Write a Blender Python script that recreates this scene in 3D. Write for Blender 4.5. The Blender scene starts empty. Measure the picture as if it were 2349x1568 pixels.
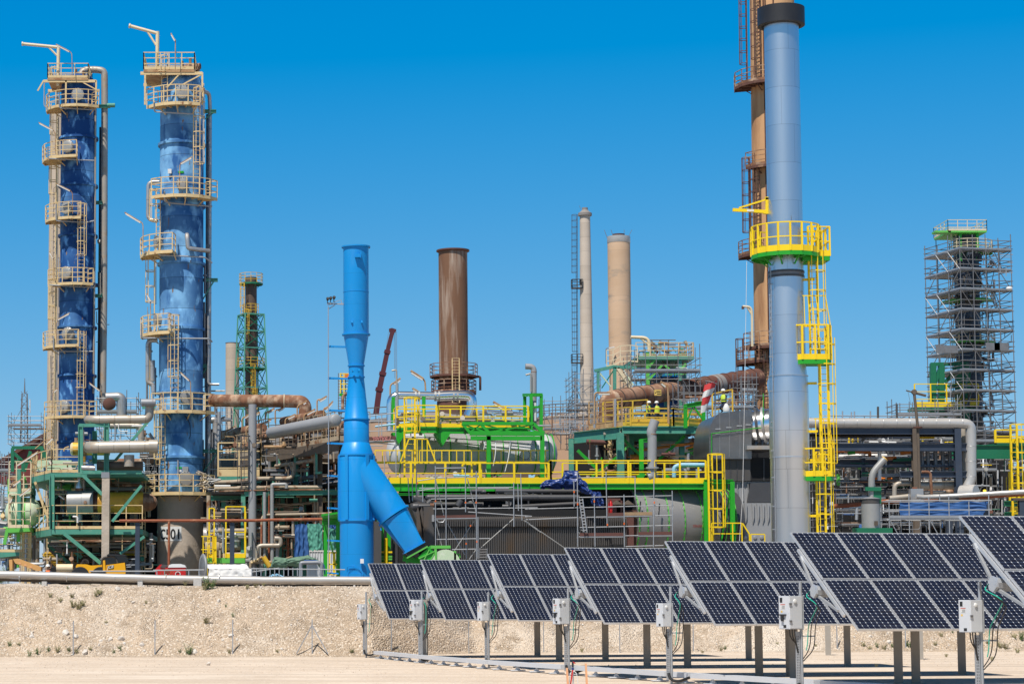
import bpy, bmesh, math, random
from math import sin, cos, tan, pi, radians, sqrt, atan2, floor
from mathutils import Vector, Matrix, noise
random.seed(7)
scn = bpy.context.scene
COL = scn.collection
# ------------------------------------------------------------------ camera, sky, sun, exposure
HC = 1.9
PITCH = math.atan((2420-1678)/8722)
cam = bpy.data.cameras.new('camera'); camo = bpy.data.objects.new('camera',cam); COL.objects.link(camo)
camo.location = (0,0,HC); camo.rotation_euler = (pi/2+PITCH,0,0)
cam.sensor_width = 36; cam.lens = 76.66; cam.shift_x = .2231; cam.shift_y = .0758
cam.clip_start = 1; cam.clip_end = 20000
scn.camera = camo
SUN_EL, SUN_AZ = radians(60), radians(28)       # azimuth: to the left of straight behind the camera
to_sun = Vector((-sin(SUN_AZ)*cos(SUN_EL),-cos(SUN_AZ)*cos(SUN_EL),sin(SUN_EL)))
sl = bpy.data.lights.new('sun','SUN'); sl.energy = 5.0; sl.angle = radians(.53); sl.color = (1,.945,.87)
slo = bpy.data.objects.new('sun',sl); COL.objects.link(slo)
slo.rotation_euler = to_sun.to_track_quat('Z','Y').to_euler(); slo.location = to_sun * 300
w = bpy.data.worlds.new('World'); scn.world = w; w.use_nodes = True
nt = w.node_tree; bg = nt.nodes['Background']
sky = nt.nodes.new('ShaderNodeTexSky'); sky.sky_type = 'NISHITA'; sky.sun_disc = False
sky.sun_elevation = SUN_EL; sky.sun_rotation = atan2(to_sun.x,to_sun.y)
sky.air_density = 1.0; sky.dust_density = .2; sky.ozone_density = 3.0; sky.altitude = 300
# a polarised-looking clear sky: the red of the Nishita sky falls off faster than its blue
sc_ = nt.nodes.new('ShaderNodeSeparateColor'); cc_ = nt.nodes.new('ShaderNodeCombineColor'); nt.links.new(sky.outputs[0],sc_.inputs[0])
SKY_K = .092
for i_, (g_,k_,mx_,of_) in enumerate(((1.,.92,.8,.172),(.88,.77,.9,0),(.38,.825,1.0,0))):
    a_ = nt.nodes.new('ShaderNodeMath'); a_.operation = 'MULTIPLY_ADD'; a_.inputs[1].default_value = SKY_K; a_.inputs[2].default_value = -of_; a_.use_clamp = True; nt.links.new(sc_.outputs[i_],a_.inputs[0])
    b_ = nt.nodes.new('ShaderNodeMath'); b_.operation = 'POWER'; b_.inputs[1].default_value = g_; nt.links.new(a_.outputs[0],b_.inputs[0])
    c_ = nt.nodes.new('ShaderNodeMath'); c_.operation = 'MULTIPLY'; c_.inputs[1].default_value = k_ / SKY_K; nt.links.new(b_.outputs[0],c_.inputs[0])
    d_ = nt.nodes.new('ShaderNodeMath'); d_.operation = 'MINIMUM'; d_.inputs[1].default_value = mx_ / SKY_K; nt.links.new(c_.outputs[0],d_.inputs[0])
    nt.links.new(d_.outputs[0],cc_.inputs[i_])
# above the view the Nishita sky is dimmed and warmed to cut blue fill
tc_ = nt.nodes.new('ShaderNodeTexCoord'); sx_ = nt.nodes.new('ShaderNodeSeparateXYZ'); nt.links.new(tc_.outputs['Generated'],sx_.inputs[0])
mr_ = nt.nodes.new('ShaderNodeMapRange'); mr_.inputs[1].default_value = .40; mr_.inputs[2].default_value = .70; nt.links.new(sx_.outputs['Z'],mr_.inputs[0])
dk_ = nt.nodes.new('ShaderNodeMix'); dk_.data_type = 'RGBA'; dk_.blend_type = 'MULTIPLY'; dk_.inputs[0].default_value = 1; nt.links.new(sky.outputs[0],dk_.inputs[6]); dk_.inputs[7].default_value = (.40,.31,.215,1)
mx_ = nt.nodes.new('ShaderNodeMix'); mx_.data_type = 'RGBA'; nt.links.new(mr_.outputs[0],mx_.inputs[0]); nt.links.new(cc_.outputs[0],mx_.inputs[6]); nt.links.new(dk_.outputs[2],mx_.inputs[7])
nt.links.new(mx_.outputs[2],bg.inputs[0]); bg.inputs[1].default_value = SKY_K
scn.view_settings.view_transform = 'Standard'; scn.view_settings.look = 'None'
scn.view_settings.exposure = .12; scn.view_settings.gamma = 1; scn.view_settings.use_curve_mapping = False
# ------------------------------------------------------------------ pixel of the photograph + distance -> place in the world
CP, SP = cos(PITCH), sin(PITCH)
def W(sx,sy,D):
    u = (sx-1134) / 8722; v = (1678-sy) / 8722
    t = D / (CP-v*SP)
    return Vector((u*t,D,HC+(SP+v*CP)*t))
def ZM(x0,y0,k):
    return lambda x, y, D: W(x0+x/k,y0+y/k,D)
zA = ZM(0,0,1.568); zB = ZM(0,900,1.96); zC = ZM(0,1600,1.96); zD = ZM(900,1600,1.96); zE = ZM(800,900,1.96)
zF = ZM(1500,1400,2.614); zG = ZM(2200,800,1.742); zH = ZM(2100,1600,2.24); zI = ZM(2800,0,1.4255)
zJ = ZM(2800,1000,1.307); zK = ZM(3200,1500,2.24); zL = ZM(3500,800,1.742); zM = ZM(1400,2100,1.678)
zN = ZM(2600,2000,1.57); q1 = ZM(0,1600,2.24); q2 = ZM(500,1600,2.09); q3 = ZM(820,1560,3.92)
q4 = ZM(820,1900,3.734); q5 = ZM(1550,1850,3.915); q6 = ZM(3240,1650,3.136); q7 = ZM(3640,1650,3.136)
q8 = ZM(0,2150,2.936); r5 = ZM(2380,1480,2.237); r6 = ZM(2350,1300,2.684); r7 = ZM(2250,2560,5.12)
O_ = ZM(0,0,.57325)
ZT = 2.66      # edge of the plant terrace
ZP = 2.85      # plant ground
V = Vector

# ------------------------------------------------------------------ mesh builder
def catmull_fillet(pts,R,k=5):
    if R <= 0 or len(pts) < 3: return [V(p) for p in pts]
    out = [V(pts[0])]
    for i in range(1,len(pts)-1):
        p = V(pts[i]); a = V(pts[i-1]) - p; b = V(pts[i+1]) - p
        la, lb = a.length, b.length
        if la < 1e-6 or lb < 1e-6: continue
        a /= la; b /= lb
        r = min(R,la*.49,lb*.49)
        for j in range(k+1):
            t = j / k
            out.append((p+a*r)*(1-t) ** 2+p*2*t*(1-t)+(p+b*r)*t ** 2)
    out.append(V(pts[-1])); return out
class MB:
    def __init__(s): s.v = []; s.f = []
    def box(s,c,sx,sy,sz,rz=0):
        i = len(s.v); ca, sa = cos(rz), sin(rz)
        for dz in (-.5,.5):
            for dx, dy in ((-.5,-.5),(.5,-.5),(.5,.5),(-.5,.5)):
                x, y = dx * sx, dy * sy
                s.v.append((c[0]+x*ca-y*sa,c[1]+x*sa+y*ca,c[2]+dz*sz))
        s.f += [(i,i+3,i+2,i+1),(i+4,i+5,i+6,i+7)] + [(i+j,i+(j+1) % 4,i+4+(j+1) % 4,i+4+j) for j in range(4)]
        return s
    def beam(s,p,q,w,h=None,up=(0,0,1)):
        h = h or w; p = V(p); q = V(q); d = (q-p)
        if d.length < 1e-6: return s
        d.normalize(); up = V(up)
        if abs(d.dot(up)) > .98: up = V((0,1,0))
        r = d.cross(up).normalized(); u = r.cross(d)
        i = len(s.v)
        for e in (p,q):
            for a, b in ((-1,-1),(1,-1),(1,1),(-1,1)):
                s.v.append(tuple(e+r*a*w/2+u*b*h/2))
        s.f += [(i,i+1,i+2,i+3),(i+7,i+6,i+5,i+4)] + [(i+j,i+4+j,i+4+(j+1) % 4,i+(j+1) % 4) for j in range(4)]
        return s
    def ibeam(s,p,q,w,h,t=.03,up=(0,0,1)):
        p = V(p); q = V(q); d = (q-p).normalized(); up = V(up)
        if abs(d.dot(up)) > .98: up = V((0,1,0))
        r = d.cross(up).normalized(); u = r.cross(d)
        s.beam(p+u*(h/2-t/2),q+u*(h/2-t/2),w,t,up); s.beam(p-u*(h/2-t/2),q-u*(h/2-t/2),w,t,up)
        s.beam(p,q,t,h-2*t,up); return s
    def pipe(s,pts,r,n=10,R=0,caps=True,k=5):
        pts = catmull_fillet(pts,R,k)
        rs = r if isinstance(r,(list,tuple)) else [r] * len(pts)
        T = []
        for i in range(len(pts)):
            a = pts[max(i-1,0)]; b = pts[min(i+1,len(pts)-1)]
            t = (b-a); T.append(t.normalized() if t.length > 1e-9 else V((0,0,1)))
        nrm = T[0].orthogonal().normalized(); i0 = len(s.v)
        for i, p in enumerate(pts):
            if i:
                ax = T[i-1].cross(T[i])
                if ax.length > 1e-7:
                    nrm = Matrix.Rotation(T[i-1].angle(T[i]),3,ax.normalized()) @ nrm
            b = T[i].cross(nrm)
            for j in range(n):
                a = 2 * pi * j / n
                s.v.append(tuple(p+(nrm*cos(a)+b*sin(a))*rs[i]))
        for i in range(len(pts)-1):
            for j in range(n):
                a = i0 + i * n + j; b = i0 + i * n + (j+1) % n
                s.f.append((a,b,b+n,a+n))
        if caps:
            s.f.append(tuple(i0+j for j in reversed(range(n)))); m = i0 + (len(pts)-1) * n
            s.f.append(tuple(m+j for j in range(n)))
        return s
    def rod(s,p,q,r,n=6): return s.pipe([p,q],r,n)
    def lathe(s,c,prof,n=32,axis=(0,0,1),caps=True,a0=0,a1=2*pi,ref=None):
        ax = V(axis).normalized(); e = V(ref) if ref else (V((0,-1,0)) if abs(ax.z) > .9 else V((0,0,1)))
        e = (e-ax*e.dot(ax)).normalized(); g = e.cross(ax) * -1
        i0 = len(s.v); c = V(c); full = abs(a1-a0) > 2 * pi - 1e-4; m = n if full else n + 1
        for r, z in prof:
            for j in range(m):
                a = a0 + (a1-a0) * j / n
                s.v.append(tuple(c+ax*z+(e*cos(a)+g*sin(a))*r))
        for i in range(len(prof)-1):
            for j in range(n):
                a = i0 + i * m + j; b = i0 + i * m + (j+1) % m
                s.f.append((a,b,b+m,a+m))
        if caps and full:
            if prof[0][0] > 1e-4: s.f.append(tuple(i0+j for j in reversed(range(n))))
            if prof[-1][0] > 1e-4: s.f.append(tuple(i0+(len(prof)-1)*m+j for j in range(n)))
        return s
    def quad(s,a,b,c,d):
        i = len(s.v); s.v += [tuple(a),tuple(b),tuple(c),tuple(d)]; s.f.append((i,i+1,i+2,i+3)); return s
    def prism(s,poly,d):
        """poly: list of 3-D points (planar), d: extrusion vector"""
        i = len(s.v); n = len(poly); d = V(d)
        s.v += [tuple(p) for p in poly] + [tuple(V(p)+d) for p in poly]
        s.f += [tuple(i+j for j in range(n)),tuple(i+n+j for j in reversed(range(n)))]
        s.f += [(i+j,i+n+j,i+n+(j+1) % n,i+(j+1) % n) for j in range(n)]
        return s
    def grid(s,fn,nu,nv):
        i0 = len(s.v)
        for a in range(nu+1):
            for b in range(nv+1): s.v.append(tuple(fn(a/nu,b/nv)))
        for a in range(nu):
            for b in range(nv):
                k = i0 + a * (nv+1) + b; s.f.append((k,k+nv+1,k+nv+2,k+1))
        return s
    def ball(s,c,r,n=12,m=8,sx=1,sy=1,sz=1):
        i0 = len(s.v); c = V(c)
        for i in range(m+1):
            t = pi * i / m
            for j in range(n):
                a = 2 * pi * j / n
                s.v.append((c.x+r*sx*sin(t)*cos(a),c.y+r*sy*sin(t)*sin(a),c.z+r*sz*cos(t)))
        for i in range(m):
            for j in range(n):
                a = i0 + i * n + j; b = i0 + i * n + (j+1) % n
                s.f.append((a,a+n,b+n,b))
        return s
    def build(s,name,m,parent=None,smooth=True,ang=38,recalc=True):
        me = bpy.data.meshes.new(name)
        loc = V((0,0,0))
        if parent is not None: loc = ROOT[parent.name]
        else:
            if s.v:
                xs = [p[0] for p in s.v]; ys = [p[1] for p in s.v]; zs = [p[2] for p in s.v]
                loc = V(((min(xs)+max(xs))/2,(min(ys)+max(ys))/2,min(zs)))
        me.from_pydata([(p[0]-loc.x,p[1]-loc.y,p[2]-loc.z) for p in s.v],[],s.f)
        if recalc:
            b = bmesh.new(); b.from_mesh(me); bmesh.ops.recalc_face_normals(b,faces=b.faces); b.to_mesh(me); b.free()
        me.materials.append(MT[m] if isinstance(m,str) else m)
        if smooth:
            me.polygons.foreach_set('use_smooth',[True]*len(me.polygons)); me.set_sharp_from_angle(angle=radians(ang))
        o = bpy.data.objects.new(name,me); COL.objects.link(o)
        if parent is not None:
            o.parent = parent; ROOT[o.name] = loc
        else:
            o.location = loc; ROOT[o.name] = loc
        return o
ROOT = {}
def T(name,label,cat,loc,group=None):
    o = bpy.data.objects.new(name,None); COL.objects.link(o); o.empty_display_size = .3
    o.location = loc; o['label'] = label; o['category'] = cat; ROOT[o.name] = V(loc)
    if group: o['group'] = group
    return o
def tag(o,label=None,cat=None,group=None,kind=None):
    if label: o['label'] = label
    if cat: o['category'] = cat
    if group: o['group'] = group
    if kind: o['kind'] = kind
    return o
def copy_tree(o,loc=None,rz=None,label=None,group=None,parent=None):
    c = o.copy(); COL.objects.link(c); c.parent = parent
    if loc is not None: c.location = loc
    if rz is not None: c.rotation_euler = (0,0,rz)
    if label: c['label'] = label
    if group: c['group'] = group
    for ch in list(o.children): copy_tree(ch,parent=c)
    return c
# ------------------------------------------------------------------ materials
MT = {}
def mat(name,c,rough=.6,metal=0.,c2=None,sc=3.,amt=.5,c3=None,sc3=1.2,th3=.62,w3=.06,streak=1.,bump=0.,bsc=20.,spec=.5,stretch=None,detail=6):
    m = bpy.data.materials.new(name); m.use_nodes = True; t = m.node_tree; n = t.nodes; L = t.links
    b = n['Principled BSDF']; b.inputs['Roughness'].default_value = rough; b.inputs['Metallic'].default_value = metal
    b.inputs['Specular IOR Level'].default_value = spec
    tc = n.new('ShaderNodeTexCoord'); mp = n.new('ShaderNodeMapping'); L.new(tc.outputs['Object'],mp.inputs[0])
    mp.inputs['Scale'].default_value = stretch or (1,1,1./streak)
    def nz(scale,det=detail,vec=mp.outputs[0],rg=.6):
        a = n.new('ShaderNodeTexNoise'); a.inputs['Scale'].default_value = scale; a.inputs['Detail'].default_value = det
        a.inputs['Roughness'].default_value = rg; L.new(vec,a.inputs['Vector']); return a.outputs[0]
    def rng(x,lo,hi):
        a = n.new('ShaderNodeMapRange'); a.inputs[1].default_value = lo; a.inputs[2].default_value = hi; L.new(x,a.inputs[0]); return a.outputs[0]
    def mix(f,x,y):
        a = n.new('ShaderNodeMix'); a.data_type = 'RGBA'
        for s_, v_ in ((a.inputs[0],f),(a.inputs[6],x),(a.inputs[7],y)):
            if isinstance(v_,(tuple,list)): s_.default_value = (*v_[:3],1)
            elif isinstance(v_,(int,float)): s_.default_value = v_
            else: L.new(v_,s_)
        return a.outputs[2]
    col = (*c,1); out = None
    c2 = c2 or tuple(x*.8 for x in c)
    f = rng(nz(sc),.5-amt/2,.5+amt/2)
    out = mix(f,c,c2)
    if c3:
        g = rng(nz(sc3,8),th3-w3,th3+w3)
        out = mix(g,out,c3)
        r = n.new('ShaderNodeMix'); r.data_type = 'FLOAT'; L.new(g,r.inputs[0]); r.inputs[2].default_value = rough; r.inputs[3].default_value = .85
        L.new(r.outputs[0],b.inputs['Roughness'])
        if metal:
            r = n.new('ShaderNodeMix'); r.data_type = 'FLOAT'; L.new(g,r.inputs[0]); r.inputs[2].default_value = metal; r.inputs[3].default_value = .0
            L.new(r.outputs[0],b.inputs['Metallic'])
    L.new(out,b.inputs['Base Color'])
    if bump:
        bp = n.new('ShaderNodeBump'); bp.inputs['Strength'].default_value = bump; bp.inputs['Distance'].default_value = .05
        L.new(nz(bsc,5,tc.outputs['Object']),bp.inputs['Height']); L.new(bp.outputs[0],b.inputs['Normal'])
    MT[name] = m; m['h'] = 1; return m
RUST = (.23,.085,.03)
mat('stack_blue',(.002,.265,.66),.36,c2=(.003,.235,.60),sc=.8,amt=.6,streak=4,c3=(.004,.245,.60),sc3=1.1,th3=.6,w3=.12)
mat('cream',(.70,.535,.285),.6,c2=(.62,.44,.21),sc=1.2,amt=.4,c3=RUST,sc3=2.3,th3=.64)
mat('cream_clean',(.74,.62,.42),.55,c2=(.66,.53,.33),sc=1.5)
mat('rusty_cream',(.5,.34,.17),.7,c2=(.3,.14,.06),sc=1.5,amt=.3)
mat('yellow',(.88,.62,.004),.42,c2=(.82,.56,.004),sc=1.2,c3=(.5,.33,.06),sc3=2.2,th3=.69)
mat('yellow_old',(.72,.45,.03),.55,c2=(.55,.34,.04),sc=2,c3=RUST,sc3=2.5,th3=.66)
mat('ochre_tank',(.78,.44,.04),.5,c2=(.66,.33,.03),sc=.8,c3=(.2,.07,.02),sc3=1.1,th3=.6,w3=.1)
mat('green',(.018,.36,.016),.42,c2=(.016,.30,.016),sc=1.5,c3=(.02,.2,.03),sc3=1.8,th3=.66)
mat('lime',(.13,.5,.08),.5,c2=(.1,.42,.06),sc=1.5)
mat('pale_green',(.56,.66,.46),.6,c2=(.46,.58,.38),sc=1.2,c3=(.7,.7,.6),sc3=1.5,th3=.6)
mat('teal',(.085,.32,.23),.55,c2=(.055,.235,.17),sc=1.4,c3=(.12,.3,.22),sc3=3,th3=.6)
mat('dark_green',(.008,.16,.075),.5,c2=(.006,.13,.06),sc=1.2)
mat('silver',(.66,.69,.72),.35,.93,c2=(.61,.64,.67),sc=.7,streak=4)
mat('chrome',(.86,.86,.87),.2,.95,c2=(.75,.75,.77),sc=1)
mat('tin',(.46,.46,.46),.42,.55,c2=(.38,.37,.36),sc=1,c3=(.33,.25,.18),sc3=1.1,th3=.66,w3=.12)
mat('warm_tin',(.45,.405,.345),.45,.3,c2=(.37,.32,.255),sc=1,c3=(.33,.23,.14),sc3=1.3,th3=.63,w3=.1)
mat('old_pipe',(.42,.35,.26),.7,c2=(.34,.26,.17),sc=2,c3=(.2,.09,.04),sc3=2,th3=.6)
mat('grey_pipe',(.28,.29,.31),.5,.2,c2=(.22,.23,.25),sc=1.5,c3=(.22,.17,.13),sc3=2,th3=.68)
mat('matt_grey',(.30,.305,.315),.5,c2=(.27,.275,.285),sc=1)
mat('cap_grey',(.36,.36,.35),.5,.3,c2=(.3,.3,.29),sc=2)
mat('galv',(.44,.455,.475),.5,.45,c2=(.34,.355,.375),sc=4)
mat('galv_dark',(.24,.245,.25),.5,.4,c2=(.17,.16,.16),sc=3)
mat('plank',(.36,.37,.38),.5,.35,c2=(.29,.3,.31),sc=3)
mat('red_plank',(.13,.045,.035),.7,c2=(.09,.04,.03),sc=3)
mat('wood',(.36,.24,.13),.8,c2=(.26,.17,.1),sc=5)
mat('rust',(.22,.10,.05),.8,c2=(.14,.06,.032),sc=2,amt=.4,c3=(.40,.28,.19),sc3=1.4,th3=.56,w3=.08)
mat('rust_red',(.32,.085,.035),.75,c2=(.24,.07,.03),sc=3,c3=(.42,.2,.11),sc3=2.5,th3=.6)
mat('rust_dark',(.14,.055,.035),.8,c2=(.09,.04,.03),sc=2,c3=(.3,.17,.1),sc3=1.2,th3=.64)
mat('rust_duct',(.36,.23,.155),.75,c2=(.29,.15,.085),sc=.9,amt=.4,c3=(.16,.06,.03),sc3=.7,th3=.55,w3=.1)
mat('brown_stack',(.20,.098,.05),.75,c2=(.15,.07,.036),sc=1.4,streak=12,amt=.4,c3=(.42,.33,.26),sc3=1.5,th3=.585,w3=.1,detail=9)
mat('concrete',(.53,.45,.37),.9,c2=(.38,.31,.24),sc=.8,bump=.6,bsc=6)
mat('concrete_pale',(.50,.41,.32),.9,c2=(.42,.34,.26),sc=.25,bump=.2)
mat('tan_chimney',(.60,.42,.28),.85,c2=(.53,.35,.215),sc=.2,streak=.4,c3=(.37,.29,.22),sc3=.35,th3=.66,w3=.08)
mat('grey_chimney',(.56,.475,.39),.9,c2=(.49,.41,.33),sc=.25,streak=.4)
mat('ochre_stack',(.64,.38,.19),.8,c2=(.52,.28,.13),sc=.35,streak=6,amt=.5,c3=(.26,.11,.045),sc3=.5,th3=.62,w3=.1)
mat('dark_stack',(.13,.085,.06),.7,c2=(.09,.06,.045),sc=.6,streak=4)
mat('navy_steel',(.030,.040,.062),.45,c2=(.045,.06,.09),sc=1,c3=(.16,.09,.05),sc3=2,th3=.7)
mat('black',(.012,.012,.014),.5,c2=(.02,.02,.022),sc=2)
mat('charcoal',(.062,.058,.056),.5,c2=(.078,.072,.068),sc=1.5,c3=(.095,.065,.042),sc3=.9,th3=.62,w3=.1,streak=3)
mat('charcoal_pipe',(.062,.062,.066),.42,c2=(.05,.05,.054),sc=1.5)
mat('drum_grey',(.25,.243,.24),.42,.15,c2=(.215,.208,.205),sc=.5)
mat('vessel_grey',(.56,.56,.57),.5,.1,c2=(.5,.5,.51),sc=.6)
mat('dark_clad',(.30,.30,.305),.33,.8,c2=(.16,.155,.15),sc=.5,bump=.5,bsc=1.3)
mat('brown_steel',(.14,.105,.075),.7,c2=(.1,.075,.055),sc=2)
mat('tank_grey',(.27,.25,.23),.7,c2=(.22,.2,.185),sc=.5)
mat('tank_pink',(.5,.33,.22),.8,c2=(.44,.28,.18),sc=.4)
mat('crane_red',(.11,.022,.026),.45,c2=(.08,.018,.02),sc=1)
mat('roof_red',(.17,.028,.022),.6,c2=(.14,.024,.02),sc=.6)
mat('sky_blue',(.30,.55,.72),.45)
mat('orange',(.75,.21,.02),.5)
mat('orange_beam',(.68,.37,.13),.5,c2=(.6,.31,.1),sc=1.5)
mat('vehicle_yellow',(.80,.40,.004),.35,c2=(.76,.36,.004),sc=1)
mat('white_paint',(.78,.78,.77),.45,c2=(.72,.72,.7),sc=2)
mat('white_pipe',(.54,.52,.495),.38,.3,c2=(.47,.445,.41),sc=1.2)
mat('panel_grey',(.60,.62,.65),.4,c2=(.55,.57,.6),sc=2)
mat('box_grey',(.62,.64,.67),.42,c2=(.59,.61,.64),sc=2)
mat('alu',(.66,.67,.69),.32,.6,c2=(.6,.61,.63),sc=2)
mat('red_paint',(.55,.012,.012),.4,c2=(.48,.01,.01),sc=2)
mat('windsock_red',(.62,.05,.05),.8)
mat('cloth_white',(.72,.71,.69),.85,c2=(.62,.61,.59),sc=2)
mat('tarp_blue',(.016,.045,.19),.38,c2=(.012,.035,.15),sc=2)
mat('tarp_mesh_blue',(.03,.11,.30),.7,c2=(.02,.08,.24),sc=2,stretch=(3,3,.4))
mat('tarp_green',(.09,.32,.235),.75,c2=(.07,.26,.19),sc=2)
mat('tarp_olive',(.13,.225,.15),.75,c2=(.1,.18,.12),sc=2)
mat('block',(.55,.53,.5),.9,bump=.3)
mat('hardhat',(.82,.82,.80),.35)
mat('hivis',(.62,.78,.06),.7)
mat('hivis_orange',(.85,.16,.02),.7)
mat('workwear',(.02,.028,.06),.85)
mat('skin',(.42,.22,.13),.6)
mat('cable_black',(.012,.012,.013),.45)
mat('cable_green',(.02,.42,.30),.45)
mat('label_white',(.75,.75,.73),.5)
mat('ink',(.02,.02,.022),.6)
mat('red_ink',(.40,.03,.02),.5)
mat('pink_ink',(.55,.2,.18),.6)
mat('amber',(.75,.5,.12),.5)
mat('lamp_white',(.75,.72,.66),.5)
mat('glass_dark',(.01,.012,.014),.08,spec=.6)
mat('stake',(.75,.33,.14),.8,c2=(.7,.42,.25),sc=6)
mat('leaf',(.13,.19,.06),.7,c2=(.09,.15,.05),sc=9)
mat('leaf_pale',(.36,.31,.16),.7,c2=(.24,.24,.11),sc=9)
mat('forest',(.022,.038,.02),.9,c2=(.014,.026,.014),sc=.1,bump=1,bsc=.3)
mat('post_steel',(.37,.34,.30),.6,.1,c2=(.3,.275,.24),sc=2)
mat('shade_black',(.011,.011,.012),.9)  # near-black painted in for deep shade between units, also on some dark parts

def bands(name,period,lw=.02,dark=.6,var=.08,off=0.,axis='Z',vert=0):
    """construction joints / cladding seams: a thin line every `period` metres, each course a little different in tone"""
    m = MT[name]; t = m.node_tree; n = t.nodes; L = t.links; b = n['Principled BSDF']
    src = b.inputs['Base Color'].links[0].from_socket
    tc = n.new('ShaderNodeTexCoord'); sp = n.new('ShaderNodeSeparateXYZ'); L.new(tc.outputs['Object'],sp.inputs[0])
    def M(op,a,b_=None):
        x = n.new('ShaderNodeMath'); x.operation = op
        for i, q in enumerate((a,b_)):
            if q is None: continue
            if isinstance(q,(int,float)): x.inputs[i].default_value = q
            else: L.new(q,x.inputs[i])
        return x.outputs[0]
    z = M('ADD',M('DIVIDE',sp.outputs[axis],period),1000+off)
    fr = M('FRACT',z); ln = M('LESS_THAN',fr,lw/period)
    wn = n.new('ShaderNodeTexWhiteNoise'); wn.noise_dimensions = '1D'; L.new(M('FLOOR',z),wn.inputs['W'])
    tone = M('ADD',M('MULTIPLY',wn.outputs[0],var*2),1-var)
    fac = M('MULTIPLY',tone,M('SUBTRACT',1,M('MULTIPLY',ln,1-dark)))
    if vert:
        ang = M('ARCTAN2',sp.outputs['X'],sp.outputs['Y'])
        vz = M('FRACT',M('ADD',M('MULTIPLY',ang,vert/(2*pi)),M('MULTIPLY',wn.outputs[0],1.0)))
        vl = M('LESS_THAN',vz,.006*vert)
        fac = M('MULTIPLY',fac,M('SUBTRACT',1,M('MULTIPLY',vl,(1-dark)*.7)))
    mx = n.new('ShaderNodeMix'); mx.data_type = 'RGBA'; mx.blend_type = 'MULTIPLY'; mx.inputs[0].default_value = 1
    L.new(src,mx.inputs[6]); cb = n.new('ShaderNodeCombineXYZ')
    for i in range(3): L.new(fac,cb.inputs[i])
    L.new(cb.outputs[0],mx.inputs[7]); L.new(mx.outputs[2],b.inputs['Base Color'])
def variant(src,name):
    m = MT[src].copy(); m.name = name; MT[name] = m
bands('grey_chimney',2.2,.05,.72,.07); bands('tan_chimney',3.2,.06,.85,.04); bands('concrete_pale',1.6,.04,.75,.06)
variant('silver','silver_clad'); bands('silver_clad',1.95,.025,.72,.025,vert=2)
variant('tin','tin_clad_h'); bands('tin_clad_h',1.15,.03,.45,.05,axis='X')
variant('warm_tin','warm_tin_h'); bands('warm_tin_h',.95,.03,.45,.06,axis='X')
variant('tin','tin_clad_v'); bands('tin_clad_v',1.2,.03,.45,.05)
bands('dark_stack',1.5,.06,.6,.08); bands('tank_pink',2.4,.08,.6,.08); bands('tank_grey',2.4,.1,.7,.06)
bands('stack_blue',1.55,.014,.72,.012,vert=1); bands('rust',.7,.22,1.2,.1,axis='X'); bands('brown_stack',4,.03,.8,.02)

def column_blue(name,deep,chalk,cover,seam):
    m = bpy.data.materials.new(name); m.use_nodes = True; t = m.node_tree; n = t.nodes; L = t.links; b = n['Principled BSDF']
    tc = n.new('ShaderNodeTexCoord')
    def nz(sc,st,det=6):
        mp = n.new('ShaderNodeMapping'); mp.inputs['Scale'].default_value = (1,1,st); L.new(tc.outputs['Object'],mp.inputs[0])
        a = n.new('ShaderNodeTexNoise'); a.inputs['Scale'].default_value = sc; a.inputs['Detail'].default_value = det; L.new(mp.outputs[0],a.inputs['Vector']); return a.outputs[0]
    def rng(x,lo,hi):
        a = n.new('ShaderNodeMapRange'); a.inputs[1].default_value = lo; a.inputs[2].default_value = hi; L.new(x,a.inputs[0]); return a.outputs[0]
    def mix(f,x,y):
        a = n.new('ShaderNodeMix'); a.data_type = 'RGBA'; L.new(f,a.inputs[0])
        for s_, v_ in ((a.inputs[6],x),(a.inputs[7],y)):
            if isinstance(v_,tuple): s_.default_value = (*v_,1)
            else: L.new(v_,s_)
        return a.outputs[2]
    mid = tuple((x+y)*.5 for x,y in zip(deep,chalk))
    o = mix(rng(nz(.3,.9),.66-cover*.4,.86-cover*.4),deep,mid)
    o = mix(rng(nz(.75,.75,9),.70-cover*.34,.86-cover*.34),o,chalk)
    o = mix(rng(nz(2.2,.6,9),.56,.74),o,tuple(min(1,c*1.2) for c in chalk))
    o = mix(rng(nz(1.6,.35,9),.60,.72),o,deep)
    o = mix(rng(nz(3.1,.3,8),.66,.70),o,(.2,.14,.10))
    L.new(o,b.inputs['Base Color']); b.inputs['Roughness'].default_value = .72; b.inputs['Specular IOR Level'].default_value = .25
    MT[name] = m; bands(name,seam,.04,.5,.14)
column_blue('column_blue_dark',(.010,.062,.21),(.15,.37,.66),.42,2.0)
column_blue('column_blue_pale',(.018,.10,.29),(.20,.44,.70),.66,2.0)

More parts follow.
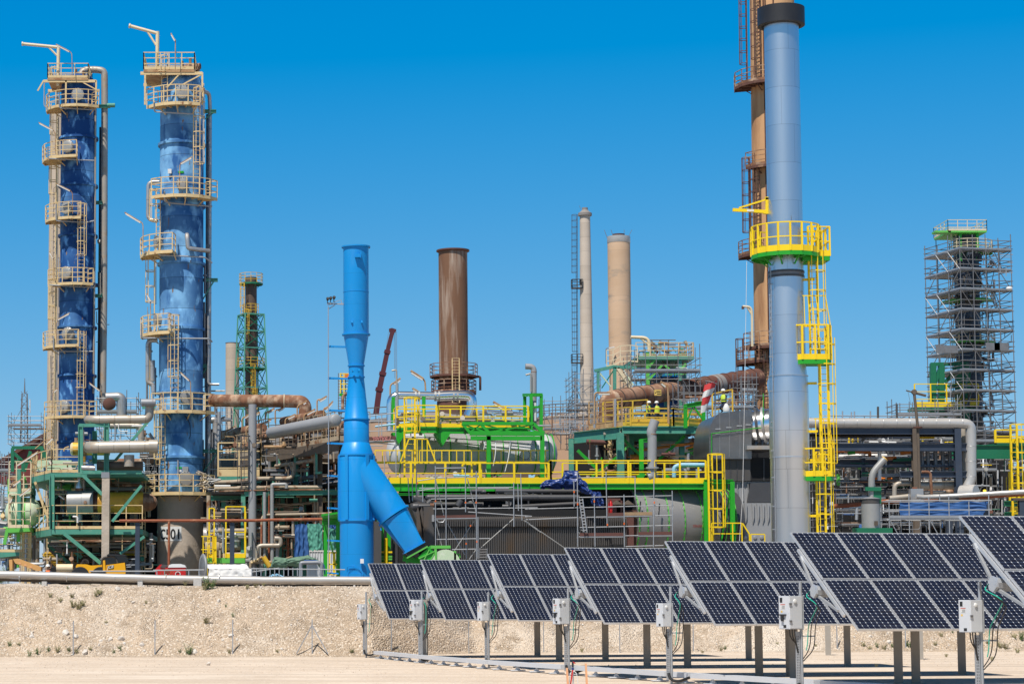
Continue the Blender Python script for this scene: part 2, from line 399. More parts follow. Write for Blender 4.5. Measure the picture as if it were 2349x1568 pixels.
def solar_cells():
    m = bpy.data.materials.new('solar_glass'); m.use_nodes = True; t = m.node_tree; n = t.nodes; L = t.links; b = n['Principled BSDF']
    tc = n.new('ShaderNodeTexCoord'); sp = n.new('ShaderNodeSeparateXYZ'); L.new(tc.outputs['Object'],sp.inputs[0])
    def M(op,a,b_=None):
        x = n.new('ShaderNodeMath'); x.operation = op
        for i, q in enumerate((a,b_)):
            if q is None: continue
            if isinstance(q,(int,float)): x.inputs[i].default_value = q
            else: L.new(q,x.inputs[i])
        return x.outputs[0]
    def dist(s,pitch,off):     # distance to the nearest cell border, in metres
        f = M('FRACT',M('ADD',M('DIVIDE',M('SUBTRACT',s,off),pitch),100.5))
        return M('MULTIPLY',M('ABSOLUTE',M('SUBTRACT',f,.5)),pitch)
    px, py = (MW-.06) / 8, (ML-.06) / 16
    dx = dist(sp.outputs['X'],px,.03); dy = dist(sp.outputs['Y'],py,.03)
    dot = M('LESS_THAN',M('ADD',dx,dy),.0142)
    vl = M('LESS_THAN',dx,.0022); hl = M('LESS_THAN',dy,.0035)
    def mix(f,x,y):
        a = n.new('ShaderNodeMix'); a.data_type = 'RGBA'; L.new(f,a.inputs[0])
        for s_, v_ in ((a.inputs[6],x),(a.inputs[7],y)):
            if isinstance(v_,tuple): s_.default_value = (*v_,1)
            else: L.new(v_,s_)
        return a.outputs[2]
    wn = n.new('ShaderNodeTexWhiteNoise'); wn.noise_dimensions = '3D'
    cb = n.new('ShaderNodeCombineXYZ'); oi = n.new('ShaderNodeObjectInfo')
    L.new(M('FLOOR',M('DIVIDE',M('SUBTRACT',sp.outputs['X'],.03),px)),cb.inputs[0]); L.new(M('FLOOR',M('DIVIDE',M('SUBTRACT',sp.outputs['Y'],.03),py)),cb.inputs[1])
    L.new(oi.outputs['Random'],cb.inputs[2]); L.new(cb.outputs[0],wn.inputs[0])
    o = mix(wn.outputs[0],(.0065,.0085,.021),(.010,.0135,.031))
    o = mix(hl,o,(.055,.085,.15)); o = mix(vl,o,(.26,.29,.34)); o = mix(dot,o,(.70,.72,.74))
    ds = n.new('ShaderNodeTexNoise'); ds.inputs['Scale'].default_value = 2.2; ds.inputs['Detail'].default_value = 5; L.new(tc.outputs['Object'],ds.inputs['Vector'])
    r = n.new('ShaderNodeMapRange'); r.inputs[1].default_value = .35; r.inputs[2].default_value = .75; r.inputs[3].default_value = .06; r.inputs[4].default_value = .2
    L.new(ds.outputs[0],r.inputs[0]); L.new(r.outputs[0],b.inputs['Roughness'])
    dm = n.new('ShaderNodeMapRange'); dm.inputs[1].default_value = .45; dm.inputs[2].default_value = .8; dm.inputs[4].default_value = .06; L.new(ds.outputs[0],dm.inputs[0])
    o = mix(M('ADD',dm.outputs[0],M('MULTIPLY',oi.outputs['Random'],.012)),o,(.30,.27,.23))
    L.new(o,b.inputs['Base Color']); b.inputs['Specular IOR Level'].default_value = .35
    MT['solar_glass'] = m
MW, ML = 1.046, 1.81
solar_cells()

def ground_mat(name,base,light,dark,track=False):
    m = bpy.data.materials.new(name); m.use_nodes = True; t = m.node_tree; n = t.nodes; L = t.links; b = n['Principled BSDF']
    b.inputs['Roughness'].default_value = .95; b.inputs['Specular IOR Level'].default_value = .15
    tc = n.new('ShaderNodeTexCoord')
    def nz(sc,det=6,st=(1,1,1),rg=.65):
        mp = n.new('ShaderNodeMapping'); mp.inputs['Scale'].default_value = st; L.new(tc.outputs['Object'],mp.inputs[0])
        a = n.new('ShaderNodeTexNoise'); a.inputs['Scale'].default_value = sc; a.inputs['Detail'].default_value = det; a.inputs['Roughness'].default_value = rg
        L.new(mp.outputs[0],a.inputs['Vector']); return a.outputs[0]
    def rng(x,lo,hi):
        a = n.new('ShaderNodeMapRange'); a.inputs[1].default_value = lo; a.inputs[2].default_value = hi; L.new(x,a.inputs[0]); return a.outputs[0]
    def mix(f,x,y):
        a = n.new('ShaderNodeMix'); a.data_type = 'RGBA'; L.new(f,a.inputs[0])
        for s_, v_ in ((a.inputs[6],x),(a.inputs[7],y)):
            if isinstance(v_,tuple): s_.default_value = (*v_,1)
            else: L.new(v_,s_)
        return a.outputs[2]
    vo = n.new('ShaderNodeTexVoronoi'); vo.inputs['Scale'].default_value = 15; L.new(tc.outputs['Object'],vo.inputs['Vector'])
    vs = n.new('ShaderNodeSeparateColor'); L.new(vo.outputs['Color'],vs.inputs[0])
    o = mix(rng(nz(.5,8),.38,.62),base,tuple(x*(.86 if track else .74) for x in base))
    o = mix(rng(nz(.13,6),.5,.68),o,light)
    o = mix(rng(nz(1.1,8),.54,.66),o,tuple(x*(.84 if track else .66) for x in base))
    o = mix(rng(vs.outputs[0],.72,.95),o,light)
    o = mix(rng(nz(6,6),.6,.72),o,dark)
    if track:
        o = mix(rng(nz(1.0,6,(.05,.9,1)),.48,.66),o,tuple(x*.74 for x in base))
        o = mix(rng(nz(.8,4,(.03,1.3,1)),.6,.7),o,light)
    L.new(o,b.inputs['Base Color'])
    bp = n.new('ShaderNodeBump'); bp.inputs['Strength'].default_value = .55 if track else .9; bp.inputs['Distance'].default_value = .03 if track else .08
    ad = n.new('ShaderNodeMath'); ad.operation = 'SUBTRACT'; L.new(nz(5,8),ad.inputs[0]); L.new(vo.outputs['Distance'],ad.inputs[1])
    L.new(ad.outputs[0],bp.inputs['Height']); L.new(bp.outputs[0],b.inputs['Normal'])
    MT[name] = m
ground_mat('earth',(.57,.445,.325),(.71,.61,.50),(.36,.27,.19))
ground_mat('track',(.66,.535,.415),(.74,.635,.52),(.5,.39,.29),True)
ground_mat('yard',(.30,.26,.22),(.38,.34,.29),(.2,.17,.14),True)
mat('stone',(.66,.56,.45),.9,c2=(.5,.4,.3),sc=.9,amt=.3)
mat('stone_pale',(.66,.61,.55),.9,c2=(.56,.5,.43),sc=1.5)

# ------------------------------------------------------------------ terrain
def foot_y(x):    # y of the foot of the bank
    t = min(1,max(0,(x-3.4)/4.5))
    return 83.2 + .03 * min(x,0) + 6.9 * t + .13 * max(x-5,0) + .5 * noise.noise(V((x*.13,3,0)))
def bank(x,d):
    """height of the ground d metres behind the foot of the bank"""
    rise = ZT - .05
    wdt = 4.3 + .5 * noise.noise(V((x*.1,9,1)))
    if d <= 0: z = 0
    elif d < wdt:
        t = d / wdt; z = rise * (t ** .85*(1.0) if t < 1 else 1)
        z += .24 * sin(pi*t) * noise.noise(V((x*.45,d*.8,2))) + .15 * sin(pi*min(1,t*1.02)) * noise.noise(V((x*1.4,d*1.8,5)))
        z -= .22 * sin(pi*t) * abs(noise.noise(V((x*.9+.5*noise.noise(V((d*.5,x*.2,1))),d*.12,7)))) ** .7
    else:
        t = min((d-wdt)/9,1); z = rise + (ZP-rise) * t
        z += .05 * noise.noise(V((x*.6,d*.7,2)))
    z += .035 * noise.noise(V((x*2.3,d*2.5,8))) + .02 * noise.noise(V((x*6,d*6,8)))
    return z
def gz(x,y): return bank(x,y-foot_y(x))
g = MB()
def gfn(a,b_):
    x = -24 + 66 * a; d = -1.5 + 13.5 * b_
    return (x,foot_y(x)+d,gz(x,foot_y(x)+d)-(.15 if b_ == 0 else 0))
g.grid(gfn,560,110)
tag(g.build('embankment','earth',ang=180),kind='structure')
g = MB(); g.grid(lambda a,b_: (-400+900*a,-30+128*b_+(30 if b_ == 1 else 0),-.02+.012*noise.noise(V((a*900,b_*124,0)))),60,60)
tag(g.build('ground','track',ang=180),kind='structure')
g = MB(); g.grid(lambda a,b_: (-900+2400*a,94.5+2200*b_ ** 1.5,ZP-.06),20,20)
tag(g.build('plant_yard','yard'),kind='structure')
# far wooded hill on the left
g = MB()
def hill(a,b_):
    x = -420 + 300 * a; y = 1250 + 200 * b_
    h = 118 * math.exp(-((x+330)/95) ** 2) * (1-(2*b_-1) ** 2) ** .5
    return (x,y,ZP-1+h+(7*noise.noise(V((x*.06,y*.06,0)))+4*noise.noise(V((x*.2,y*.2,3))))*(h > 1))
g.grid(hill,150,40)
tag(g.build('hill','forest'),kind='structure')
# loose stones on the bank (nobody could count them) and single larger boulders
def rock(mb,c,r,rnd):
    i0 = len(mb.v)
    ax = [rnd.uniform(.65,1.25) for _ in range(3)]; rot = Matrix.Rotation(rnd.uniform(0,6),3,V((rnd.random(),rnd.random(),rnd.random()+.1)).normalized())
    ico = [(0,0,1),(.89,0,.45),(.28,.85,.45),(-.72,.53,.45),(-.72,-.53,.45),(.28,-.85,.45),(.72,.53,-.45),(-.28,.85,-.45),(-.89,0,-.45),(-.28,-.85,-.45),(.72,-.53,-.45),(0,0,-1)]
    fc = [(0,1,2),(0,2,3),(0,3,4),(0,4,5),(0,5,1),(1,6,2),(2,7,3),(3,8,4),(4,9,5),(5,10,1),(6,7,2),(7,8,3),(8,9,4),(9,10,5),(10,6,1),(11,7,6),(11,8,7),(11,9,8),(11,10,9),(11,6,10)]
    for p in ico:
        q = rot @ V((p[0]*ax[0],p[1]*ax[1],p[2]*ax[2])) * r * rnd.uniform(.75,1.15)
        mb.v.append((c[0]+q.x,c[1]+q.y,c[2]+q.z))
    mb.f += [tuple(i0+k for k in f) for f in fc]
rn = random.Random(3)
s1, s2 = MB(), MB()
for _ in range(19000):
    x = rn.uniform(-19,32); d = abs(rn.gauss(0,1)) * 2.2 if rn.random() < .3 else rn.uniform(-.2,5.6)
    if noise.noise(V((x*.35,d*.6,4))) < rn.uniform(-.5,.25): continue
    y = foot_y(x) + d
    r = rn.choice((.014,.018,.022,.03,.042)) * rn.uniform(.7,1.25)
    if rn.random() < .03: r *= 1.9
    rock(s1 if rn.random() < .78 else s2,(x,y,gz(x,y)+r*.2),r,rn)
for _ in range(2600):
    x = rn.uniform(-19,30); y = rn.uniform(60,84) if x < 3 else rn.uniform(70,92)
    if y > foot_y(x) - .2: continue
    r = rn.uniform(.006,.02); rock(s1,(x,y,r*.3-.015),r,rn)
tag(s1.build('gravel','stone',smooth=False,recalc=False),kind='stuff'); tag(s2.build('pale_gravel','stone_pale',smooth=False,recalc=False),kind='stuff')
boul = [(371,457,.16),(407,525,.2),(475,548,.17),(200,530,.14),(195,545,.13),(760,562,.2),(738,250,.2),(1370,322,.14),(1448,540,.16),(1220,637,.17),(530,648,.17),(630,572,.13),(690,560,.12),(890,598,.13),(835,330,.1),(1305,716,.13),(1395,565,.1),(770,385,.1)]
zb = lambda x, y: (x/1.566,2200+y/1.566)
def on_ground(sx,sy):
    """where the line of sight through a pixel meets the bank or the track"""
    lo, hi = 20., 95.
    d = lo
    while d < hi:
        p = W(sx,sy,d)
        if p.z <= (gz(p.x,p.y) if p.y > foot_y(p.x) else 0): return p
        d += .06
    return W(sx,sy,hi)
for x, y, r in boul:
    r *= .8; p = on_ground(*zb(x,y)); mb = MB(); rock(mb,(p.x,p.y,p.z+r*.25),r,rn)
    tag(mb.build('boulder','stone_pale',smooth=False),'pale limestone rock lying on the stony bank','rock','pale rocks scattered on the bank')

# ------------------------------------------------------------------ solar array
EDGE = V((-.17657,.80868,.56113)); RDIR = V((.97698,.21332,0)); NRM = RDIR.cross(EDGE).normalized()
EDGE = NRM.cross(RDIR).normalized()
SL = 2 * ML + .03
rows = [((1471.5,2252.6),82.2,12),((1681,2237.7),75.7,12),((1949,2214.4),68.1,12),((2257,2188.8),60.2,11),((2658.6,2163),54.6,10),((3160.3,2128),47.0,9),((3835.7,2061),40.2,6)]
rot = Matrix((RDIR,EDGE,NRM)).transposed()
quat = rot.to_quaternion()
mg = MB(); mg.box((MW/2,ML/2,-.004),MW-.03,ML-.03,.008)
glass_me = None
row_lab = ['farthest solar table at the left end of the array','solar table second from the left, behind the control box beside the blue stack','solar table third from the left end of the array','solar table in the middle of the array, fourth from the left','solar table fifth from the left, below the grey logo drum','solar table sixth from the left, below the silver stack','nearest and tallest solar table at the right edge']
row_mid = []
TABLES = []
for ri, ((sx,sy),D,ncol) in enumerate(rows):
    top = W(sx,sy,D)
    o0 = top - EDGE * SL             # lower left corner
    root = T('solar_table',row_lab[ri],'solar panel',o0,'rows of tilted solar panels')
    root.rotation_mode = 'QUATERNION'; root.rotation_quaternion = quat
    ROOT[root.name] = V((0,0,0))   # parts below are written in the table's own axes
    TABLES.append((root,o0))
    for c in range(ncol):
        for k in range(2):
            if glass_me is None:
                p0 = MB(); p0.box((MW/2,ML/2,-.02),MW-.03,ML-.03,.03)
                gl = p0.build('solar_module','solar_glass',root,smooth=False); glass_me = gl.data
                fr = MB()
                for a, b_ in (((.0,0,0),(MW,0,0)),((0,ML,0),(MW,ML,0))): fr.box(((a[0]+b_[0])/2,a[1]+(.0125 if a[1] == 0 else-.0125),-.02),MW,.025,.046)
                for a in (.0125,MW-.0125): fr.box((a,ML/2,-.02),.025,ML-.05,.046)
                fo = fr.build('frame','alu',gl,smooth=False); frame_me = fo.data
            else:
                gl = bpy.data.objects.new('solar_module',glass_me); COL.objects.link(gl); gl.parent = root; ROOT[gl.name] = V((0,0,0))
                fo = bpy.data.objects.new('frame',frame_me); COL.objects.link(fo); fo.parent = gl
            gl.location = (c*(MW+.012),k*(ML+.03),0)
    LW = ncol * (MW+.012)
    tt = MB(); tt.pipe([(-.1,SL/2,-.3),(LW,SL/2,-.3)],.13,8); tt.build('torque_tube','galv',root)
    ec = MB(); ec.pipe([(-.15,SL/2,-.3),(-.1,SL/2,-.3)],.15,6); ec.build('end_cap','alu',root,smooth=False)
    rails = [-.04] + [c*(MW+.012) for c in range(1,ncol)]
    rb = MB(); rb.beam((-.035,SL*.16,-.075),(-.035,SL*.84,-.075),.05,.06,(0,0,1)); rb.build('rail','alu',root)
    for c in range(2,ncol,2):
        rb = MB(); rb.beam((c*(MW+.012),SL*.16,-.08),(c*(MW+.012),SL*.84,-.08),.07,.07); rb.build('rail','galv',root)
    st = MB(); st.beam((-.06,SL*.22,-.1),(-.06,SL*.5,-.38),.05); st.build('strut','galv',root)
    st = MB(); st.beam((-.06,SL*.78,-.1),(-.06,SL*.5,-.38),.05); st.build('strut','galv',root)
    mid = o0 + EDGE * SL / 2 - NRM * .3
    row_mid.append(mid)
# posts (the table's own posts, placed where the photograph shows them)
posts = [(2149.7,2616),(2237,2650),(2422,2638),(2589,2679),(2750,2654),(2750.3,2654.8),(2995,2635),(3037,2709),(3159,2684.7),(3177,2735),(3313,2612.7),(3390,2653.5),(3595,2745),(3664,2721),(3681,2627),(3848,2675),(1698,2633)]
for sx, sy in posts:
    Dm = 1.9 * 8722 / (sy-2420)
    ri = min(range(7),key=lambda i: abs((row_mid[i]+RDIR*((W(sx,sy,Dm).x-row_mid[i].x)/RDIR.x)).y-Dm))
    root, o0 = TABLES[ri]
    # stand it under the torque tube of its row, on the same line of sight in x
    p = row_mid[ri]; y = p.y
    for _ in range(6):
        x = W(sx,sy,y).x; y = p.y + (x-p.x) / RDIR.x * RDIR.y
    ztop = p.z - .1
    wd = .21
    inv = rot.transposed()
    pm = MB(); pm.ibeam((x,y,-.05),(x,y,ztop),wd,wd*.9,.02,up=(.25,1,0)); 
    pm.v = [tuple(inv @ (V(v_)-o0)) for v_ in pm.v]
    pm.build('post','post_steel' if 'post_steel' in MT else 'galv',root)

# ------------------------------------------------------------------ control boxes at the row ends
boxes = [((1464,2366),81.0,(48,108,528,632),0),((1686.5,2361),74.0,(400,482,498,636),1),((1953,2367),68.0,(855,930,513,640),0),
         ((2272,2352),60.3,(1363,1470,490,663),1),((2681,2344),53.4,(2057,2155,522,680),0),((3200.5,2325),46.6,(2731,2966,550,900),1),((3918,2324),40.0,(0,0,0,0),0)]
blab = ['leftmost small grey control box on a pole, without any panel behind it','larger grey control box with handle in front of the second solar table','small grey control box before the third solar table, right of the larger one',
        'grey control box with handle standing beside the orange stakes','small grey control box in front of the fifth solar table','large grey control box with lever handle near the silver stack base','nearest grey control box on a pole at the right edge']
for i, ((sx,sy),D,bx,big) in enumerate(boxes):
    if i == 5: b0 = (2600+815/1.57,2600+955/1.57,2000+600/1.57,2000+808/1.57)
    elif i == 6: b0 = (2600+1947/1.57,2600+2087/1.57,2000+625/1.57,2000+828/1.57)
    else: b0 = (1400+bx[0]/1.678,1400+bx[1]/1.678,2100+bx[2]/1.678,2100+bx[3]/1.678)
    top = W(sx,sy,D); base = V((top.x,D,0))
    root = T('control_box',blab[i],'control box',base,'control boxes at the row ends')
    r = .034
    MB().rod((base.x,D,-.05),(base.x,D,top.z),r,10).build('pole','galv',root)
    tl = W(b0[0],b0[2],D-.1); br = W(b0[1],b0[3],D-.1)
    wd = br.x - tl.x; h = tl.z - br.z; th = radians(30)
    dn, wb = wd * .34 / sin(th), wd * .68 / cos(th)         # depth of the narrow face, width of the broad one
    # corner nearest the camera
    cx = tl.x + wd * .34; cy = D - .12 - dn * cos(th) * .5
    c0 = V((cx,cy,br.z)); dw = V((cos(th),sin(th),0)); dd = V((-sin(th),cos(th),0)); up = V((0,0,1))
    def slab(a,b_,z0,z1,o0,o1,mb=None,face='w'):
        """a box on the broad ('w') or narrow ('d') face: a..b along the face, z0..z1 up, o0..o1 outwards"""
        mb = mb or MB(); al, outw = (dw,-dd) if face == 'w' else (dd,-dw)
        p = [c0+al*a+up*z0+outw*o0,c0+al*b_+up*z0+outw*o0,c0+al*b_+up*z1+outw*o0,c0+al*a+up*z1+outw*o0]
        mb.prism(p,outw*(o1-o0)); return mb
    en = MB().prism([c0,c0+dw*wb,c0+dw*wb+dd*dn,c0+dd*dn],up*h)
    eo = en.build('enclosure','box_grey',root,smooth=False)
    slab(wb*.03,wb*.97,h*.025,h*.975,0,.014).build('door','box_grey',eo,smooth=False)
    slab(dn*.05,dn*.95,h*.02,h*.98,0,.008,face='d').build('side_cover','panel_grey',eo,smooth=False)
    kc = c0 + dw * wb * .42 + up * h * .84
    MB().lathe(kc-dd*.014,[(h*.065,0),(h*.065,.02),(h*.045,.026),(0,.026)],14,axis=-dd).build('vent_plug','white_paint',eo)
    for zz in ((.24,.76) if big else (.5,)):
        slab(-.015,wb*.14,h*zz-.02,h*zz+.02,.014,.035).build('latch','galv_dark',eo,smooth=False)
    slab(dn*.62,dn*.86,h*.80,h*.95,.008,.011,face='d').build('black_label','ink',eo,smooth=False)
    lw_ = slab(dn*.35,dn*.80,h*.60,h*.76,.008,.0105,face='d').build('warning_label','label_white',eo,smooth=False)
    slab(dn*.35,dn*.80,h*.725,h*.76,.0105,.012,face='d').build('red_strip','pink_ink',lw_,smooth=False)
    for q in range(4): pass
    lm = MB()
    for q in range(4): slab(dn*.38,dn*(.72-.07*(q % 2)),h*(.615+q*.025),h*(.625+q*.025),.0105,.0115,lm,'d')
    lm.build('print_lines','ink',lw_,smooth=False)
    slab(dn*.62,dn*.78,h*.50,h*.56,.008,.0105,face='d').build('hazard_label','amber',eo,smooth=False)
    slab(dn*.28,dn*.55,h*.04,h*.13,.008,.011,face='d').build('black_label','ink',eo,smooth=False)
    if big:
        hd = slab(dn*.25,dn*.85,h*.41,h*.45,.008,.05,face='d'); slab(dn*.45,dn*.65,h*.24,h*.42,.03,.055,hd,'d')
        hd.build('lever_handle','black',eo,smooth=False)
    mt = MB().box((base.x,D-.03,br.z+h*.5),.10,.05,h*1.04); mt.build('mounting_bracket','galv',root,smooth=False)
    # perforated channel in front of the pole
    zt = br.z - .05
    ch = MB(); cxx = base.x - .085
    ch.box((cxx,D-.02,zt/2+.05),.085,.045,zt-.1); co = ch.build('cable_channel','galv',root,smooth=False)
    sl_ = MB(); z = .2
    while z < zt - .05:
        for dx in (-.016,.016): sl_.box((cxx+dx,D-.0445,z),.009,.004,.028)
        z += .055
    sl_.build('slots','black',co,smooth=False)
    bk = MB().box((base.x+.13,D,zt-.1),.30,.02,.03); bk.build('side_arm','galv',root,smooth=False)
    # cables from the torque tube down to the channel
    tz = row_mid[i] - RDIR * .22
    for k, (mname,off,sag) in enumerate((('cable_black',0,.0),('cable_black',.09,.05),('cable_green',-.06,-.04))):
        a = V((tz.x,tz.y,tz.z)); xo = base.x + .15 + off
        pts = [a,a+V((-.12,-.1,-.10)),V((a.x*.6+xo*.4+.02,a.y-.4,a.z-.32-sag)),V((xo+.05,D-.05,zt+.12)),V((xo+.03,D-.05,zt-.25)),V((xo-.02,D-.05,zt-.42)),V((base.x+.02,D-.04,zt-.58-sag))]
        if mname == 'cable_green': pts = pts[:5] + [V((xo,D-.05,zt-.4))]
        MB().pipe(pts,.011,6,R=.25).build('cable',mname,root)
    for k in range(3):
        xo = cx + (.03+.06*k) * wd * 2
        MB().pipe([(xo,D-.13,br.z+.02),(xo+.005,D-.13,br.z-.16),(cxx-.02,D-.06,br.z-.34-.05*k),(cxx,D-.05,br.z-.5)],.012,6,R=.1).build('cable','cable_black',root)
    if i < 6:
        MB().pipe([(cxx,D-.05,.26),(cxx+.04,D-.12,.10),(cxx+.22,D-.2,.06),(cxx+.5,D-.12,.16)],.035,8,R=.12).build('conduit','cable_black',root)
# cable tray along the row ends
path = [(1504,80.),(1700,72.8),(1960,66.2),(2264,61),(2681,54.9),(3280,48.7),(3560,46.4)]
pts = [V((W(sx,2420,D).x,D,.19)) for sx,D in path]
root = T('cable_tray','long pale cable tray with small feet running past the control boxes','cable tray',(pts[0].x,pts[0].y,0))
for a, b_ in zip(pts,pts[1:]):
    d = (b_-a).normalized()
    MB().beam(a+d*.12,b_-d*.12,.26,.12).build('cover','panel_grey',root,smooth=False)
    n_ = int((b_-a).length/1.25)
    for k in range(n_):
        p = a + (b_-a) * ((k+.5)/n_)
        sd = V((d.y,-d.x,0)) * (1 if d.y < 0 else-1)
        MB().prism([V((p.x-.09,p.y-.1,0)),V((p.x+.09,p.y-.1,0)),V((p.x,p.y-.1,.135))],V((0,.2,0))).box((p.x,p.y-.03,.012),.42,.34,.024).build('foot','panel_grey',root,smooth=False)
# survey stakes and the sprinkler between them
for (tx,ty), lb in (((475,470),'orange wooden stake to the right of the sprinkler'),((88,560),'orange wooden stake to the left of the sprinkler')):
    p = r7(tx,ty,49); mb = MB(); mb.beam((p.x+.03,49,-.1),p,.045,.03)
    tag(mb.build('stake','stake',smooth=False),lb,'stake','orange stakes around the sprinkler')
p = r7(208,420,49.2)
root = T('sprinkler','small sprinkler with black head and blue ring on a white riser','sprinkler',(p.x,49.2,0))
MB().rod((p.x+.012,49.2,-.05),(p.x,49.2,p.z-.18),.016,8).build('riser','white_paint',root)
MB().lathe((p.x,49.2,p.z-.2),[(.026,0),(.026,.055)],10).build('ring','tarp_blue',root)
MB().lathe((p.x,49.2,p.z-.14),[(.022,0),(.024,.1),(.012,.13),(.012,.16),(0,.17)],10).build('head','black',root)
MB().beam((p.x,49.2,p.z-.02),(p.x+.05,49.15,p.z-.05),.02).build('nozzle','red_paint',root)
for s_ in (-1,1): MB().pipe([(p.x,49.2,p.z-.22),(p.x+s_*.07,49.1,p.z-.26),(p.x+s_*.12,49.1,.02)],.007,6,R=.06).build('guy','white_paint',root)
MB().beam((p.x-.10,49.1,-.05),(p.x-.01,49.15,p.z-.2),.03,.02).build('red_stake','red_paint',root)
# thin fence posts at the foot of the bank
fps = [(zb(458,447),660),(zb(970,447),655),(zb(1457,447),650),(zb(1955,447),647)]
fps = [(a,2200+y/1.566) for a,y in fps] + [((1400+x/1.678,2100+a/1.678),2100+b_/1.678) for x,a,b_ in ((278,645,845),(797,645,855),(1300,640,850),(1811,645,850),(2305,645,845))] + [((2600+x/1.57,2000+a/1.57),2000+b_/1.57) for x,a,b_ in ((1175,775,935),(1605,790,930))]
for i, ((sx,sy),by) in enumerate(fps):
    pb = on_ground(sx,by); D = pb.y; pt = W(sx,sy,D)
    root = T('fence_post','thin galvanised post without wire at the foot of the bank' if i != 3 else 'thin galvanised corner post braced by two slanting struts','fence post',pb,'thin posts along the foot of the bank')
    zt = pb.z + 1.3
    MB().beam((pb.x,D,pb.z-.2),(pb.x,D,zt),.04,.035).build('post','galv',root,smooth=False)
    if i == 3:
        for s_ in (-1,1): MB().beam((pb.x+s_*.6,D-.1,pb.z),(pb.x,D,zt-.22),.035).build('strut','galv',root,smooth=False)
    else: MB().beam((pb.x,D,zt),(pb.x,D,zt+.015),.045,.04).build('cap','galv_dark',root,smooth=False)
# weeds
def weed_mesh(seed,h,nst,m):
    rn = random.Random(seed); mb = MB()
    for _ in range(nst):
        a = rn.uniform(0,2*pi); lean = rn.uniform(.05,.55); hh = h * rn.uniform(.55,1)
        b0 = V((cos(a),sin(a),0)) * rn.uniform(0,.09)
        tip = b0 + V((cos(a)*lean*hh,sin(a)*lean*hh,hh)); mid = (b0+tip) / 2 + V((-cos(a),-sin(a),0)) * .04
        mb.pipe([b0,mid,tip],.004,3,R=.1,k=2)
        nl = int(10+hh*30)
        for k in range(nl):
            t = rn.uniform(.12,1); p = b0 * (1-t) ** 2 + mid * 2 * t * (1-t) + tip * t * t
            d = V((rn.uniform(-1,1),rn.uniform(-1,1),rn.uniform(.0,.9))).normalized(); l = rn.uniform(.035,.085) * (1.2-t*.5); s_ = d.orthogonal().normalized() * l * .16
            mb.quad(p,p+d*l*.5+s_,p+d*l,p+d*l*.5-s_)
    me = bpy.data.meshes.new('weed'); me.from_pydata(mb.v,[],mb.f); me.materials.append(MT[m]); return me
WM = [weed_mesh(i,h,n,m) for i,(h,n,m) in enumerate(((.35,9,'leaf'),(.3,12,'leaf_pale'),(.55,12,'leaf'),(.22,8,'leaf_pale'),(.42,16,'leaf'),(.28,14,'leaf_pale')))]
wl = [(15,205,2,1.5),(45,205,2,1.3),(-5,210,4,1.4),(260,215,0,1.),(285,218,1,.8),(1030,222,2,1.2),(1015,222,0,1),(1300,245,4,1.3),(1330,240,4,1.2),(1280,250,1,1.3),(490,370,5,1.5),(460,360,1,1.3),(520,350,5,1.2),(450,300,5,1),(315,298,1,.9),(625,280,5,1.3),(600,290,1,1),(1290,460,5,1.4),(1460,420,0,.8),(1180,655,2,1.1),(1190,652,0,1),(750,632,0,1),(235,655,0,1.1),(185,668,0,1),(300,640,0,1),(60,605,0,1),(115,600,3,1),(360,642,1,1.1),(430,640,0,1),(480,650,1,.9),(640,218,1,1.1),(560,215,1,1.2),(870,222,3,1),(735,215,0,.8),(820,220,3,1.1),(1160,222,3,1),(1415,358,0,.6),(565,630,3,1),(712,648,0,.7),(1125,645,0,.7),(425,245,0,.6),(380,325,5,1),(1550,245,3,1.2),(1600,232,3,1),(1650,226,3,.9),(665,460,3,.8),(915,335,3,.8),(1435,648,1,.8),(1735,640,3,.8),(2200,640,3,.7)]
wl = [(*zb(x,y),k,s_) for x,y,k,s_ in wl] + [(1400+x/1.678,2100+y/1.678,k,s_) for x,y,k,s_ in ((15,860,0,.8),(1555,852,3,1),(320,850,3,.7))]
wl += [(2600+x/1.57,2000+y/1.57,k,s_) for x,y,k,s_ in ((470,940,0,.8),(445,948,1,.9),(1340,920,5,1),(1425,925,0,.9),(1470,940,1,1),(1525,930,0,1),(1620,925,0,1.2),(1640,925,4,.9),(1690,930,1,1),(1830,860,1,.9),(1900,835,0,.7),(1790,915,1,.9),(2230,935,5,1.4),(2200,930,1,1.2),(2290,870,5,1.2),(2330,880,4,1.2),(2120,905,1,1),(2310,960,5,1),(1380,940,3,1),(330,960,3,.8),(1860,985,3,.8),(2060,960,3,1),(2150,1010,3,1),(1420,1045,3,.6),(1040,920,3,.8),(800,905,3,.7))]
for i, (sx,sy,k,s_) in enumerate(wl):
    p = on_ground(sx,sy); o = bpy.data.objects.new('weed',WM[k]); COL.objects.link(o); o.location = p; o.rotation_euler = (0,0,i*1.7); o.scale = (s_*(1.0 if i < 8 else .8),) * 3
    nm = ('bushy green weed on the stony bank','sparse pale weed on the stony ground')[k in (1,3,5)]
    tag(o,nm,'weed','green weeds on the bank' if k not in (1,3,5) else 'pale weeds on the bank')

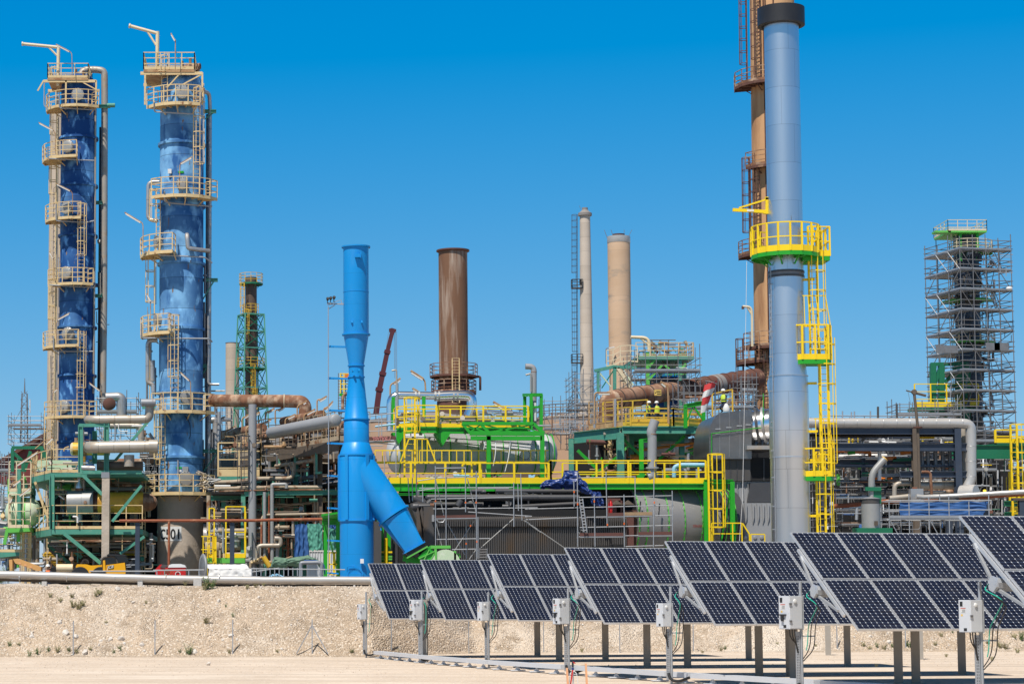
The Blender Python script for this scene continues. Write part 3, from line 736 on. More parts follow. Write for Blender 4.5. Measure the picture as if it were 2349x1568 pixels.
# ------------------------------------------------------------------ industrial helpers
def ad(a): a = radians(a); return V((sin(a),-cos(a),0))      # 0 = towards the camera, + = to the right
def railing(mb,pts,h=1.1,sp=1.4,r=.024,mids=1,toe=0,post=None,closed=False,first=True):
    pts = [V(p) for p in pts]
    segs = list(zip(pts,pts[1:])) + ([(pts[-1],pts[0])] if closed else [])
    up = V((0,0,1)); pw = post or r * 2
    for k, (a,b) in enumerate(segs):
        L_ = (b-a).length
        if L_ < .02: continue
        n_ = max(1,round(L_/sp))
        for i in range(n_+(1 if k == len(segs)-1 and not closed else 0)):
            p = a + (b-a) * (i/n_); mb.beam(p,p+up*h,pw,pw*.8)
        for m in range(mids+1):
            z = h * (1-m/(mids+1.0)) if mids else h
            mb.beam(a+up*(h if m == 0 else z),b+up*(h if m == 0 else z),r*2 if m == 0 else r*1.8)
        if toe: mb.beam(a+up*toe/2,b+up*toe/2,.012,toe)
    return mb
def arc_pts(c,r,a0,a1,z,step=22.5):
    n_ = max(1,math.ceil(abs(a1-a0)/step)); c = V((c[0],c[1],0))
    return [c+ad(a0+(a1-a0)*i/n_)*r+V((0,0,z)) for i in range(n_+1)]
def platform(root,c,z,R,Ro,a0,a1,m='cream',mr=None,fl=None,h=1.1,sp=1.1,toe=.0,mids=2,r=.026,post=.065,step=22.5):
    """a ring-sector walkway round a column: floor with fascia, brackets, and its railing as a sub-part"""
    inn = arc_pts(c,R+.02,a0,a1,z,step); out = arc_pts(c,Ro,a0,a1,z,step)
    mb = MB()
    for i in range(len(inn)-1):
        mb.prism([inn[i],inn[i+1],out[i+1],out[i]],(0,0,.05))
        mb.beam(out[i]+V((0,0,-.06)),out[i+1]+V((0,0,-.06)),.05,.20)
    for i in range(0,len(inn),1):
        if i % 2: mb.beam(inn[i]+V((0,0,-.5)),out[i]*.6+inn[i]*.4+V((0,0,-.1)),.06)
        mb.beam(inn[i]+V((0,0,-.06)),out[i]+V((0,0,-.06)),.06,.12)
    p = mb.build('platform',fl or m,root,smooth=False)
    rl = MB(); up = V((0,0,.05))
    rr = [q+up for q in out]
    if abs(a1-a0) < 350: rr = [inn[0]*.75+out[0]*.25+up] + rr + [inn[-1]*.75+out[-1]*.25+up]
    railing(rl,rr,h,sp,r,mids,toe,post); rl.build('railing',mr or m,p,smooth=False)
    return p
def ladder(root,base,top,face,m='cream',wd=.45,cage=True,rung=.3,r=.028,cz=2.2,cr=.38):
    """base, top: points on the ladder line; face: horizontal direction the climber stands in"""
    base = V(base); top = V(top); f = V(face).normalized(); s_ = V((f.y,-f.x,0))
    mb = MB(); h = top.z - base.z
    for k in (-1,1): mb.beam(base+s_*k*wd/2,top+s_*k*wd/2,r*2,r*2.4)
    n_ = int(h/rung)
    for i in range(n_+1):
        p = base + (top-base) * (i/max(1,n_)); mb.beam(p-s_*wd/2,p+s_*wd/2,.028)
    lo = mb.build('ladder',m,root,smooth=False)
    if cage and h > cz + .5:
        cg = MB(); z = cz; angs = [-100,-60,-20,20,60,100]
        def pt(a,zz): a = radians(a); return base + (top-base) * (zz/h) + f * (cr*.9+cr*cos(a)*.9-.1) + s_ * cr * sin(a)
        while z < h + .3:
            zz = min(z,h)
            ring = [base+(top-base)*(zz/h)-s_*wd/2] + [pt(a,zz) for a in angs] + [base+(top-base)*(zz/h)+s_*wd/2]
            for a, b in zip(ring,ring[1:]): cg.beam(a,b,.02,.055)
            z += 1.0
        for a in angs[1:-1]: cg.beam(pt(a,cz),pt(a,h),.04,.02)
        cg.build('cage',m,lo,smooth=False)
    return lo
def ring(root,c,z,r,w_,h,m,name='flange'):
    return MB().lathe((c[0],c[1],z),[(r,-h/2),(r+w_,-h/2),(r+w_,h/2),(r,h/2)],40,caps=False).build(name,m,root)
def manhole(root,c,z,a,R,r,m='cap_grey',proud=.35):
    d = ad(a); p = V((c[0],c[1],z)) + d * (R-.1)
    mb = MB().lathe(p,[(r*.86,0),(r*.86,proud),(r,proud),(r,proud+.07),(r*.96,proud+.09),(r*.5,proud+.12),(0,proud+.12)],24,axis=d)
    mh = mb.build('manhole',m,root)
    b = MB()
    for k in range(14):
        t = 2 * pi * k / 14; q = p + d * (proud+.03) + V((d.y,-d.x,0)) * cos(t) * r * .93 + V((0,0,1)) * sin(t) * r * .93
        b.beam(q,q+d*.09,.04)
    b.build('bolts','galv_dark',mh,smooth=False)
    return mh
def lamp(root,base,top,la,lb,m='rusty_cream',r=.03,name='lamp',size=.13):
    """a pole bent over into a fluorescent floodlight"""
    base, top, la, lb = V(base), V(top), V(la), V(lb)
    p = MB().pipe([base,top,la*.7+lb*.3],r,6,R=.35).build('lamp_post',m,root)
    d = (lb-la).normalized()
    h = MB(); h.beam(la,lb,size*1.4,size*.5); h.build('lamp_hood',m,p,smooth=False)
    t = MB(); t.beam(la+d*.06+V((0,-.02,-size*.5)),lb-d*.06+V((0,-.02,-size*.5)),size*1.1,size*.5); t.build('lamp_tube','lamp_white',p,smooth=False)
    return p
def davit(root,base,top,tip,br0,br1,r=.12,m='cream_clean'):
    mb = MB(); mb.pipe([base,top],r,10); mb.pipe([V(top)+V((0,0,-r)),tip],r*.9,10)
    mb.pipe([br0,br1],r*.55,8); d = (V(tip)-V(top)).normalized(); mb.pipe([V(tip),V(tip)+d*.1],r*1.25,10)
    return mb.build('davit',m,root)

# ------------------------------------------------------------------ blue column in front (marked C501)
D5 = 140.; s5 = 8722 / D5
def zq(fn,x,y,D): return fn(x,y,D).z
cx5 = W(722,1900,D5).x; c5 = (cx5,D5); R5 = 1.42
root = T('distillation_column','taller pale blue column on a concrete skirt marked C501','column',(cx5,D5,ZP))
ztop5 = zq(zA,1135,520,D5-1)
zsk = zq(zC,1400,748,D5-R5)
MB().lathe((cx5,D5,0),[(R5,zsk),(R5,ztop5),(R5*.93,ztop5+.35),(R5*.72,ztop5+.68),(R5*.4,ztop5+.86),(0,ztop5+.92)],48).build('shell','column_blue_pale',root)
sk = MB().lathe((cx5,D5,0),[(1.47,ZP-.3),(1.47,zsk-.05),(R5,zsk)],48,caps=False).build('skirt','concrete',root)
for fn, y in ((zA,885),(zA,1272),(zB,285),(zB,800),(zB,1302),(zC,440)):
    ring(root,c5,zq(fn,1400,y,D5-R5),R5,.14,.16,'column_blue_pale')
# number plate on the skirt
def curved_text(txt,size,a_c,z,R,c,m,parent,name,depth=.01,sx=1.):
    cu = bpy.data.curves.new('t','FONT'); cu.body = txt; cu.size = size; cu.align_x = 'CENTER'; cu.extrude = 0
    cu.offset = size * .022
    ob = bpy.data.objects.new('t',cu); me = bpy.data.meshes.new_from_object(ob)
    bpy.data.objects.remove(ob); mb = MB()
    for v_ in me.vertices:
        a = a_c + math.degrees(v_.co.x*sx/R); mb.v.append(tuple(V((c[0],c[1],z+v_.co.y))+ad(a)*(R+depth)))
    mb.f = [tuple(p.vertices) for p in me.polygons]; bpy.data.meshes.remove(me)
    return mb.build(name,m,parent,smooth=False,recalc=False)
zp0, zp1 = zq(zC,1340,1102,D5-1.4), zq(zC,1340,990,D5-1.4)
pa = lambda x: math.degrees(math.asin(max(-1,min(1,(zC(x,1040,D5-1.3).x-cx5)/1.48))))
a0, a1 = pa(1255), pa(1423)
pl = MB().lathe((cx5,D5,0),[(1.475,zp0),(1.482,zp0),(1.482,zp1),(1.475,zp1)],12,caps=False,a0=radians(a0),a1=radians(a1)).build('number_plate','label_white',sk)
curved_text('C501',(zp1-zp0)*.98,(a0+a1)/2,zp0+(zp1-zp0)*.14,1.482,c5,'ink',sk,'lettering',.012,.80)
Ro = 2.52
def z5(fn,y): return zq(fn,1135,y,D5-Ro)
P5 = [(z5(zA,640),-62,30,Ro),(z5(zA,1218),-48,68,Ro),(z5(zB,200),-105,-10,2.65),(z5(zB,832),-105,-14,2.6),(z5(zB,1452),-45,62,Ro),(z5(zC,722),-100,62,2.5)]
for z, b0, b1, ro in P5: platform(root,c5,z,R5,ro,b0,b1)
# square top platform with davit
zt5 = zq(zA,1100,440,D5-1.6)
def flat_platform(root,x0,x1,y0,y1,z,m='cream',mr=None,sides='fblr',h=1.1,sp=.9,toe=.18,mids=2,th=.18,post=.06):
    mb = MB().box(((x0+x1)/2,(y0+y1)/2,z-th/2),x1-x0,y1-y0,th); p = mb.build('platform',m,root,smooth=False)
    rl = MB(); q = dict(f=[(x0,y0,z),(x1,y0,z)],r=[(x1,y0,z),(x1,y1,z)],b=[(x1,y1,z),(x0,y1,z)],l=[(x0,y1,z),(x0,y0,z)])
    for k in sides: railing(rl,q[k],h,sp,.026,mids,toe,post)
    if sides: rl.build('railing',mr or m,p,smooth=False)
    return p
xl, xr = zA(905,440,D5-1).x, zA(1222,440,D5-1).x
flat_platform(root,xl,xr,D5-1.8,D5+1.6,zt5,'rusty_cream','cream')
bm = MB(); xb = zA(1275,440,D5).x
bm.beam((xl-.2,D5-1.7,zt5-.25),(xb,D5-1.7,zt5-.25),.12,.2); bm.beam((xl-.2,D5+1.4,zt5-.25),(xb,D5+1.4,zt5-.25),.12,.2)
for x in (xl+.1,xb): 
    bm.beam((x,D5-1.7,zt5-.2),(x,D5-1.7,P5[0][0]),.11)
bm.beam((xb,D5-1.7,zt5-.3),(xb-1.3,D5-1.7,zt5-1.0),.08); bm.beam((cx5-.1,D5-1.7,zt5-.3),(cx5-.9,D5-1.7,zt5-1.2),.08)
bm.build('support_frame','cream',root,smooth=False)
jb = MB()
for k in range(6):
    px_, py_ = cx5 + random.Random(k).uniform(-.3,1.1), D5 + random.Random(k+9).uniform(-1.2,.5)
    jb.pipe([(px_,py_,zt5),(px_,py_,zt5+.4+.1*k)],.09,8); jb.lathe((px_,py_,zt5+.25),[(.16,0),(.16,.06)],10)
jb.pipe([(cx5,D5,ztop5+.5),(cx5,D5,zt5+.55),(cx5+1.2,D5-.4,zt5+.55)],.2,10,R=.4)
jb.build('valves','rust',root)
davit(root,zA(985,440,D5-1.2),zA(988,200,D5-1.2),zA(818,165,D5-1.2),zA(978,285,D5-1.2),zA(922,195,D5-1.2))
Dl = D5 - 2.4
for b, t, la, lb in ((zA(1099,440,Dl),zA(1100,252,Dl),zA(1098,258,Dl),zA(1072,212,Dl)),(zA(1125,1200,Dl),zA(1128,1030,Dl),zA(1130,1028,Dl),zA(1205,985,Dl)),(zA(897,1540,Dl),zA(897,1398,Dl),zA(885,1395,Dl),zA(782,1333,Dl)),
                     (zB(1180,740,Dl),zB(1180,600,Dl),zB(1184,598,Dl),zB(1150,538,Dl)),(zB(1496,1440,Dl),zB(1494,1225,Dl),zB(1485,1218,Dl),zB(1415,1155,Dl))):
    lamp(root,b,t,la,lb)
# ladders
def col_ladder(a,za,zb_,R=R5,c=c5,root_=None,cage=True,so=.32,wd=.5,m='cream'):
    d = ad(a); b = V((c[0],c[1],za)) + d * (R+so); t = V((c[0],c[1],zb_)) + d * (R+so)
    return ladder(root_ or root,b,t,d,m,wd=wd,cage=cage)
col_ladder(36,P5[1][0],P5[0][0]+1.1); col_ladder(-38,P5[0][0],zt5+1.1); col_ladder(-57,P5[2][0],P5[1][0]+.6); col_ladder(-84,P5[3][0],P5[2][0]+.4)
col_ladder(-11,P5[4][0],P5[3][0]+1.1); col_ladder(-40,P5[5][0],P5[4][0]+.6,cage=True); col_ladder(-66,ZP,P5[5][0],1.6,so=.9)
col_ladder(-46,ZP+8,P5[4][0]+.3,cage=False,so=.5,wd=.4)
for fn, x, y, a, r in ((zA,1140,575,3,.46),(zA,1140,1150,4,.40),(zB,1208,110,-72,.44),(zB,1215,720,-70,.40),(zB,1462,1345,16,.44),(zC,1452,612,14,.46)):
    manhole(root,c5,zq(fn,x,y,D5-R5-.3),a,R5,r)
# pipes that belong to the column
def cpipe(root,pts,r,m='tin_clad_v',n=10,R=.3,name='pipe'): return MB().pipe(pts,r,n,R=R).build(name,m,root)
xp = zA(1316,900,D5+.4).x
cpipe(root,[zA(1255,570,D5-.6),zA(1312,585,D5+.2),V((xp,D5+.4,zq(zA,1316,660,D5))),V((xp,D5+.4,zq(zC,1640,640,D5))),V((xp,D5+.4,zq(zC,1635,1010,D5)))],.13,'tin_clad_v')
cpipe(root,[V((xp-.12,D5+.9,zq(zA,1316,700,D5))),V((xp-.12,D5+.9,zq(zC,1600,600,D5)))],.16,'galv_dark')
cpipe(root,[zC(1645,160,D5+.6),zC(1690,150,D5+.6),zC(1690,200,D5+.6),zC(1692,640,D5+.6)],.21,'tin_clad_v',R=.4)
cpipe(root,[zA(1000,1142,D5-.3),zA(930,1142,D5-.3),zA(928,1375,D5-.3),zA(985,1388,D5-.5)],.135,'tin_clad_v',R=.35)
cpipe(root,[zB(1235,905,D5-.3),zB(1157,905,D5-.3),zB(1157,1235,D5-.3),zB(1200,1250,D5-.3),zB(1203,1310,D5-.3)],.14,'tin_clad_v',R=.35)
cpipe(root,[zB(1193,1060,D5-.2),zB(1193,1225,D5-.2)],.18,'tin_clad_v')
cpipe(root,[zB(1465,78,D5-1.2),zB(1466,76,D5-2.),zB(1474,180,D5-1.95),zB(1500,188,D5-1.9),zB(1640,205,D5-1.1)],.145,'tin_clad_v',R=.35)
for pts in ([zA(968,640,D5-2.4),zA(968,702,D5-2.),zA(1205,716,D5-1.6)],[zA(1032,1200,D5-2.4),zA(1032,1265,D5-2),zA(1075,1275,D5-1.7),zA(1330,1295,D5-1)],[zB(1243,150,D5-2.3),zB(1243,235,D5-2),zB(1600,252,D5-1.5),zB(1662,296,D5-1)],
            [zB(1110,780,D5-2.3),zB(1110,885,D5-2),zB(1640,890,D5-1.55),zB(1662,915,D5-1.2)],[zC(1395,470,D5-1.5),zC(1395,600,D5-1.6)]):
    cpipe(root,pts,.05,'galv',8,R=.15)
cpipe(root,[zC(1448,120,D5-1.47),zC(1490,180,D5-1.45),zC(1492,280,D5-1.45),zC(1480,305,D5-1.47)],.025,'cable_black',6,R=.3,name='cable')
for fn, x0, x1, y in ((zA,1278,1356,700),(zB,1575,1707,432),(zB,1575,1642,1106),(zC,1585,1742,399)):
    g = MB(); a, b = fn(x0,y,D5+.3), fn(x1,y,D5+.3); g.ibeam(a,b,.25,.22); g.beam(b*.75+a*.25+V((0,0,-.1)),a+V((.1,0,-1.3 if x1-x0 > 100 else-.5)),.08)
    g.build('pipe_bracket','teal',root,smooth=False)
MB().prism([zC(1430,520,D5-1.5),zC(1475,520,D5-1.5),zC(1475,562,D5-1.5),zC(1430,562,D5-1.5)],(0,.2,0)).build('junction_box','cap_grey',root,smooth=False)
MB().prism([zC(1382,522,D5-1.46),zC(1425,522,D5-1.46),zC(1425,536,D5-1.46),zC(1382,536,D5-1.46)],(0,.1,0)).build('green_sign','green',root,smooth=False)
MB().prism([zC(1398,545,D5-1.46),zC(1423,545,D5-1.46),zC(1423,562,D5-1.46),zC(1398,562,D5-1.46)],(0,.1,0)).build('white_sign','label_white',root,smooth=False)
MB().prism([zA(1052,1060,D5-1.44),zA(1075,1060,D5-1.44),zA(1075,1088,D5-1.44),zA(1052,1088,D5-1.44)],(0,.1,0)).build('white_sign','label_white',root,smooth=False)
MB().prism([zA(1118,1073,D5-1.46),zA(1152,1073,D5-1.46),zA(1152,1085,D5-1.46),zA(1118,1085,D5-1.46)],(0,.1,0)).build('green_sign','green',root,smooth=False)
vb = MB(); rr = random.Random(5)
for k in range(16):
    p = zC(rr.uniform(1545,1650),rr.uniform(565,700),D5-1.9); q = p + V((rr.uniform(-.5,.5),0,rr.uniform(-.3,.3))); vb.pipe([p,q],.05,6)
    if k % 2: vb.lathe(p,[(.1,0),(.1,.06)],8,axis=(rr.uniform(-1,1),-1,rr.uniform(-1,1)))
vb.build('valves','warm_tin',root)

# ------------------------------------------------------------------ second blue column on the left
D6 = 165.; c6x = W(307,1500,D6).x; c6 = (c6x,D6); R6 = 1.36
root = T('distillation_column','dark blue column at the left with a fat grey pipe running down its right side','column',(c6x,D6,ZP))
ztop6 = zq(zA,490,520,D6-1)
MB().lathe((c6x,D6,0),[(R6,ZP),(R6,ztop6),(R6*.93,ztop6+.33),(R6*.72,ztop6+.66),(R6*.4,ztop6+.84),(0,ztop6+.9)],48).build('shell','column_blue_dark',root)
for fn, y in ((zA,850),(zA,1150),(zA,1465),(zB,450),(zB,790),(zB,1170),(zC,322)): ring(root,c6,zq(fn,600,y,D6-R6),R6,.16,.17,'column_blue_dark')
Rp = 2.5
def z6(fn,y): return zq(fn,500,y,D6-Rp)
P6 = [(z6(zA,652),-100,42,Rp),(z6(zA,975),-108,2,2.75),(z6(zA,1358),-98,10,2.5),(z6(zB,450),-60,34,2.45),(z6(zB,938),-98,8,2.6),(z6(zB,1495),-62,40,2.6)]
for z, b0, b1, ro in P6: platform(root,c6,z,R6,ro,b0,b1)
zt6 = zq(zA,450,490,D6-1.7)
xl, xr = zA(305,480,D6-1).x, zA(558,480,D6-1).x; xb = zA(608,480,D6-1).x
flat_platform(root,xl,xr,D6-1.8,D6+1.6,zt6,'rusty_cream','cream')
bm = MB()
for yy in (-1.7,1.4): bm.beam((xl-.3,D6+yy,zt6-.25),(xb,D6+yy,zt6-.25),.12,.2)
for x in (xb,zA(428,480,D6).x): bm.beam((x,D6-1.7,zt6-.2),(x,D6-1.7,P6[0][0]),.12)
bm.beam((xl-.3,D6-1.7,zt6-.2),(xl-.75,D6-1.7,zt6-1.0),.1); bm.beam((xb,D6-1.7,zt6-.9),(xb-1.1,D6-1.7,zt6-.3),.08)
bm.build('support_frame','cream',root,smooth=False)
jb = MB()
for k in range(6):
    px_, py_ = c6x + random.Random(k+3).uniform(-.6,1.0), D6 + random.Random(k+19).uniform(-1.2,.5)
    jb.pipe([(px_,py_,zt6),(px_,py_,zt6+.5+.12*k)],.09,8); jb.lathe((px_,py_,zt6+.3),[(.16,0),(.16,.06)],10)
jb.build('valves','rust',root)
davit(root,zA(363,540,D6-1.4),zA(367,288,D6-1.4),zA(145,277,D6-1.4),zA(362,355,D6-1.4),zA(296,288,D6-1.4),.13)
Dl = D6 - 2.3
for b, t, la, lb in ((zA(453,470,Dl),zA(450,330,Dl),zA(438,325,Dl),zA(352,280,Dl)),(zA(347,960,Dl),zA(347,825,Dl),zA(335,818,Dl),zA(243,770,Dl)),(zA(455,1340,Dl),zA(455,1205,Dl),zA(442,1197,Dl),zA(353,1153,Dl)),
                     (zB(423,440,Dl),zB(424,268,Dl),zB(418,263,Dl),zB(386,208,Dl)),(zB(443,920,Dl),zB(440,760,Dl),zB(448,742,Dl),zB(545,690,Dl)),(zB(413,1480,Dl),zB(413,1318,Dl),zB(420,1310,Dl),zB(450,1277,Dl)),(zB(795,1480,Dl),zB(797,1305,Dl),zB(785,1298,Dl),zB(700,1235,Dl))):
    lamp(root,b,t,la,lb)
L6 = lambda a, za, zb_, **k: col_ladder(a,za,zb_,R6,c6,root,**k)
L6(-96,P6[1][0],P6[0][0]+.6); L6(-66,P6[0][0],zt6+1.1); L6(-88,P6[2][0],P6[1][0]+.4); L6(14,P6[3][0],P6[2][0]+1.1); L6(-72,P6[4][0],P6[3][0]+.5); L6(15,P6[5][0],P6[4][0]+1.1); L6(-78,ZP+4,P6[5][0],so=.5); L6(-60,ZP+4,P6[5][0],so=.4,cage=False)
for fn, x, y, a, r in ((zA,488,592,2,.48),(zA,420,915,-26,.50),(zA,412,1300,-28,.48),(zB,512,372,-28,.50),(zB,540,850,-20,.50),(zB,498,1420,-33,.52)):
    manhole(root,c6,zq(fn,x,y,D6-R6-.3),a,R6,r)
cpipe(root,[V((c6x,D6+.2,ztop6+.6)),zA(520,440,D6+.3),zA(600,438,D6+.3),zA(655,445,D6+.3),zA(656,600,D6+.3),zB(815,600,D6+.3),zB(805,1400,D6+.3)],.26,'warm_tin',14,R=.7)
cpipe(root,[zA(636,800,D6+.9),zB(785,700,D6+.9),zB(778,1300,D6+.9)],.17,'charcoal_pipe',10)
cpipe(root,[zA(599,600,D6-.6),zA(596,1500,D6-.6),zB(737,700,D6-.6),zB(733,1320,D6-.6)],.07,'warm_tin',8)
for pts in ([zA(278,520,D6-2.2),zA(276,660,D6-2.2),zA(300,690,D6-2.2)],[zA(372,590,D6-2.4),zA(372,678,D6-2.2),zA(600,690,D6-1.4)],[zA(300,920,D6-2.6),zA(300,995,D6-2.4),zA(590,1008,D6-1.5)],[zA(352,1280,D6-2.4),zA(352,1385,D6-2.2),zA(540,1396,D6-1.6),zA(590,1385,D6-1.5)],[zB(385,470,D6-2.3),zB(735,490,D6-1.5)],[zB(420,870,D6-2.3),zB(420,980,D6-2.2),zB(450,990,D6-2),zB(730,990,D6-1.5)]):
    cpipe(root,pts,.05,'galv',8,R=.15)
for fn, x0, x1, y in ((zA,608,692,668),(zA,600,642,1272),(zB,745,802,555)):
    g = MB(); g.ibeam(fn(x0,y,D6),fn(x1,y,D6),.25,.25); g.build('pipe_bracket','teal',root,smooth=False)
g = MB(); a = zA(672,662,D6-.4); g.pipe([a,a+V((.6,0,0))],.17,10); g.build('spring_support','teal',root)
# concrete chimney behind the left column
D7 = 235.; c = W(232,1400,D7)
root = T('chimney','pale concrete chimney half hidden behind the dark blue left column','chimney',(c.x,D7,ZP))
zt = zq(zA,340,690,D7); rl_ = (W(232,700,D7).x-W(193,700,D7).x)
MB().lathe((c.x,D7,0),[(rl_*1.14,ZP),(rl_,zt),(rl_*.8,zt)],32).build('shaft','concrete_pale',root)
cl = MB()
x = zB(436,800,D7-rl_).x; cl.pipe([(x,D7-rl_-.1,ZP),(x,D7-rl_-.1,zt-1)],.1,8)
cl.build('cable_duct','cream_clean',root)
x = zB(412,800,D7-rl_).x
ladder(root,(x,D7-rl_-.35,ZP),(x,D7-rl_-.35,zt-8),(0,-1,0),'cream',wd=.5,cage=False,rung=.6)

# ------------------------------------------------------------------ left process structure
def bar(root,fn,a,b,D,w,h=None,m='teal',name='beam',D2=None,i=False):
    mb = MB(); p, q = fn(a[0],a[1],D), fn(b[0],b[1],D2 or D)
    (mb.ibeam if i else mb.beam)(p,q,w,h or w); return mb.build(name,m,root,smooth=False)
def hpipe(root,fn,pts,D,r,m,n=12,R=.4,name='pipe'):
    return MB().pipe([fn(x,y,(D+(d[0] if d else 0))) for x,y,*d in pts],r,n,R=R).build(name,m,root)
def vessel(root,a,b,r,m,n=36,head=.45,name='shell',heads=(1,1)):
    """a horizontal drum from a to b with domed heads"""
    a, b = V(a), V(b); L_ = (b-a).length; ax = (b-a).normalized(); pr = []
    if heads[0]: pr += [(r*sin(t),-r*head*cos(t)) for t in [pi/2*k/6 for k in range(6)]]
    else: pr += [(0,0)]
    pr += [(r,0),(r,L_)]
    if heads[1]: pr += [(r*cos(t),L_+r*head*sin(t)) for t in [pi/2*(k+1)/6 for k in range(6)]]
    else: pr += [(0,L_)]
    return MB().lathe(a,pr,n,axis=ax,caps=False).build(name,m,root)
def rail_part(root,pts,m,h=1.1,sp=1.3,toe=.18,mids=2,post=.06,r=.025,name='railing'):
    return railing(MB(),pts,h,sp,r,mids,toe,post).build(name,m,root,smooth=False)
Da = 134.
root = T('process_structure','teal steel process structure with cream railings left of the marked column','process unit',W(300,2330,Da+5))
# main levels: floor slabs reach back so that the inside lies in shade
def deck(root,fn,x0,x1,y,D0,D1,m='teal',th=.25,name='deck'):
    a, b = fn(x0,y,D0), fn(x1,y,D0)
    return MB().prism([(a.x,D0,a.z),(b.x,D0,a.z),(b.x,D1,a.z),(a.x,D1,a.z)],(0,0,-th)).build(name,m,root,smooth=False)
deck(root,zC,405,1120,1012,Da,Da+16,'teal',.3)
deck(root,zC,400,1125,570,Da+1,Da+16,'teal',.25)
z1 = zC(405,1008,Da).z; z2 = zC(400,566,Da+1).z
A1 = zC(245,1050,Da+6); A1.z = z1; A2 = zC(245,600,Da+6); A2.z = z2
for z, Dz, Ax, y in ((z1,Da,A1,1008),(z2,Da+1,A2,566)):
    e = zC(405,y,Dz); MB().prism([(Ax.x,Ax.y,z),(e.x,Dz,z),(e.x,Dz+14,z),(Ax.x,Dz+14,z)],(0,0,-.4)).build('deck','teal',root,smooth=False)
    rail_part(root,[(Ax.x,Ax.y+2,z),(Ax.x,Ax.y,z),(e.x,Dz,z)],'cream',1.45)
    f = zC(800 if z == z1 else 640,y,Dz); rail_part(root,[(e.x,Dz,z),(f.x,Dz,z)],'cream',1.45)
p, q = zC(862,1008,Da), zC(1115,1008,Da); rail_part(root,[p,q],'cream',1.45)
for x, y0, y1, D in ((408,585,1010,Da),(258,615,920,Da+6),(632,195,565,Da),(742,240,500,Da+4),(835,180,578,Da),(730,640,720,Da+3)):
    p = zC(x,y0,D); q = zC(x,y1,D); MB().ibeam(q,p,.34 if x in (835,) else .26,.3,.04,up=(1,0,0)).build('column','teal',root,smooth=False)
for a, b, D, w_ in (((620,197),(862,197),Da,.2),((628,565),(1112,565),Da,.22),((650,588),(802,738),Da,.2),((1162,165),(862,522),Da+1,.16),((1110,668),(880,950),Da-1,.17),((1132,1068),(942,1202),Da,.17),((505,1045),(792,1278),Da,.22),
                    ((435,1050),(640,1235),Da+4,.2),((330,1100),(560,1290),Da+6,.2),((275,640),(375,925),Da+3,.16),((370,900),(275,1010),Da+5,.12),((298,920),(480,720),Da+8,.1),((1115,52),(1218,52),Da+2,.25)):
    bar(root,zC,a,b,D,w_,None,'cream' if a == (275,640) else 'teal','brace')
# concrete columns
for x, y0, w_, D, t in ((831,578,.46,Da-.3,578),(755,610,.42,Da+9,610),(1050,620,.5,Da+14,620),(585,1040,.5,Da+10,1040)):
    p = zC(x,y0,D); MB().box((p.x,D,(p.z+ZP)/2),w_,w_,p.z-ZP).build('concrete_column','concrete',root,smooth=False)
MB().box((zC(831,590,Da).x,Da-.3,zC(831,590,Da).z),.5,.5,.35).build('column_head','grey_pipe',root,smooth=False)
# fat insulated pipes, vessels
hpipe(root,zC,[(690,152,5),(690,152,0),(1100,150),(1168,145),(1175,20)],Da,.27,'warm_tin_h',18,.8)
hpipe(root,zC,[(860,200,2),(1060,200,2),(1105,205,2),(1105,320,2)],Da+2,.2,'warm_tin_h',14,.5)
hpipe(root,zC,[(700,370,4),(700,370,0),(1225,362)],Da-.5,.37,'warm_tin_h',20,.8)
MB().lathe(zC(1168,362,Da-.5),[(.42,0),(.42,.55),(.38,.55)],20,axis=(1,0,0)).build('pipe_collar','warm_tin',root)
hpipe(root,zC,[(1012,430),(1012,520)],Da-.2,.32,'warm_tin',16)
hpipe(root,zC,[(760,515),(1120,515)],Da+.5,.30,'brown_steel',14)
hpipe(root,zC,[(640,530),(745,535)],Da,.17,'tin',12)
hpipe(root,zC,[(1170,260),(1225,345)],Da+3,.1,'grey_pipe'); hpipe(root,zC,[(1108,1340-1340+20),(1220,20)],Da-.3,.24,'grey_pipe',16)
p = zC(1108,-260+0,Da)
v_ = vessel(root,zC(572,382,Da+6),zC(860,382,Da+6),.42,'ochre_tank',heads=(1,0)); 
MB().lathe(zC(655,382,Da+6),[(.44,0),(.44,.25)],24,axis=(1,0,0)).build('band','rust',root)
MB().lathe(zC(573,382,Da+6),[(.425,0),(.39,-.1),(.3,-.17),(.0,-.2)],30,axis=(1,0,0)).build('insulated_head','cream_clean',root)
hpipe(root,zC,[(600,330),(600,295)],Da+6,.14,'old_pipe'); hpipe(root,zC,[(590,262),(690,264)],Da+4,.12,'grey_pipe')
hpipe(root,zC,[(500,400),(505,375),(540,365)],Da+6,.05,'rusty_cream',8,.3); hpipe(root,zC,[(655,440),(655,505)],Da+5.5,.15,'ochre_tank')
dr = vessel(root,zC(530,805,Da+2),zC(735,800,Da+2),.75,'cap_grey',heads=(0,0))
MB().lathe(zC(645,805,Da+2),[(.755,-.01),(.765,0),(.755,.01)],36,axis=(1,0,0),caps=False).build('seam','galv',dr)
MB().lathe(zC(668,800,Da+1.25),[(.11,0),(.1,.05),(0,.05)],16,axis=(0,-1,0)).build('port','rust',dr)
MB().lathe(zC(735,803,Da+2),[(.74,0),(.6,.1),(.6,.35)],30,axis=(1,0,0)).build('neck','rust_dark',root)
vessel(root,zC(770,803,Da+2),zC(1125,803,Da+2),.66,'ochre_tank',heads=(0,0))
vessel(root,zC(1125,800,Da+2),zC(1150,800,Da+2),.56,'rust',heads=(0,1),head=1.2)
hpipe(root,zC,[(622,520),(622,640)],Da+2,.15,'tin',14); MB().lathe(zC(622,700,Da+2),[(.23,0),(.23,.22),(.15,.5),(.15,.6)],20).build('reducer','silver',root)
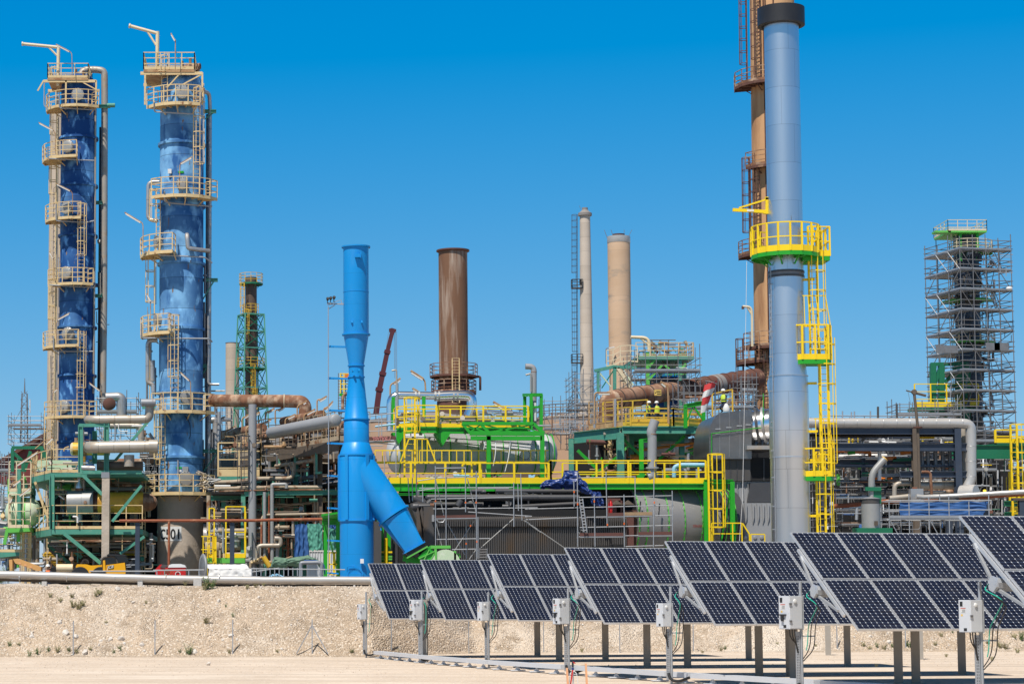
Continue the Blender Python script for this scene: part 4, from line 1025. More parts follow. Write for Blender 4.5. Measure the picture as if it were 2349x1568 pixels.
hpipe(root,zC,[(622,690),(622,712)],Da+2,.26,'rust',16); hpipe(root,zC,[(625,890),(625,955)],Da+2,.15,'tin',12)
hpipe(root,zC,[(570,912),(608,912),(608,960)],Da-.2,.06,'label_white',8,.2)
hpipe(root,zC,[(940,945),(1000,945)],Da-.4,.06,'rust_red')
MB().box(((zC(380,800,Da+15).x+zC(1230,800,Da+15).x)/2,Da+15.5,(ZP+zC(600,575,Da+1).z)/2),zC(1230,800,Da+15).x-zC(380,800,Da+15).x,.3,zC(600,575,Da+1).z-ZP-.4).build('shade_backdrop','shade_black',root,smooth=False)  # added near-black sheet standing in for the shade inside this structure
# pipes in the shade below and between
rr = random.Random(11)
for k in range(26):
    y = rr.choice((640,660,690,730,1060,1080,1105,1140,1180,1215,1250,1270,480)) + rr.uniform(-8,8); x0 = rr.uniform(330,900); x1 = min(1220,x0+rr.uniform(200,700)); D = Da + rr.uniform(2,13)
    if y == 480: D = Da + 10
    hpipe(root,zC,[(x0,y),(x1,y)],D,rr.uniform(.06,.2),rr.choice(('old_pipe','grey_pipe','warm_tin','brown_steel','rust','tin')),10)
for k in range(22):
    x = rr.uniform(320,1220); y0 = rr.choice((600,610,1040)); y1 = y0 + rr.uniform(100,350) if y0 < 700 else 1320
    hpipe(root,zC,[(x,y0),(x,min(1320,y1))],Da+rr.uniform(3,13),rr.uniform(.05,.14),rr.choice(('old_pipe','grey_pipe','tin','cream_clean','teal')),8)
vessel(root,zC(515,1212,Da+9),zC(640,1212,Da+9),.52,'ochre_tank'); MB().lathe(zC(512,1212,Da+9),[(.535,.0),(.535,.35)],24,axis=(1,0,0)).build('white_band','white_paint',root)
for a, b, D in (((890,1190),(1105,1190),Da+9),((960,1215),(1110,1215),Da+8),((640,1190),(700,1190),Da+9),((640,1235),(690,1240),Da+8)): bar(root,zC,a,b,D,.3,.28,'yellow','yellow_beam')
# stair flight and cream vertical lines on the left
st = MB()
for dx in (0,30):
    st.beam(zC(345+dx,1200,Da+2),zC(470+dx,1310,Da+2),.06,.3)
for k in range(9):
    t = k / 8; p = zC(345+125*t,1200+110*t,Da+2); st.box((p.x+.25,p.y,p.z),.5,.8,.04)
st.build('stair','yellow_old',root,smooth=False)
for x, y0, m_, r_ in ((176,985,'cream',.05),(190,985,'cream',.05),(205,980,'tin',.09),(224,985,'cream',.06),(240,985,'cream',.09),(268,1060,'brown_steel',.13),(293,1090,'old_pipe',.14),(160,1000,'cream',.04)):
    p = zC(x,y0,Da+4); MB().pipe([(p.x,Da+4,ZP),(p.x,Da+4,p.z)],r_,8).build('pipe',m_,root)
for y in (1000,1040,1080,1120,1160,1200,1240): bar(root,zC,(168,y),(240,y),Da+3.9,.04,.05,'cream','rung')
# pale green vessel unit at the far left
root = T('process_vessel','pale green domed vessel on a teal frame at the far left','vessel',W(70,2330,140))
Db = 139.
pv = W(0,0,Db)
vessel(root,zC(128,880,Db),zC(235,880,Db),.95,'pale_green',heads=(1,1),head=.75)
MB().lathe(zC(185,880,Db),[(.96,0),(.97,.1),(.96,.2)],30,axis=(1,0,0),caps=False).build('band','lime',root)
vessel(root,zC(262,850,Db+2),zC(330,850,Db+2),.55,'rust',heads=(1,1))
a, b = zC(65,1000,Db-2), zC(238,990,Db-2); MB().prism([a,b,b+V((0,5,0)),a+V((0,5,0))],(0,0,-.3)).build('deck','lime',root,smooth=False)
rail_part(root,[a+V((0,3,0)),a,V((b.x,b.y,a.z))],'cream_clean',2.1,.45,.2,3)
for x, y0, y1, w_ in ((150,540,1000,.22),(60,1000,1130,.2),(145,995,1110,.2),(98,375,560,.2),(330,370,470,.2),(180,470,560,.2)):
    p, q = zC(x,y0,Db-1), zC(x-(25 if y0 == 1000 else 0),y1,Db-1); MB().beam(q,p,w_).build('column','lime' if y0 in (995,1000) else 'teal' if y0 == 540 else 'dark_green',root,smooth=False)
for a, b in (((92,372),(338,372)),((110,480),(250,480)),((330,375),(365,460)),((92,400),(180,480)),((240,400),(190,560))): bar(root,zC,a,b,Db,.18,.2,'dark_green','beam')
bar(root,zC,(238,1010),(150,980),Db-1,.15,None,'lime','brace')
for y0, y1 in ((580,720),):
    a, b = zC(70,715,Db-1), zC(240,690,Db-1); MB().prism([a,b,b+V((0,3,0)),a+V((0,3,0))],(0,0,-.3)).build('deck','pale_green',root,smooth=False)
    rail_part(root,[a,V((b.x,b.y,a.z))],'cream_clean',1.9,.5,.2,3)
a, b = zC(-20,1190,Db-1), zC(180,1170,Db-1); MB().prism([a,b,b+V((0,5,0)),a+V((0,5,0))],(0,0,-.35)).build('deck','teal',root,smooth=False)
rail_part(root,[a,V((b.x,b.y,a.z))],'cream',1.5)
MB().prism([zC(290,470,Db+1),zC(560,470,Db+1),zC(560,545,Db+1),zC(270,550,Db+1)],(0,3,0)).build('green_casing','pale_green',root,smooth=False)
MB().prism([zC(420,625,Db+4),zC(560,625,Db+4),zC(550,690,Db+4),zC(420,690,Db+4)],(0,2,0)).build('green_casing','lime',root,smooth=False)
for k in range(16):
    x = rr.uniform(0,250); y = rr.uniform(1010,1300); hpipe(root,zC,[(x,y),(x+rr.uniform(-8,8),y+rr.uniform(60,150))],Db+rr.uniform(0,5),rr.uniform(.04,.12),rr.choice(('tin','old_pipe','tarp_mesh_blue','galv','lime')),8)
MB().lathe(zC(0,1010,Db+2),[(.5,-.6),(.6,0),(.5,.6)],20,axis=(1,0,0)).build('small_vessel','tin',root)
# lamps of the left structures: poles with slanting floodlights
for la, lb, bp in (((418,290),(358,345),(275,380)),((300,400),(130,510),(270,600)),((240,680),(150,750),(240,700)),((510,775),(455,735),(525,900)),((80,800),(95,760),(70,850)),((165,620),(100,670),(75,700))):
    lamp(root,zC(bp[0],bp[1],Db-3),zC(lb[0] if bp[0] < lb[0] else la[0],min(la[1],lb[1])+20,Db-3),zC(*la,Db-3),zC(*lb,Db-3))
# red shed and mast with scaffold in the distance
D = 250.
root = T('shed','dark red steel shed with a sloping roof far behind at the left edge','shed',W(80,2330,D))
MB().prism([zC(-30,640,D),zC(-30,505,D),zC(80,450,D),zC(372,265,D),zC(372,640,D)],(0,14,0)).build('wall','roof_red',root,smooth=False)
bar(root,zC,(-30,498),(372,258),D-.3,.5,.4,'rust_dark','eaves')
D = 230.; sc = 8722 / D
root = T('radio_mast','thin lattice radio mast above the scaffold at the far left','mast',W(98,2330,D))
mx0 = zC(192,0,D).x; mb = MB(); w0 = .38
ztop = zB(195,1320,D).z; zb0 = zC(190,330,D).z
for s_ in ((-1,-1),(1,-1),(1,1),(-1,1)): mb.beam((mx0+s_[0]*w0,D+s_[1]*w0,zb0),(mx0+s_[0]*w0*.7,D+s_[1]*w0*.7,ztop),.08)
z = zb0; k = 0
while z < ztop - .5:
    for s_ in (-1,1): mb.beam((mx0-w0*s_*.9,D-w0,z),(mx0+w0*s_*.9,D-w0,z+.9),.05)
    mb.beam((mx0-w0,D-w0,z),(mx0+w0,D-w0,z),.05); z += .9
mb.build('lattice','galv_dark',root,smooth=False)
MB().pipe([(mx0,D,ztop),(mx0,D,zB(197,1200,D).z)],[.1,.03],6).build('aerial','galv_dark',root)
MB().pipe([zB(235,1365,D),zB(235,1470,D)],.06,6).build('antenna','label_white',root)
for a, b in (((190,1400),(60,1640)),((200,1400),(240,1470))): MB().rod(zB(*a,D),zB(*b,D),.03).build('guy','galv_dark',root)

def scaffold(name,label,fn,x0,x1,ytop,ybot,D,depth,lifts=None,bays=None,m='galv_dark',deckm='plank',th=0.,seed=1,decks=None,group=None,boards=None,brace=True,r=.03,extra_top=1.1,lift=2.0,root=None,toe=True,tar=False):
    """tube scaffold: front left and right taken from pixels, standards every bay, a lift every 2 m"""
    a, b = fn(x0,ytop,D), fn(x1,ytop,D); zt = a.z; zb_ = fn(x0,ybot,D).z if ybot else ZP
    L_ = b.x - a.x; ux = V((cos(th),sin(th),0)); uy = V((-sin(th),cos(th),0)); o = V((a.x,D,0))
    if root is None: root = T(name,label,'scaffold',V((a.x+L_/2,D+depth/2,zb_)),group)
    nb = bays or max(1,round(L_/2.3)); nd = max(1,round(depth/2.0)); rs = random.Random(seed)
    xs = [L_*i/nb for i in range(nb+1)]; ys = [depth*j/nd for j in range(nd+1)]
    P = lambda x, y, z: o + ux * x + uy * y + V((0,0,z))
    for i, x in enumerate(xs):
        for j, y in enumerate(ys):
            if 0 < i < nb and 0 < j < nd: continue
            MB().rod(P(x,y,zb_),P(x,y,zt+extra_top+rs.uniform(0,.6)),r,6).build('standard',m,root)
    nl = max(1,round((zt-zb_)/lift))
    for l in range(nl+1):
        z = zt - l * lift
        if z < zb_ - .2: break
        g = MB()
        for y in (ys[0],ys[-1]):
            for dz in (0,.5,1.0): g.rod(P(-.15,y,z+dz),P(L_+.15,y,z+dz),r*.9,5)
        for x in (xs[0],xs[-1]):
            for dz in (0,.5,1.0): g.rod(P(x,0,z+dz),P(x,depth,z+dz),r*.9,5)
        for x in xs[1:-1]: g.rod(P(x,0,z),P(x,depth,z),r*.9,5)
        g.build('guard_rails',m,root,smooth=False)
        if decks is None or l in decks:
            wd_ = min(depth,1.4)
            for y0 in ((0,depth-wd_) if depth > 4.5 else (0,)):
                n_ = nb; g = MB()
                for i in range(n_):
                    for q in range(4):
                        c0 = P(xs[i]+.03,y0+wd_*(q+.5)/4,z+.05); c1 = P(xs[i+1]-.03,y0+wd_*(q+.5)/4,z+.05); g.beam(c0,c1,wd_/4-.02,.05)
                if toe and y0 == 0: g.beam(P(0,-.03,z+.13),P(L_,-.03,z+.13),.03,.15)
                g.build('deck',deckm,root,smooth=False)
        if brace and l < nl:
            for i in range(nb):
                if (i+l) % 2 == 0 or nb < 3:
                    q = MB(); s_ = (i+l // 1) % 2; q.rod(P(xs[i+s_],-.05,z),P(xs[i+1-s_],-.05,max(zb_,z-lift)),r*.9,5); q.build('brace',m,root,smooth=False)
            if l % 2 == 0:
                for x in (xs[0],xs[-1]): MB().rod(P(x,0,z),P(x,depth,max(zb_,z-lift)),r*.9,5).build('brace',m,root,smooth=False)
    return root
scaffold('scaffold','small scaffold cage around the foot of the radio mast',zC,65,322,200,340,228,5,decks=(0,2),bays=2,lift=1.9)
scaffold('scaffold','light scaffold behind the pipes between the two blue columns',zB,760,1070,1470,1640,150,4,bays=4,decks=(0,),lift=1.6)
scaffold('scaffold','scaffold at the left edge beside the pale green vessel',zC,-40,66,560,1290,150,5,bays=2)
scaffold('scaffold','low scaffold standing left of the lowest platform of the marked column',zC,1098,1210,500,640,141,2,bays=2,decks=(),lift=1.0,r=.03)
scaffold('scaffold','scaffold right of the marked column, against the sky behind the pipes',zB,1690,1810,1530,1700,172,4,bays=3,decks=(0,))
root = T('pipe','rusty pipe hoop standing against the sky above the scaffold between the columns','pipe',zB(900,1500,150))
MB().pipe([zB(830,1350,150),zB(930,1345,150),zB(955,1360,150),zB(955,1500,150)],.32,14,R=1.0).build('bend','tin',root)
MB().lathe(zB(850,1405,149),[(.42,0),(.42,.5),(.2,.6),(.0,.6)],20,axis=(.3,-1,0)).build('flange','rust_dark',root)
# long rust-red pipe on posts in front of the left plant
D = 126.
root = T('pipe_line','long rust-red pipe carried on thin posts across the front of the left plant','pipe',zC(1400,1290,D))
MB().pipe([zC(935,945,D),zC(2007,942,D),q4(1000,665,D),q4(1760,655,D)],.085,10).build('pipe','rust_red',root)
p = zC(1325,945,D); MB().pipe([(p.x,D,ZP),(p.x,D,p.z)],.075,10).build('post','rust_red',root)
for x in (1079,1820):
    p = zC(x,960,D+.2); MB().ibeam((p.x,D+.2,ZP),(p.x,D+.2,p.z),.26,.26,.03,up=(0,1,0)).build('post','navy_steel',root,smooth=False)

# ------------------------------------------------------------------ pipe rack in the middle left, running back to the left
Dr0, Dr1 = 128., 146.
R0 = q3(2060,800,Dr0); zr = R0.z
R1 = q3(190,1092,Dr1); R1.z = zr
rdx = (R1-R0); rlen = rdx.length; ru = rdx.normalized(); rv = V((-ru.y,ru.x,0)); rv = rv if rv.y > 0 else -rv
root = T('pipe_rack','brown pipe rack with walkway and headers receding between the marked column and the blue stack','pipe rack',V(((R0.x+R1.x)/2,(R0.y+R1.y)/2,ZP)))
PR = lambda t, v_, z: R0 + ru * (rlen*t) + rv * v_ + V((0,0,z))      # t along, v_ back, z above the walkway
MB().prism([PR(-.02,0,0),PR(1.08,0,0),PR(1.08,2,0),PR(-.02,2,0)],(0,0,-.15)).build('deck','brown_steel',root,smooth=False)
MB().beam(PR(-.02,-.05,-.28),PR(1.08,-.05,-.28),.1,.62).build('edge_girder','brown_steel',root,smooth=False)
rail_part(root,[PR(-.02,0,0),PR(.30,0,0)],'old_pipe',1.75,.62,.3,3,.05); rail_part(root,[PR(.30,.0,-.2),PR(.62,.0,-.2)],'brown_steel',1.5,.7,.3,3,.05); rail_part(root,[PR(.62,0,0),PR(1.08,0,0)],'old_pipe',1.5,.62,.3,3,.05)
rail_part(root,[PR(-.02,0,0),PR(-.02,2,0)],'old_pipe',1.75,.62,.3,2,.05)
for t in (.0,.17,.36,.55,.74,.93,1.05):
    for v_ in (.4,1.8): MB().ibeam(V((*PR(t,v_,0).xy,ZP)),PR(t,v_,-.2),.3,.3,.04,up=(1,0,0)).build('column','teal' if v_ < 1 and t > .3 else 'brown_steel',root,smooth=False)
# small teal hangers under the walkway
for t in (.145,.31,.44,.63,.84,1.0):
    g = MB(); g.beam(PR(t,-.05,-.5),PR(t,-.05,-1.75),.13,.16); g.beam(PR(t,-.05,-1.72),PR(t-.035,-.05,-1.72),.14,.12); g.build('hanger','teal',root,smooth=False)
for a, b, r_, m_ in ((q3(940,1105,139),q3(1365,1045,135),.13,'old_pipe'),(q3(1440,1030,134.5),q3(1885,965,130.5),.14,'cap_grey')): MB().pipe([a,b],r_,12).build('pipe',m_,root)
MB().pipe([q3(1110,1190,136),q3(1225,1170,135),q3(1680,1100,132),q3(1695,1090,132),q3(1685,1020,132)],.115,12,R=.35).build('pipe','old_pipe',root)
MB().pipe([q3(1390,1145,133.5),q3(1395,1385,133.5),q3(800,1388,133.5),q3(470,1440,133.5),q3(140,1445,133.5)],.135,12,R=.5).build('pipe','old_pipe',root)
MB().pipe([q3(1880,960,130.5),q3(1985,945,130),q3(1975,880,130)],.1,10,R=.3).build('pipe','old_pipe',root)
# headers on top
def header(p,q,r,m,ends=1):
    h = vessel(root,p,q,r,m,heads=(ends,ends),name='header'); return h
header(q3(1040,668,134),q3(2050,468,126),.36,'matt_grey'); 
for t in (.33,.46): 
    p = q3(1040+1010*t,668-200*t,134-8*t); MB().lathe(p,[(.37,0),(.375,.08),(.37,.16)],24,axis=(q3(2050,468,126)-q3(1040,668,134)),caps=False).build('band','cap_grey',root)
MB().pipe([q3(1235,495,137),q3(1830,392,131)],.31,14).build('header','rust',root); MB().pipe([q3(1800,395,131),q3(1800,470,131)],.3,12).build('header_leg','rust',root)
MB().pipe([q3(255,715,148),q3(900,592,141)],.34,14).build('header','rust',root); MB().pipe([q3(860,605,141),q3(855,690,141)],.28,12).build('header_leg','rust',root); MB().pipe([q3(420,690,146),q3(420,790,146)],.25,12).build('header_leg','rust',root)
MB().pipe([q3(330,832,147),q3(1000,705,140)],.27,14).build('header','rust',root)
MB().pipe([q3(900,740,140),q3(1900,570,131)],.2,12).build('header','rust',root)
for k in range(9):
    t = .04 + k * .115; MB().pipe([PR(t,1.5,0),PR(t,1.5,1.2),PR(t+.02,2.2,1.5)],.13,8,R=.3).build('branch',rr.choice(('rust','old_pipe')),root)
for k in range(10):
    t0 = rr.uniform(0,.6); MB().pipe([PR(t0,rr.uniform(.5,4),.3+.12*k),PR(t0+rr.uniform(.2,.45),rr.uniform(.5,4),.3+.12*k)],rr.uniform(.06,.13),8).build('pipe',rr.choice(('rust','old_pipe','brown_steel')),root)
for t in (.02,.2,.38,.52,.7,.9):
    MB().box(PR(t,1.2,.45),.7,.6,.9,atan2(ru.y,ru.x)).build('casing',rr.choice(('brown_steel','rust','charcoal')),root,smooth=False)
# lower levels: near-black decks added to put this zone in shade
for z in (-2.3,-5.0): MB().prism([PR(.02,.8,z),PR(1.06,.8,z),PR(1.06,2,z),PR(.02,2,z)],(0,0,-.15)).build('deck','shade_black',root,smooth=False)
for k in range(16):
    t0 = rr.uniform(-.02,.7); z = rr.choice((-2.0,-4.6,-4.4,-6.5)) + rr.uniform(-.1,.3); v_ = rr.uniform(.6,3.5)
    MB().pipe([PR(t0,v_,z),PR(min(1.06,t0+rr.uniform(.2,.5)),v_,z)],rr.uniform(.06,.16),8).build('pipe',rr.choice(('old_pipe','grey_pipe','brown_steel')),root)
for t, v_ in ((.20,.3),(.33,.5),(.41,.2),(.47,.2),(.52,.4)):
    MB().pipe([PR(t,v_,-.3),V((*PR(t,v_,0).xy,zr-7))],.05,8).build('pipe','old_pipe',root)
# vertical blue-grey riser with a caged ladder
p = q3(745,1040,131); q = q3(742,225,131)
root2 = T('riser_pipe','tall blue-grey riser pipe in front of the brown pipe rack','pipe',(p.x,131,ZP))
MB().pipe([(p.x,131,ZP),(p.x,131,q.z)],.245,14).build('pipe','matt_grey',root2); ladder(root2,(p.x-.45,130.8,p.z-2),(p.x-.45,130.8,q3(745,730,131).z),(-.3,-1,0),'charcoal',cz=.4)
# big rusty overhead line
root2 = T('pipe_line','big rusty overhead pipe running right from the marked column and bending down','pipe',zE(400,1380,133))
MB().pipe([zE(95,1375,139),zE(700,1380,135),zE(800,1385,134.5),zE(825,1420,134.5),zE(822,1500,134.5)],.40,18,R=.9).build('pipe','rust',root2)
MB().lathe(zE(660,1380,135.2),[(.42,-.04),(.46,0),(.42,.04)],20,axis=(1,0,0),caps=False).build('band','cream_clean',root2)
# floodlights standing along the rack: (pole x, pole foot y, bend y, near end, far end)
fl = [(1757,345,150,(1790,165),(1910,95)),(1862,715,285,(1885,305),(2005,175)),(1552,790,385,(1590,372),(1727,298)),(1258,640,450,(1292,437),(1418,378)),(945,460,350,(975,350),(1090,282)),(1100,515,310,(1135,318),(1243,262)),
      (580,610,440,(612,430),(705,370)),(1445,420,245,(1530,210),(1595,168)),(878,900,530,(915,520),(1042,455)),(318,760,640,(355,635),(475,562)),(645,800,590,(690,560),(815,495)),(250,760,640,(195,472),(312,415)),(770,600,420,(770,385),(862,345))]
names = ['above the grey ball-ended header','nearest the blue stack, tilted steeply','rising in front of the grey header','over the left end of the grey header','against the sky beside the green lattice','tallest of the middle row against the sky','just left of the blue-grey riser','hidden behind the bend of the rusty line','dark one in the shade of the rack','over the left rust header','low down behind the railing','far left above the scaffold','just right of the blue-grey riser']
for (x,y0,y1,la,lb), nm in zip(fl,names):
    D = 128 + (2000-x) / 1900 * 18 - 1.0
    lr = T('floodlight','fluorescent floodlight on a bent rusty pole, '+nm,'floodlight',q3(x,y0,D),'floodlights along the pipe rack')
    lamp(lr,q3(x,y0,D),q3(x,y1,D),q3(*la,D),q3(*lb,D),r=.045,size=.17)
# cream platform below the rack
D = 136.
root = T('access_platform','cream railed platform on teal beams below the brown pipe rack','platform',q3(530,1380,D))
a, b = q3(205,1350,D), q3(865,1340,D); b.z = a.z
MB().prism([a,b,b+V((0,2.5,0)),a+V((0,2.5,0))],(0,0,-.4)).build('deck','teal',root,smooth=False)
rail_part(root,[a,b],'cream',2.1,1.5,.45,3,.09,.035); rail_part(root,[b,b+V((0,2.5,0))],'cream',2.1,1.5,.45,3,.09,.035)
for x in (a.x+.3,b.x-.3): MB().beam((x,D+1,ZP),(x,D+1,a.z-.4),.25).build('column','teal',root,smooth=False)
# ------------------------------------------------------------------ ground-level pipe frame between the columns
D = 131.
root = T('pipe_structure','teal frame full of pale and rusty pipes between marked column and blue stack','pipe rack',q4(1000,1500,D+4))
H4 = lambda pts, r, m, d=0, R=.35, name='pipe': MB().pipe([q4(x,y,D+d) for x,y in pts],r,12,R=R).build(name,m,root)
zA_, zB_ = q4(600,262,D).z, q4(600,330,D).z
a, b = q4(90,262,D), q4(1990,240,D); a.z = b.z
MB().prism([a+V((0,.8,0)),b+V((0,.8,0)),b+V((0,13,0)),a+V((0,13,0))],(0,0,-.12)).build('deck','shade_black',root,smooth=False)  # near-black deck added so the pipes beneath sit in shade
for (x0,y0), (x1,y1), d in (((590,282),(870,252),0),((940,262),(1990,258),0),((75,345),(560,318),3),((1040,298),(1330,300),1)): bar(root,q4,(x0,y0),(x1,y1),D+d,.3,.28,'teal','beam',i=True)
for x, d in ((570,1),(278,4),(700,6),(890,0),(1160,5),(1480,4),(1640,6),(1860,3)):
    p = q4(x,270,D+d); MB().ibeam((p.x,D+d,ZP),(p.x,D+d,p.z),.26,.26,.03,up=(0,1,0)).build('column','teal',root,smooth=False)
H4([(140,200),(1000,180),(1750,178)],.105,'old_pipe'); H4([(480,182),(1480,172)],.09,'warm_tin',1); H4([(200,240),(900,222),(1760,215)],.045,'rust',-.2); H4([(140,160),(380,160)],.06,'label_white')
H4([(1000,185),(1000,138),(1215,135),(1215,195)],.11,'cap_grey',-.3,.12)
H4([(905,215),(910,165),(990,162)],.04,'rust',-.3,.1)
H4([(90,100),(240,62),(40,58)],.055,'cap_grey',-.5,.05)
H4([(120,590),(1400,578),(1480,560)],.185,'brown_steel',1); H4([(840,1230),(848,592),(1800,575),(1890,560)],.08,'old_pipe',-.2)
H4([(55,300),(55,820),(20,832)],.135,'old_pipe',2.5); H4([(890,250),(888,1220)],.105,'cap_grey',-.3); H4([(1000,190),(1003,1300)],.115,'cap_grey',-.4); H4([(955,280),(955,1260)],.05,'rust_red',-.1); H4([(920,250),(920,700)],.06,'teal',.1)
H4([(195,830),(830,822),(930,812),(975,830),(975,920),(950,980)],.14,'old_pipe',.5); H4([(320,925),(1340,905)],.11,'warm_tin',.6); H4([(460,930),(830,925)],.13,'warm_tin',1)
H4([(230,1065),(790,1060)],.26,'old_pipe',1.2); H4([(320,1200),(740,1200)],.21,'old_pipe',1); H4([(780,1260),(780,1050),(1100,1048),(1128,1030),(1128,940),(1040,940)],.13,'warm_tin',-.5,.3)
H4([(1070,1010),(1075,1220)],.13,'cap_grey',-.2); H4([(1040,940),(1045,990),(1075,1010)],.13,'warm_tin',-.3,.2)
H4([(1620,380),(1625,720)],.09,'rust',2); H4([(1660,380),(1660,690),(1760,695)],.09,'old_pipe',2); H4([(1030,465),(1640,402)],.09,'old_pipe',2.5); H4([(1290,950),(1300,1230)],.06,'old_pipe',.6); H4([(1310,640),(1315,900)],.09,'warm_tin',.8)
H4([(670,1380),(680,1285),(760,1290),(1000,1300)],.1,'old_pipe',-.6); H4([(690,1310),(860,1215)],.06,'cream',-.8,0); H4([(870,1215),(965,1365)],.16,'yellow_old',-1,0); H4([(1210,1245),(1290,1215)],.06,'wood',-.4,0)
MB().lathe(q4(110,900,D+3),[(.5,-.55),(.5,.9)],24,axis=(1,0,0)).build('exchanger','tin',root); MB().lathe(q4(75,1080,D+3),[(.45,-.3),(.5,-.25),(.5,.5),(.45,.6)],20,axis=(1,0,0)).build('insulated_exchanger','old_pipe',root)
MB().lathe(q4(720,1205,D+.8),[(.26,0),(.26,.3)],20,axis=(1,0,0)).build('flange','old_pipe',root)
for k in range(46):
    x0 = rr.uniform(60,1500); y = rr.choice((420,520,640,700,760,860,960,1000,1120,1160,1290,1340,1400)) + rr.uniform(-20,20); d = rr.uniform(2,11)
    H4([(x0,y),(x0+rr.uniform(150,600),y-rr.uniform(0,20))],rr.uniform(.04,.13),rr.choice(('old_pipe','grey_pipe','brown_steel','warm_tin','teal','rust')),d,0)
for k in range(34):
    x0 = rr.uniform(80,1950); y = rr.uniform(350,900); d = rr.uniform(1.5,10)
    H4([(x0,y),(x0,y+rr.uniform(150,600))],rr.uniform(.035,.1),rr.choice(('old_pipe','grey_pipe','teal','rust','galv')),d,0)
MB().prism([V((a.x,D+13,ZP)),V((b.x+6,D+13,ZP)),V((b.x+6,D+13,a.z+.5)),V((a.x,D+13,a.z+.5))],(0,.3,0)).build('shade_backdrop','shade_black',root,smooth=False)  # added backdrop, its near-black colour stands for shade behind the pipes
scaffold('scaffold','scaffold with white-taped poles inside the pipe frame right of the marked column',q4,80,560,330,900,D+5,2.5,bays=4,decks=(1,),lift=1.6,extra_top=.0)
# small yellow platform with caged ladder
D = 128.
root = T('access_platform','small yellow platform with caged ladder on a green base, right of the marked column','platform',q4(300,1330,D))
a, b = q4(0,1232,D), q4(595,1225,D); b.z = a.z
MB().prism([a,b,b+V((0,2,0)),a+V((0,2,0))],(0,0,-.3)).build('deck','lime',root,smooth=False)
p1_, p2_, p3_ = q4(60,1232,D), q4(135,1232,D), q4(310,1232,D); p1_.z = p2_.z = p3_.z = a.z
rail_part(root,[p1_,p2_],'yellow',2.9,1,.25,1,.08,.03); rail_part(root,[p3_,b,b+V((0,2,0))],'yellow',3.,1.2,.25,1,.08,.03)
pl_ = q4(225,1330,D-.1); ladder(root,(pl_.x-.7,D-.1,ZP),(pl_.x-.7,D-.1,q4(225,915,D).z),(.2,-1,0),'yellow',wd=.6,cz=.3,cr=.45)
MB().beam((q4(155,1330,D).x,D-.3,ZP),q4(155,915,D-.3),.12,.1,(0,1,0)).build('side_plate','yellow',root,smooth=False)
# hanging sheets
def sheet(name,label,cat,fn,quad,D,m,folds=5,amp=.05,seed=1,group=None):
    """hanging or draped fabric: corners in pixels (top left, top right, bottom right, bottom left)"""
    tl, tr, br, bl = [fn(x,y,D) for x,y in quad]; mb = MB()
    def f(u,v_):
        p = (tl*(1-u)+tr*u) * (1-v_) + (bl*(1-u)+br*u) * v_
        n1 = sin(u*folds*6.28+2*noise.noise(V((u*2,v_*1.2,seed)))) * amp * (.4+.6*v_) + noise.noise(V((u*7,v_*7,seed))) * amp * 1.2
        return p + V((noise.noise(V((v_*3,seed,u)))*.08,n1,noise.noise(V((u*6,seed+4,v_*2)))*.1))
    mb.grid(f,48,32); n0 = len(mb.v); nf = len(mb.f)
    mb.v += [(x,y+.015,z) for x,y,z in mb.v[:n0]]; mb.f += [tuple(reversed([i+n0 for i in q])) for q in mb.f[:nf]]
    return tag(mb.build(name,m,ang=80,recalc=False),label,cat,group)
sheet('netting','blue mesh netting hanging in vertical folds beside the green sheet','netting',q4,((1345,735),(1550,720),(1555,1225),(1335,1220)),121,'tarp_mesh_blue',3,.05,2)
sheet('tarpaulin','green sheet hanging left of the bright green portal','tarpaulin',q4,((1520,728),(1752,722),(1755,1118),(1560,1120)),120.5,'tarp_green',1.4,.06,3)
sheet('tarpaulin','green sheet hanging inside the bright green portal','tarpaulin',q4,((1830,780),(1962,770),(1960,1112),(1830,1112)),120.3,'tarp_green',1.2,.06,5)
sheet('netting','dark blue strip of netting above the green sheet inside the portal','netting',q4,((1832,742),(1962,735),(1962,810),(1835,775)),120.1,'tarp_mesh_blue',2,.06,6)

root = T('shade_shed','dark open process shed added deep behind the brown pipe rack as a shade backdrop','shed',W(1150,2330,168))  # added shed: near-black backdrop that fills the gaps below the rack with shade
a, b = W(560,1830,166), W(1500,1830,166); zt = W(1000,1812,166).z
MB().prism([V((a.x,166,zt)),V((b.x,166,zt)),V((b.x,178,zt)),V((a.x,178,zt))],(0,0,-.4)).build('roof','brown_steel',root,smooth=False)
MB().prism([V((a.x,172,ZP)),V((b.x,172,ZP)),V((b.x,172,zt-.4)),V((a.x,172,zt-.4))],(0,.3,0)).build('shade_backdrop','shade_black',root,smooth=False)  # back of the added shed, deep shade painted as near-black
for k in range(9):
    x = a.x + (b.x-a.x) * k / 8; MB().beam((x,166.3,ZP),(x,166.3,zt-.4),.3).build('column','brown_steel',root,smooth=False)
for k in range(24):
    x0 = rr.uniform(a.x,b.x-4); z = rr.uniform(ZP+1,zt-1); MB().pipe([(x0,rr.uniform(166.6,171),z),(x0+rr.uniform(2,6),rr.uniform(166.6,171),z)],rr.uniform(.06,.2),8).build('pipe',rr.choice(('old_pipe','grey_pipe','brown_steel','teal')),root)

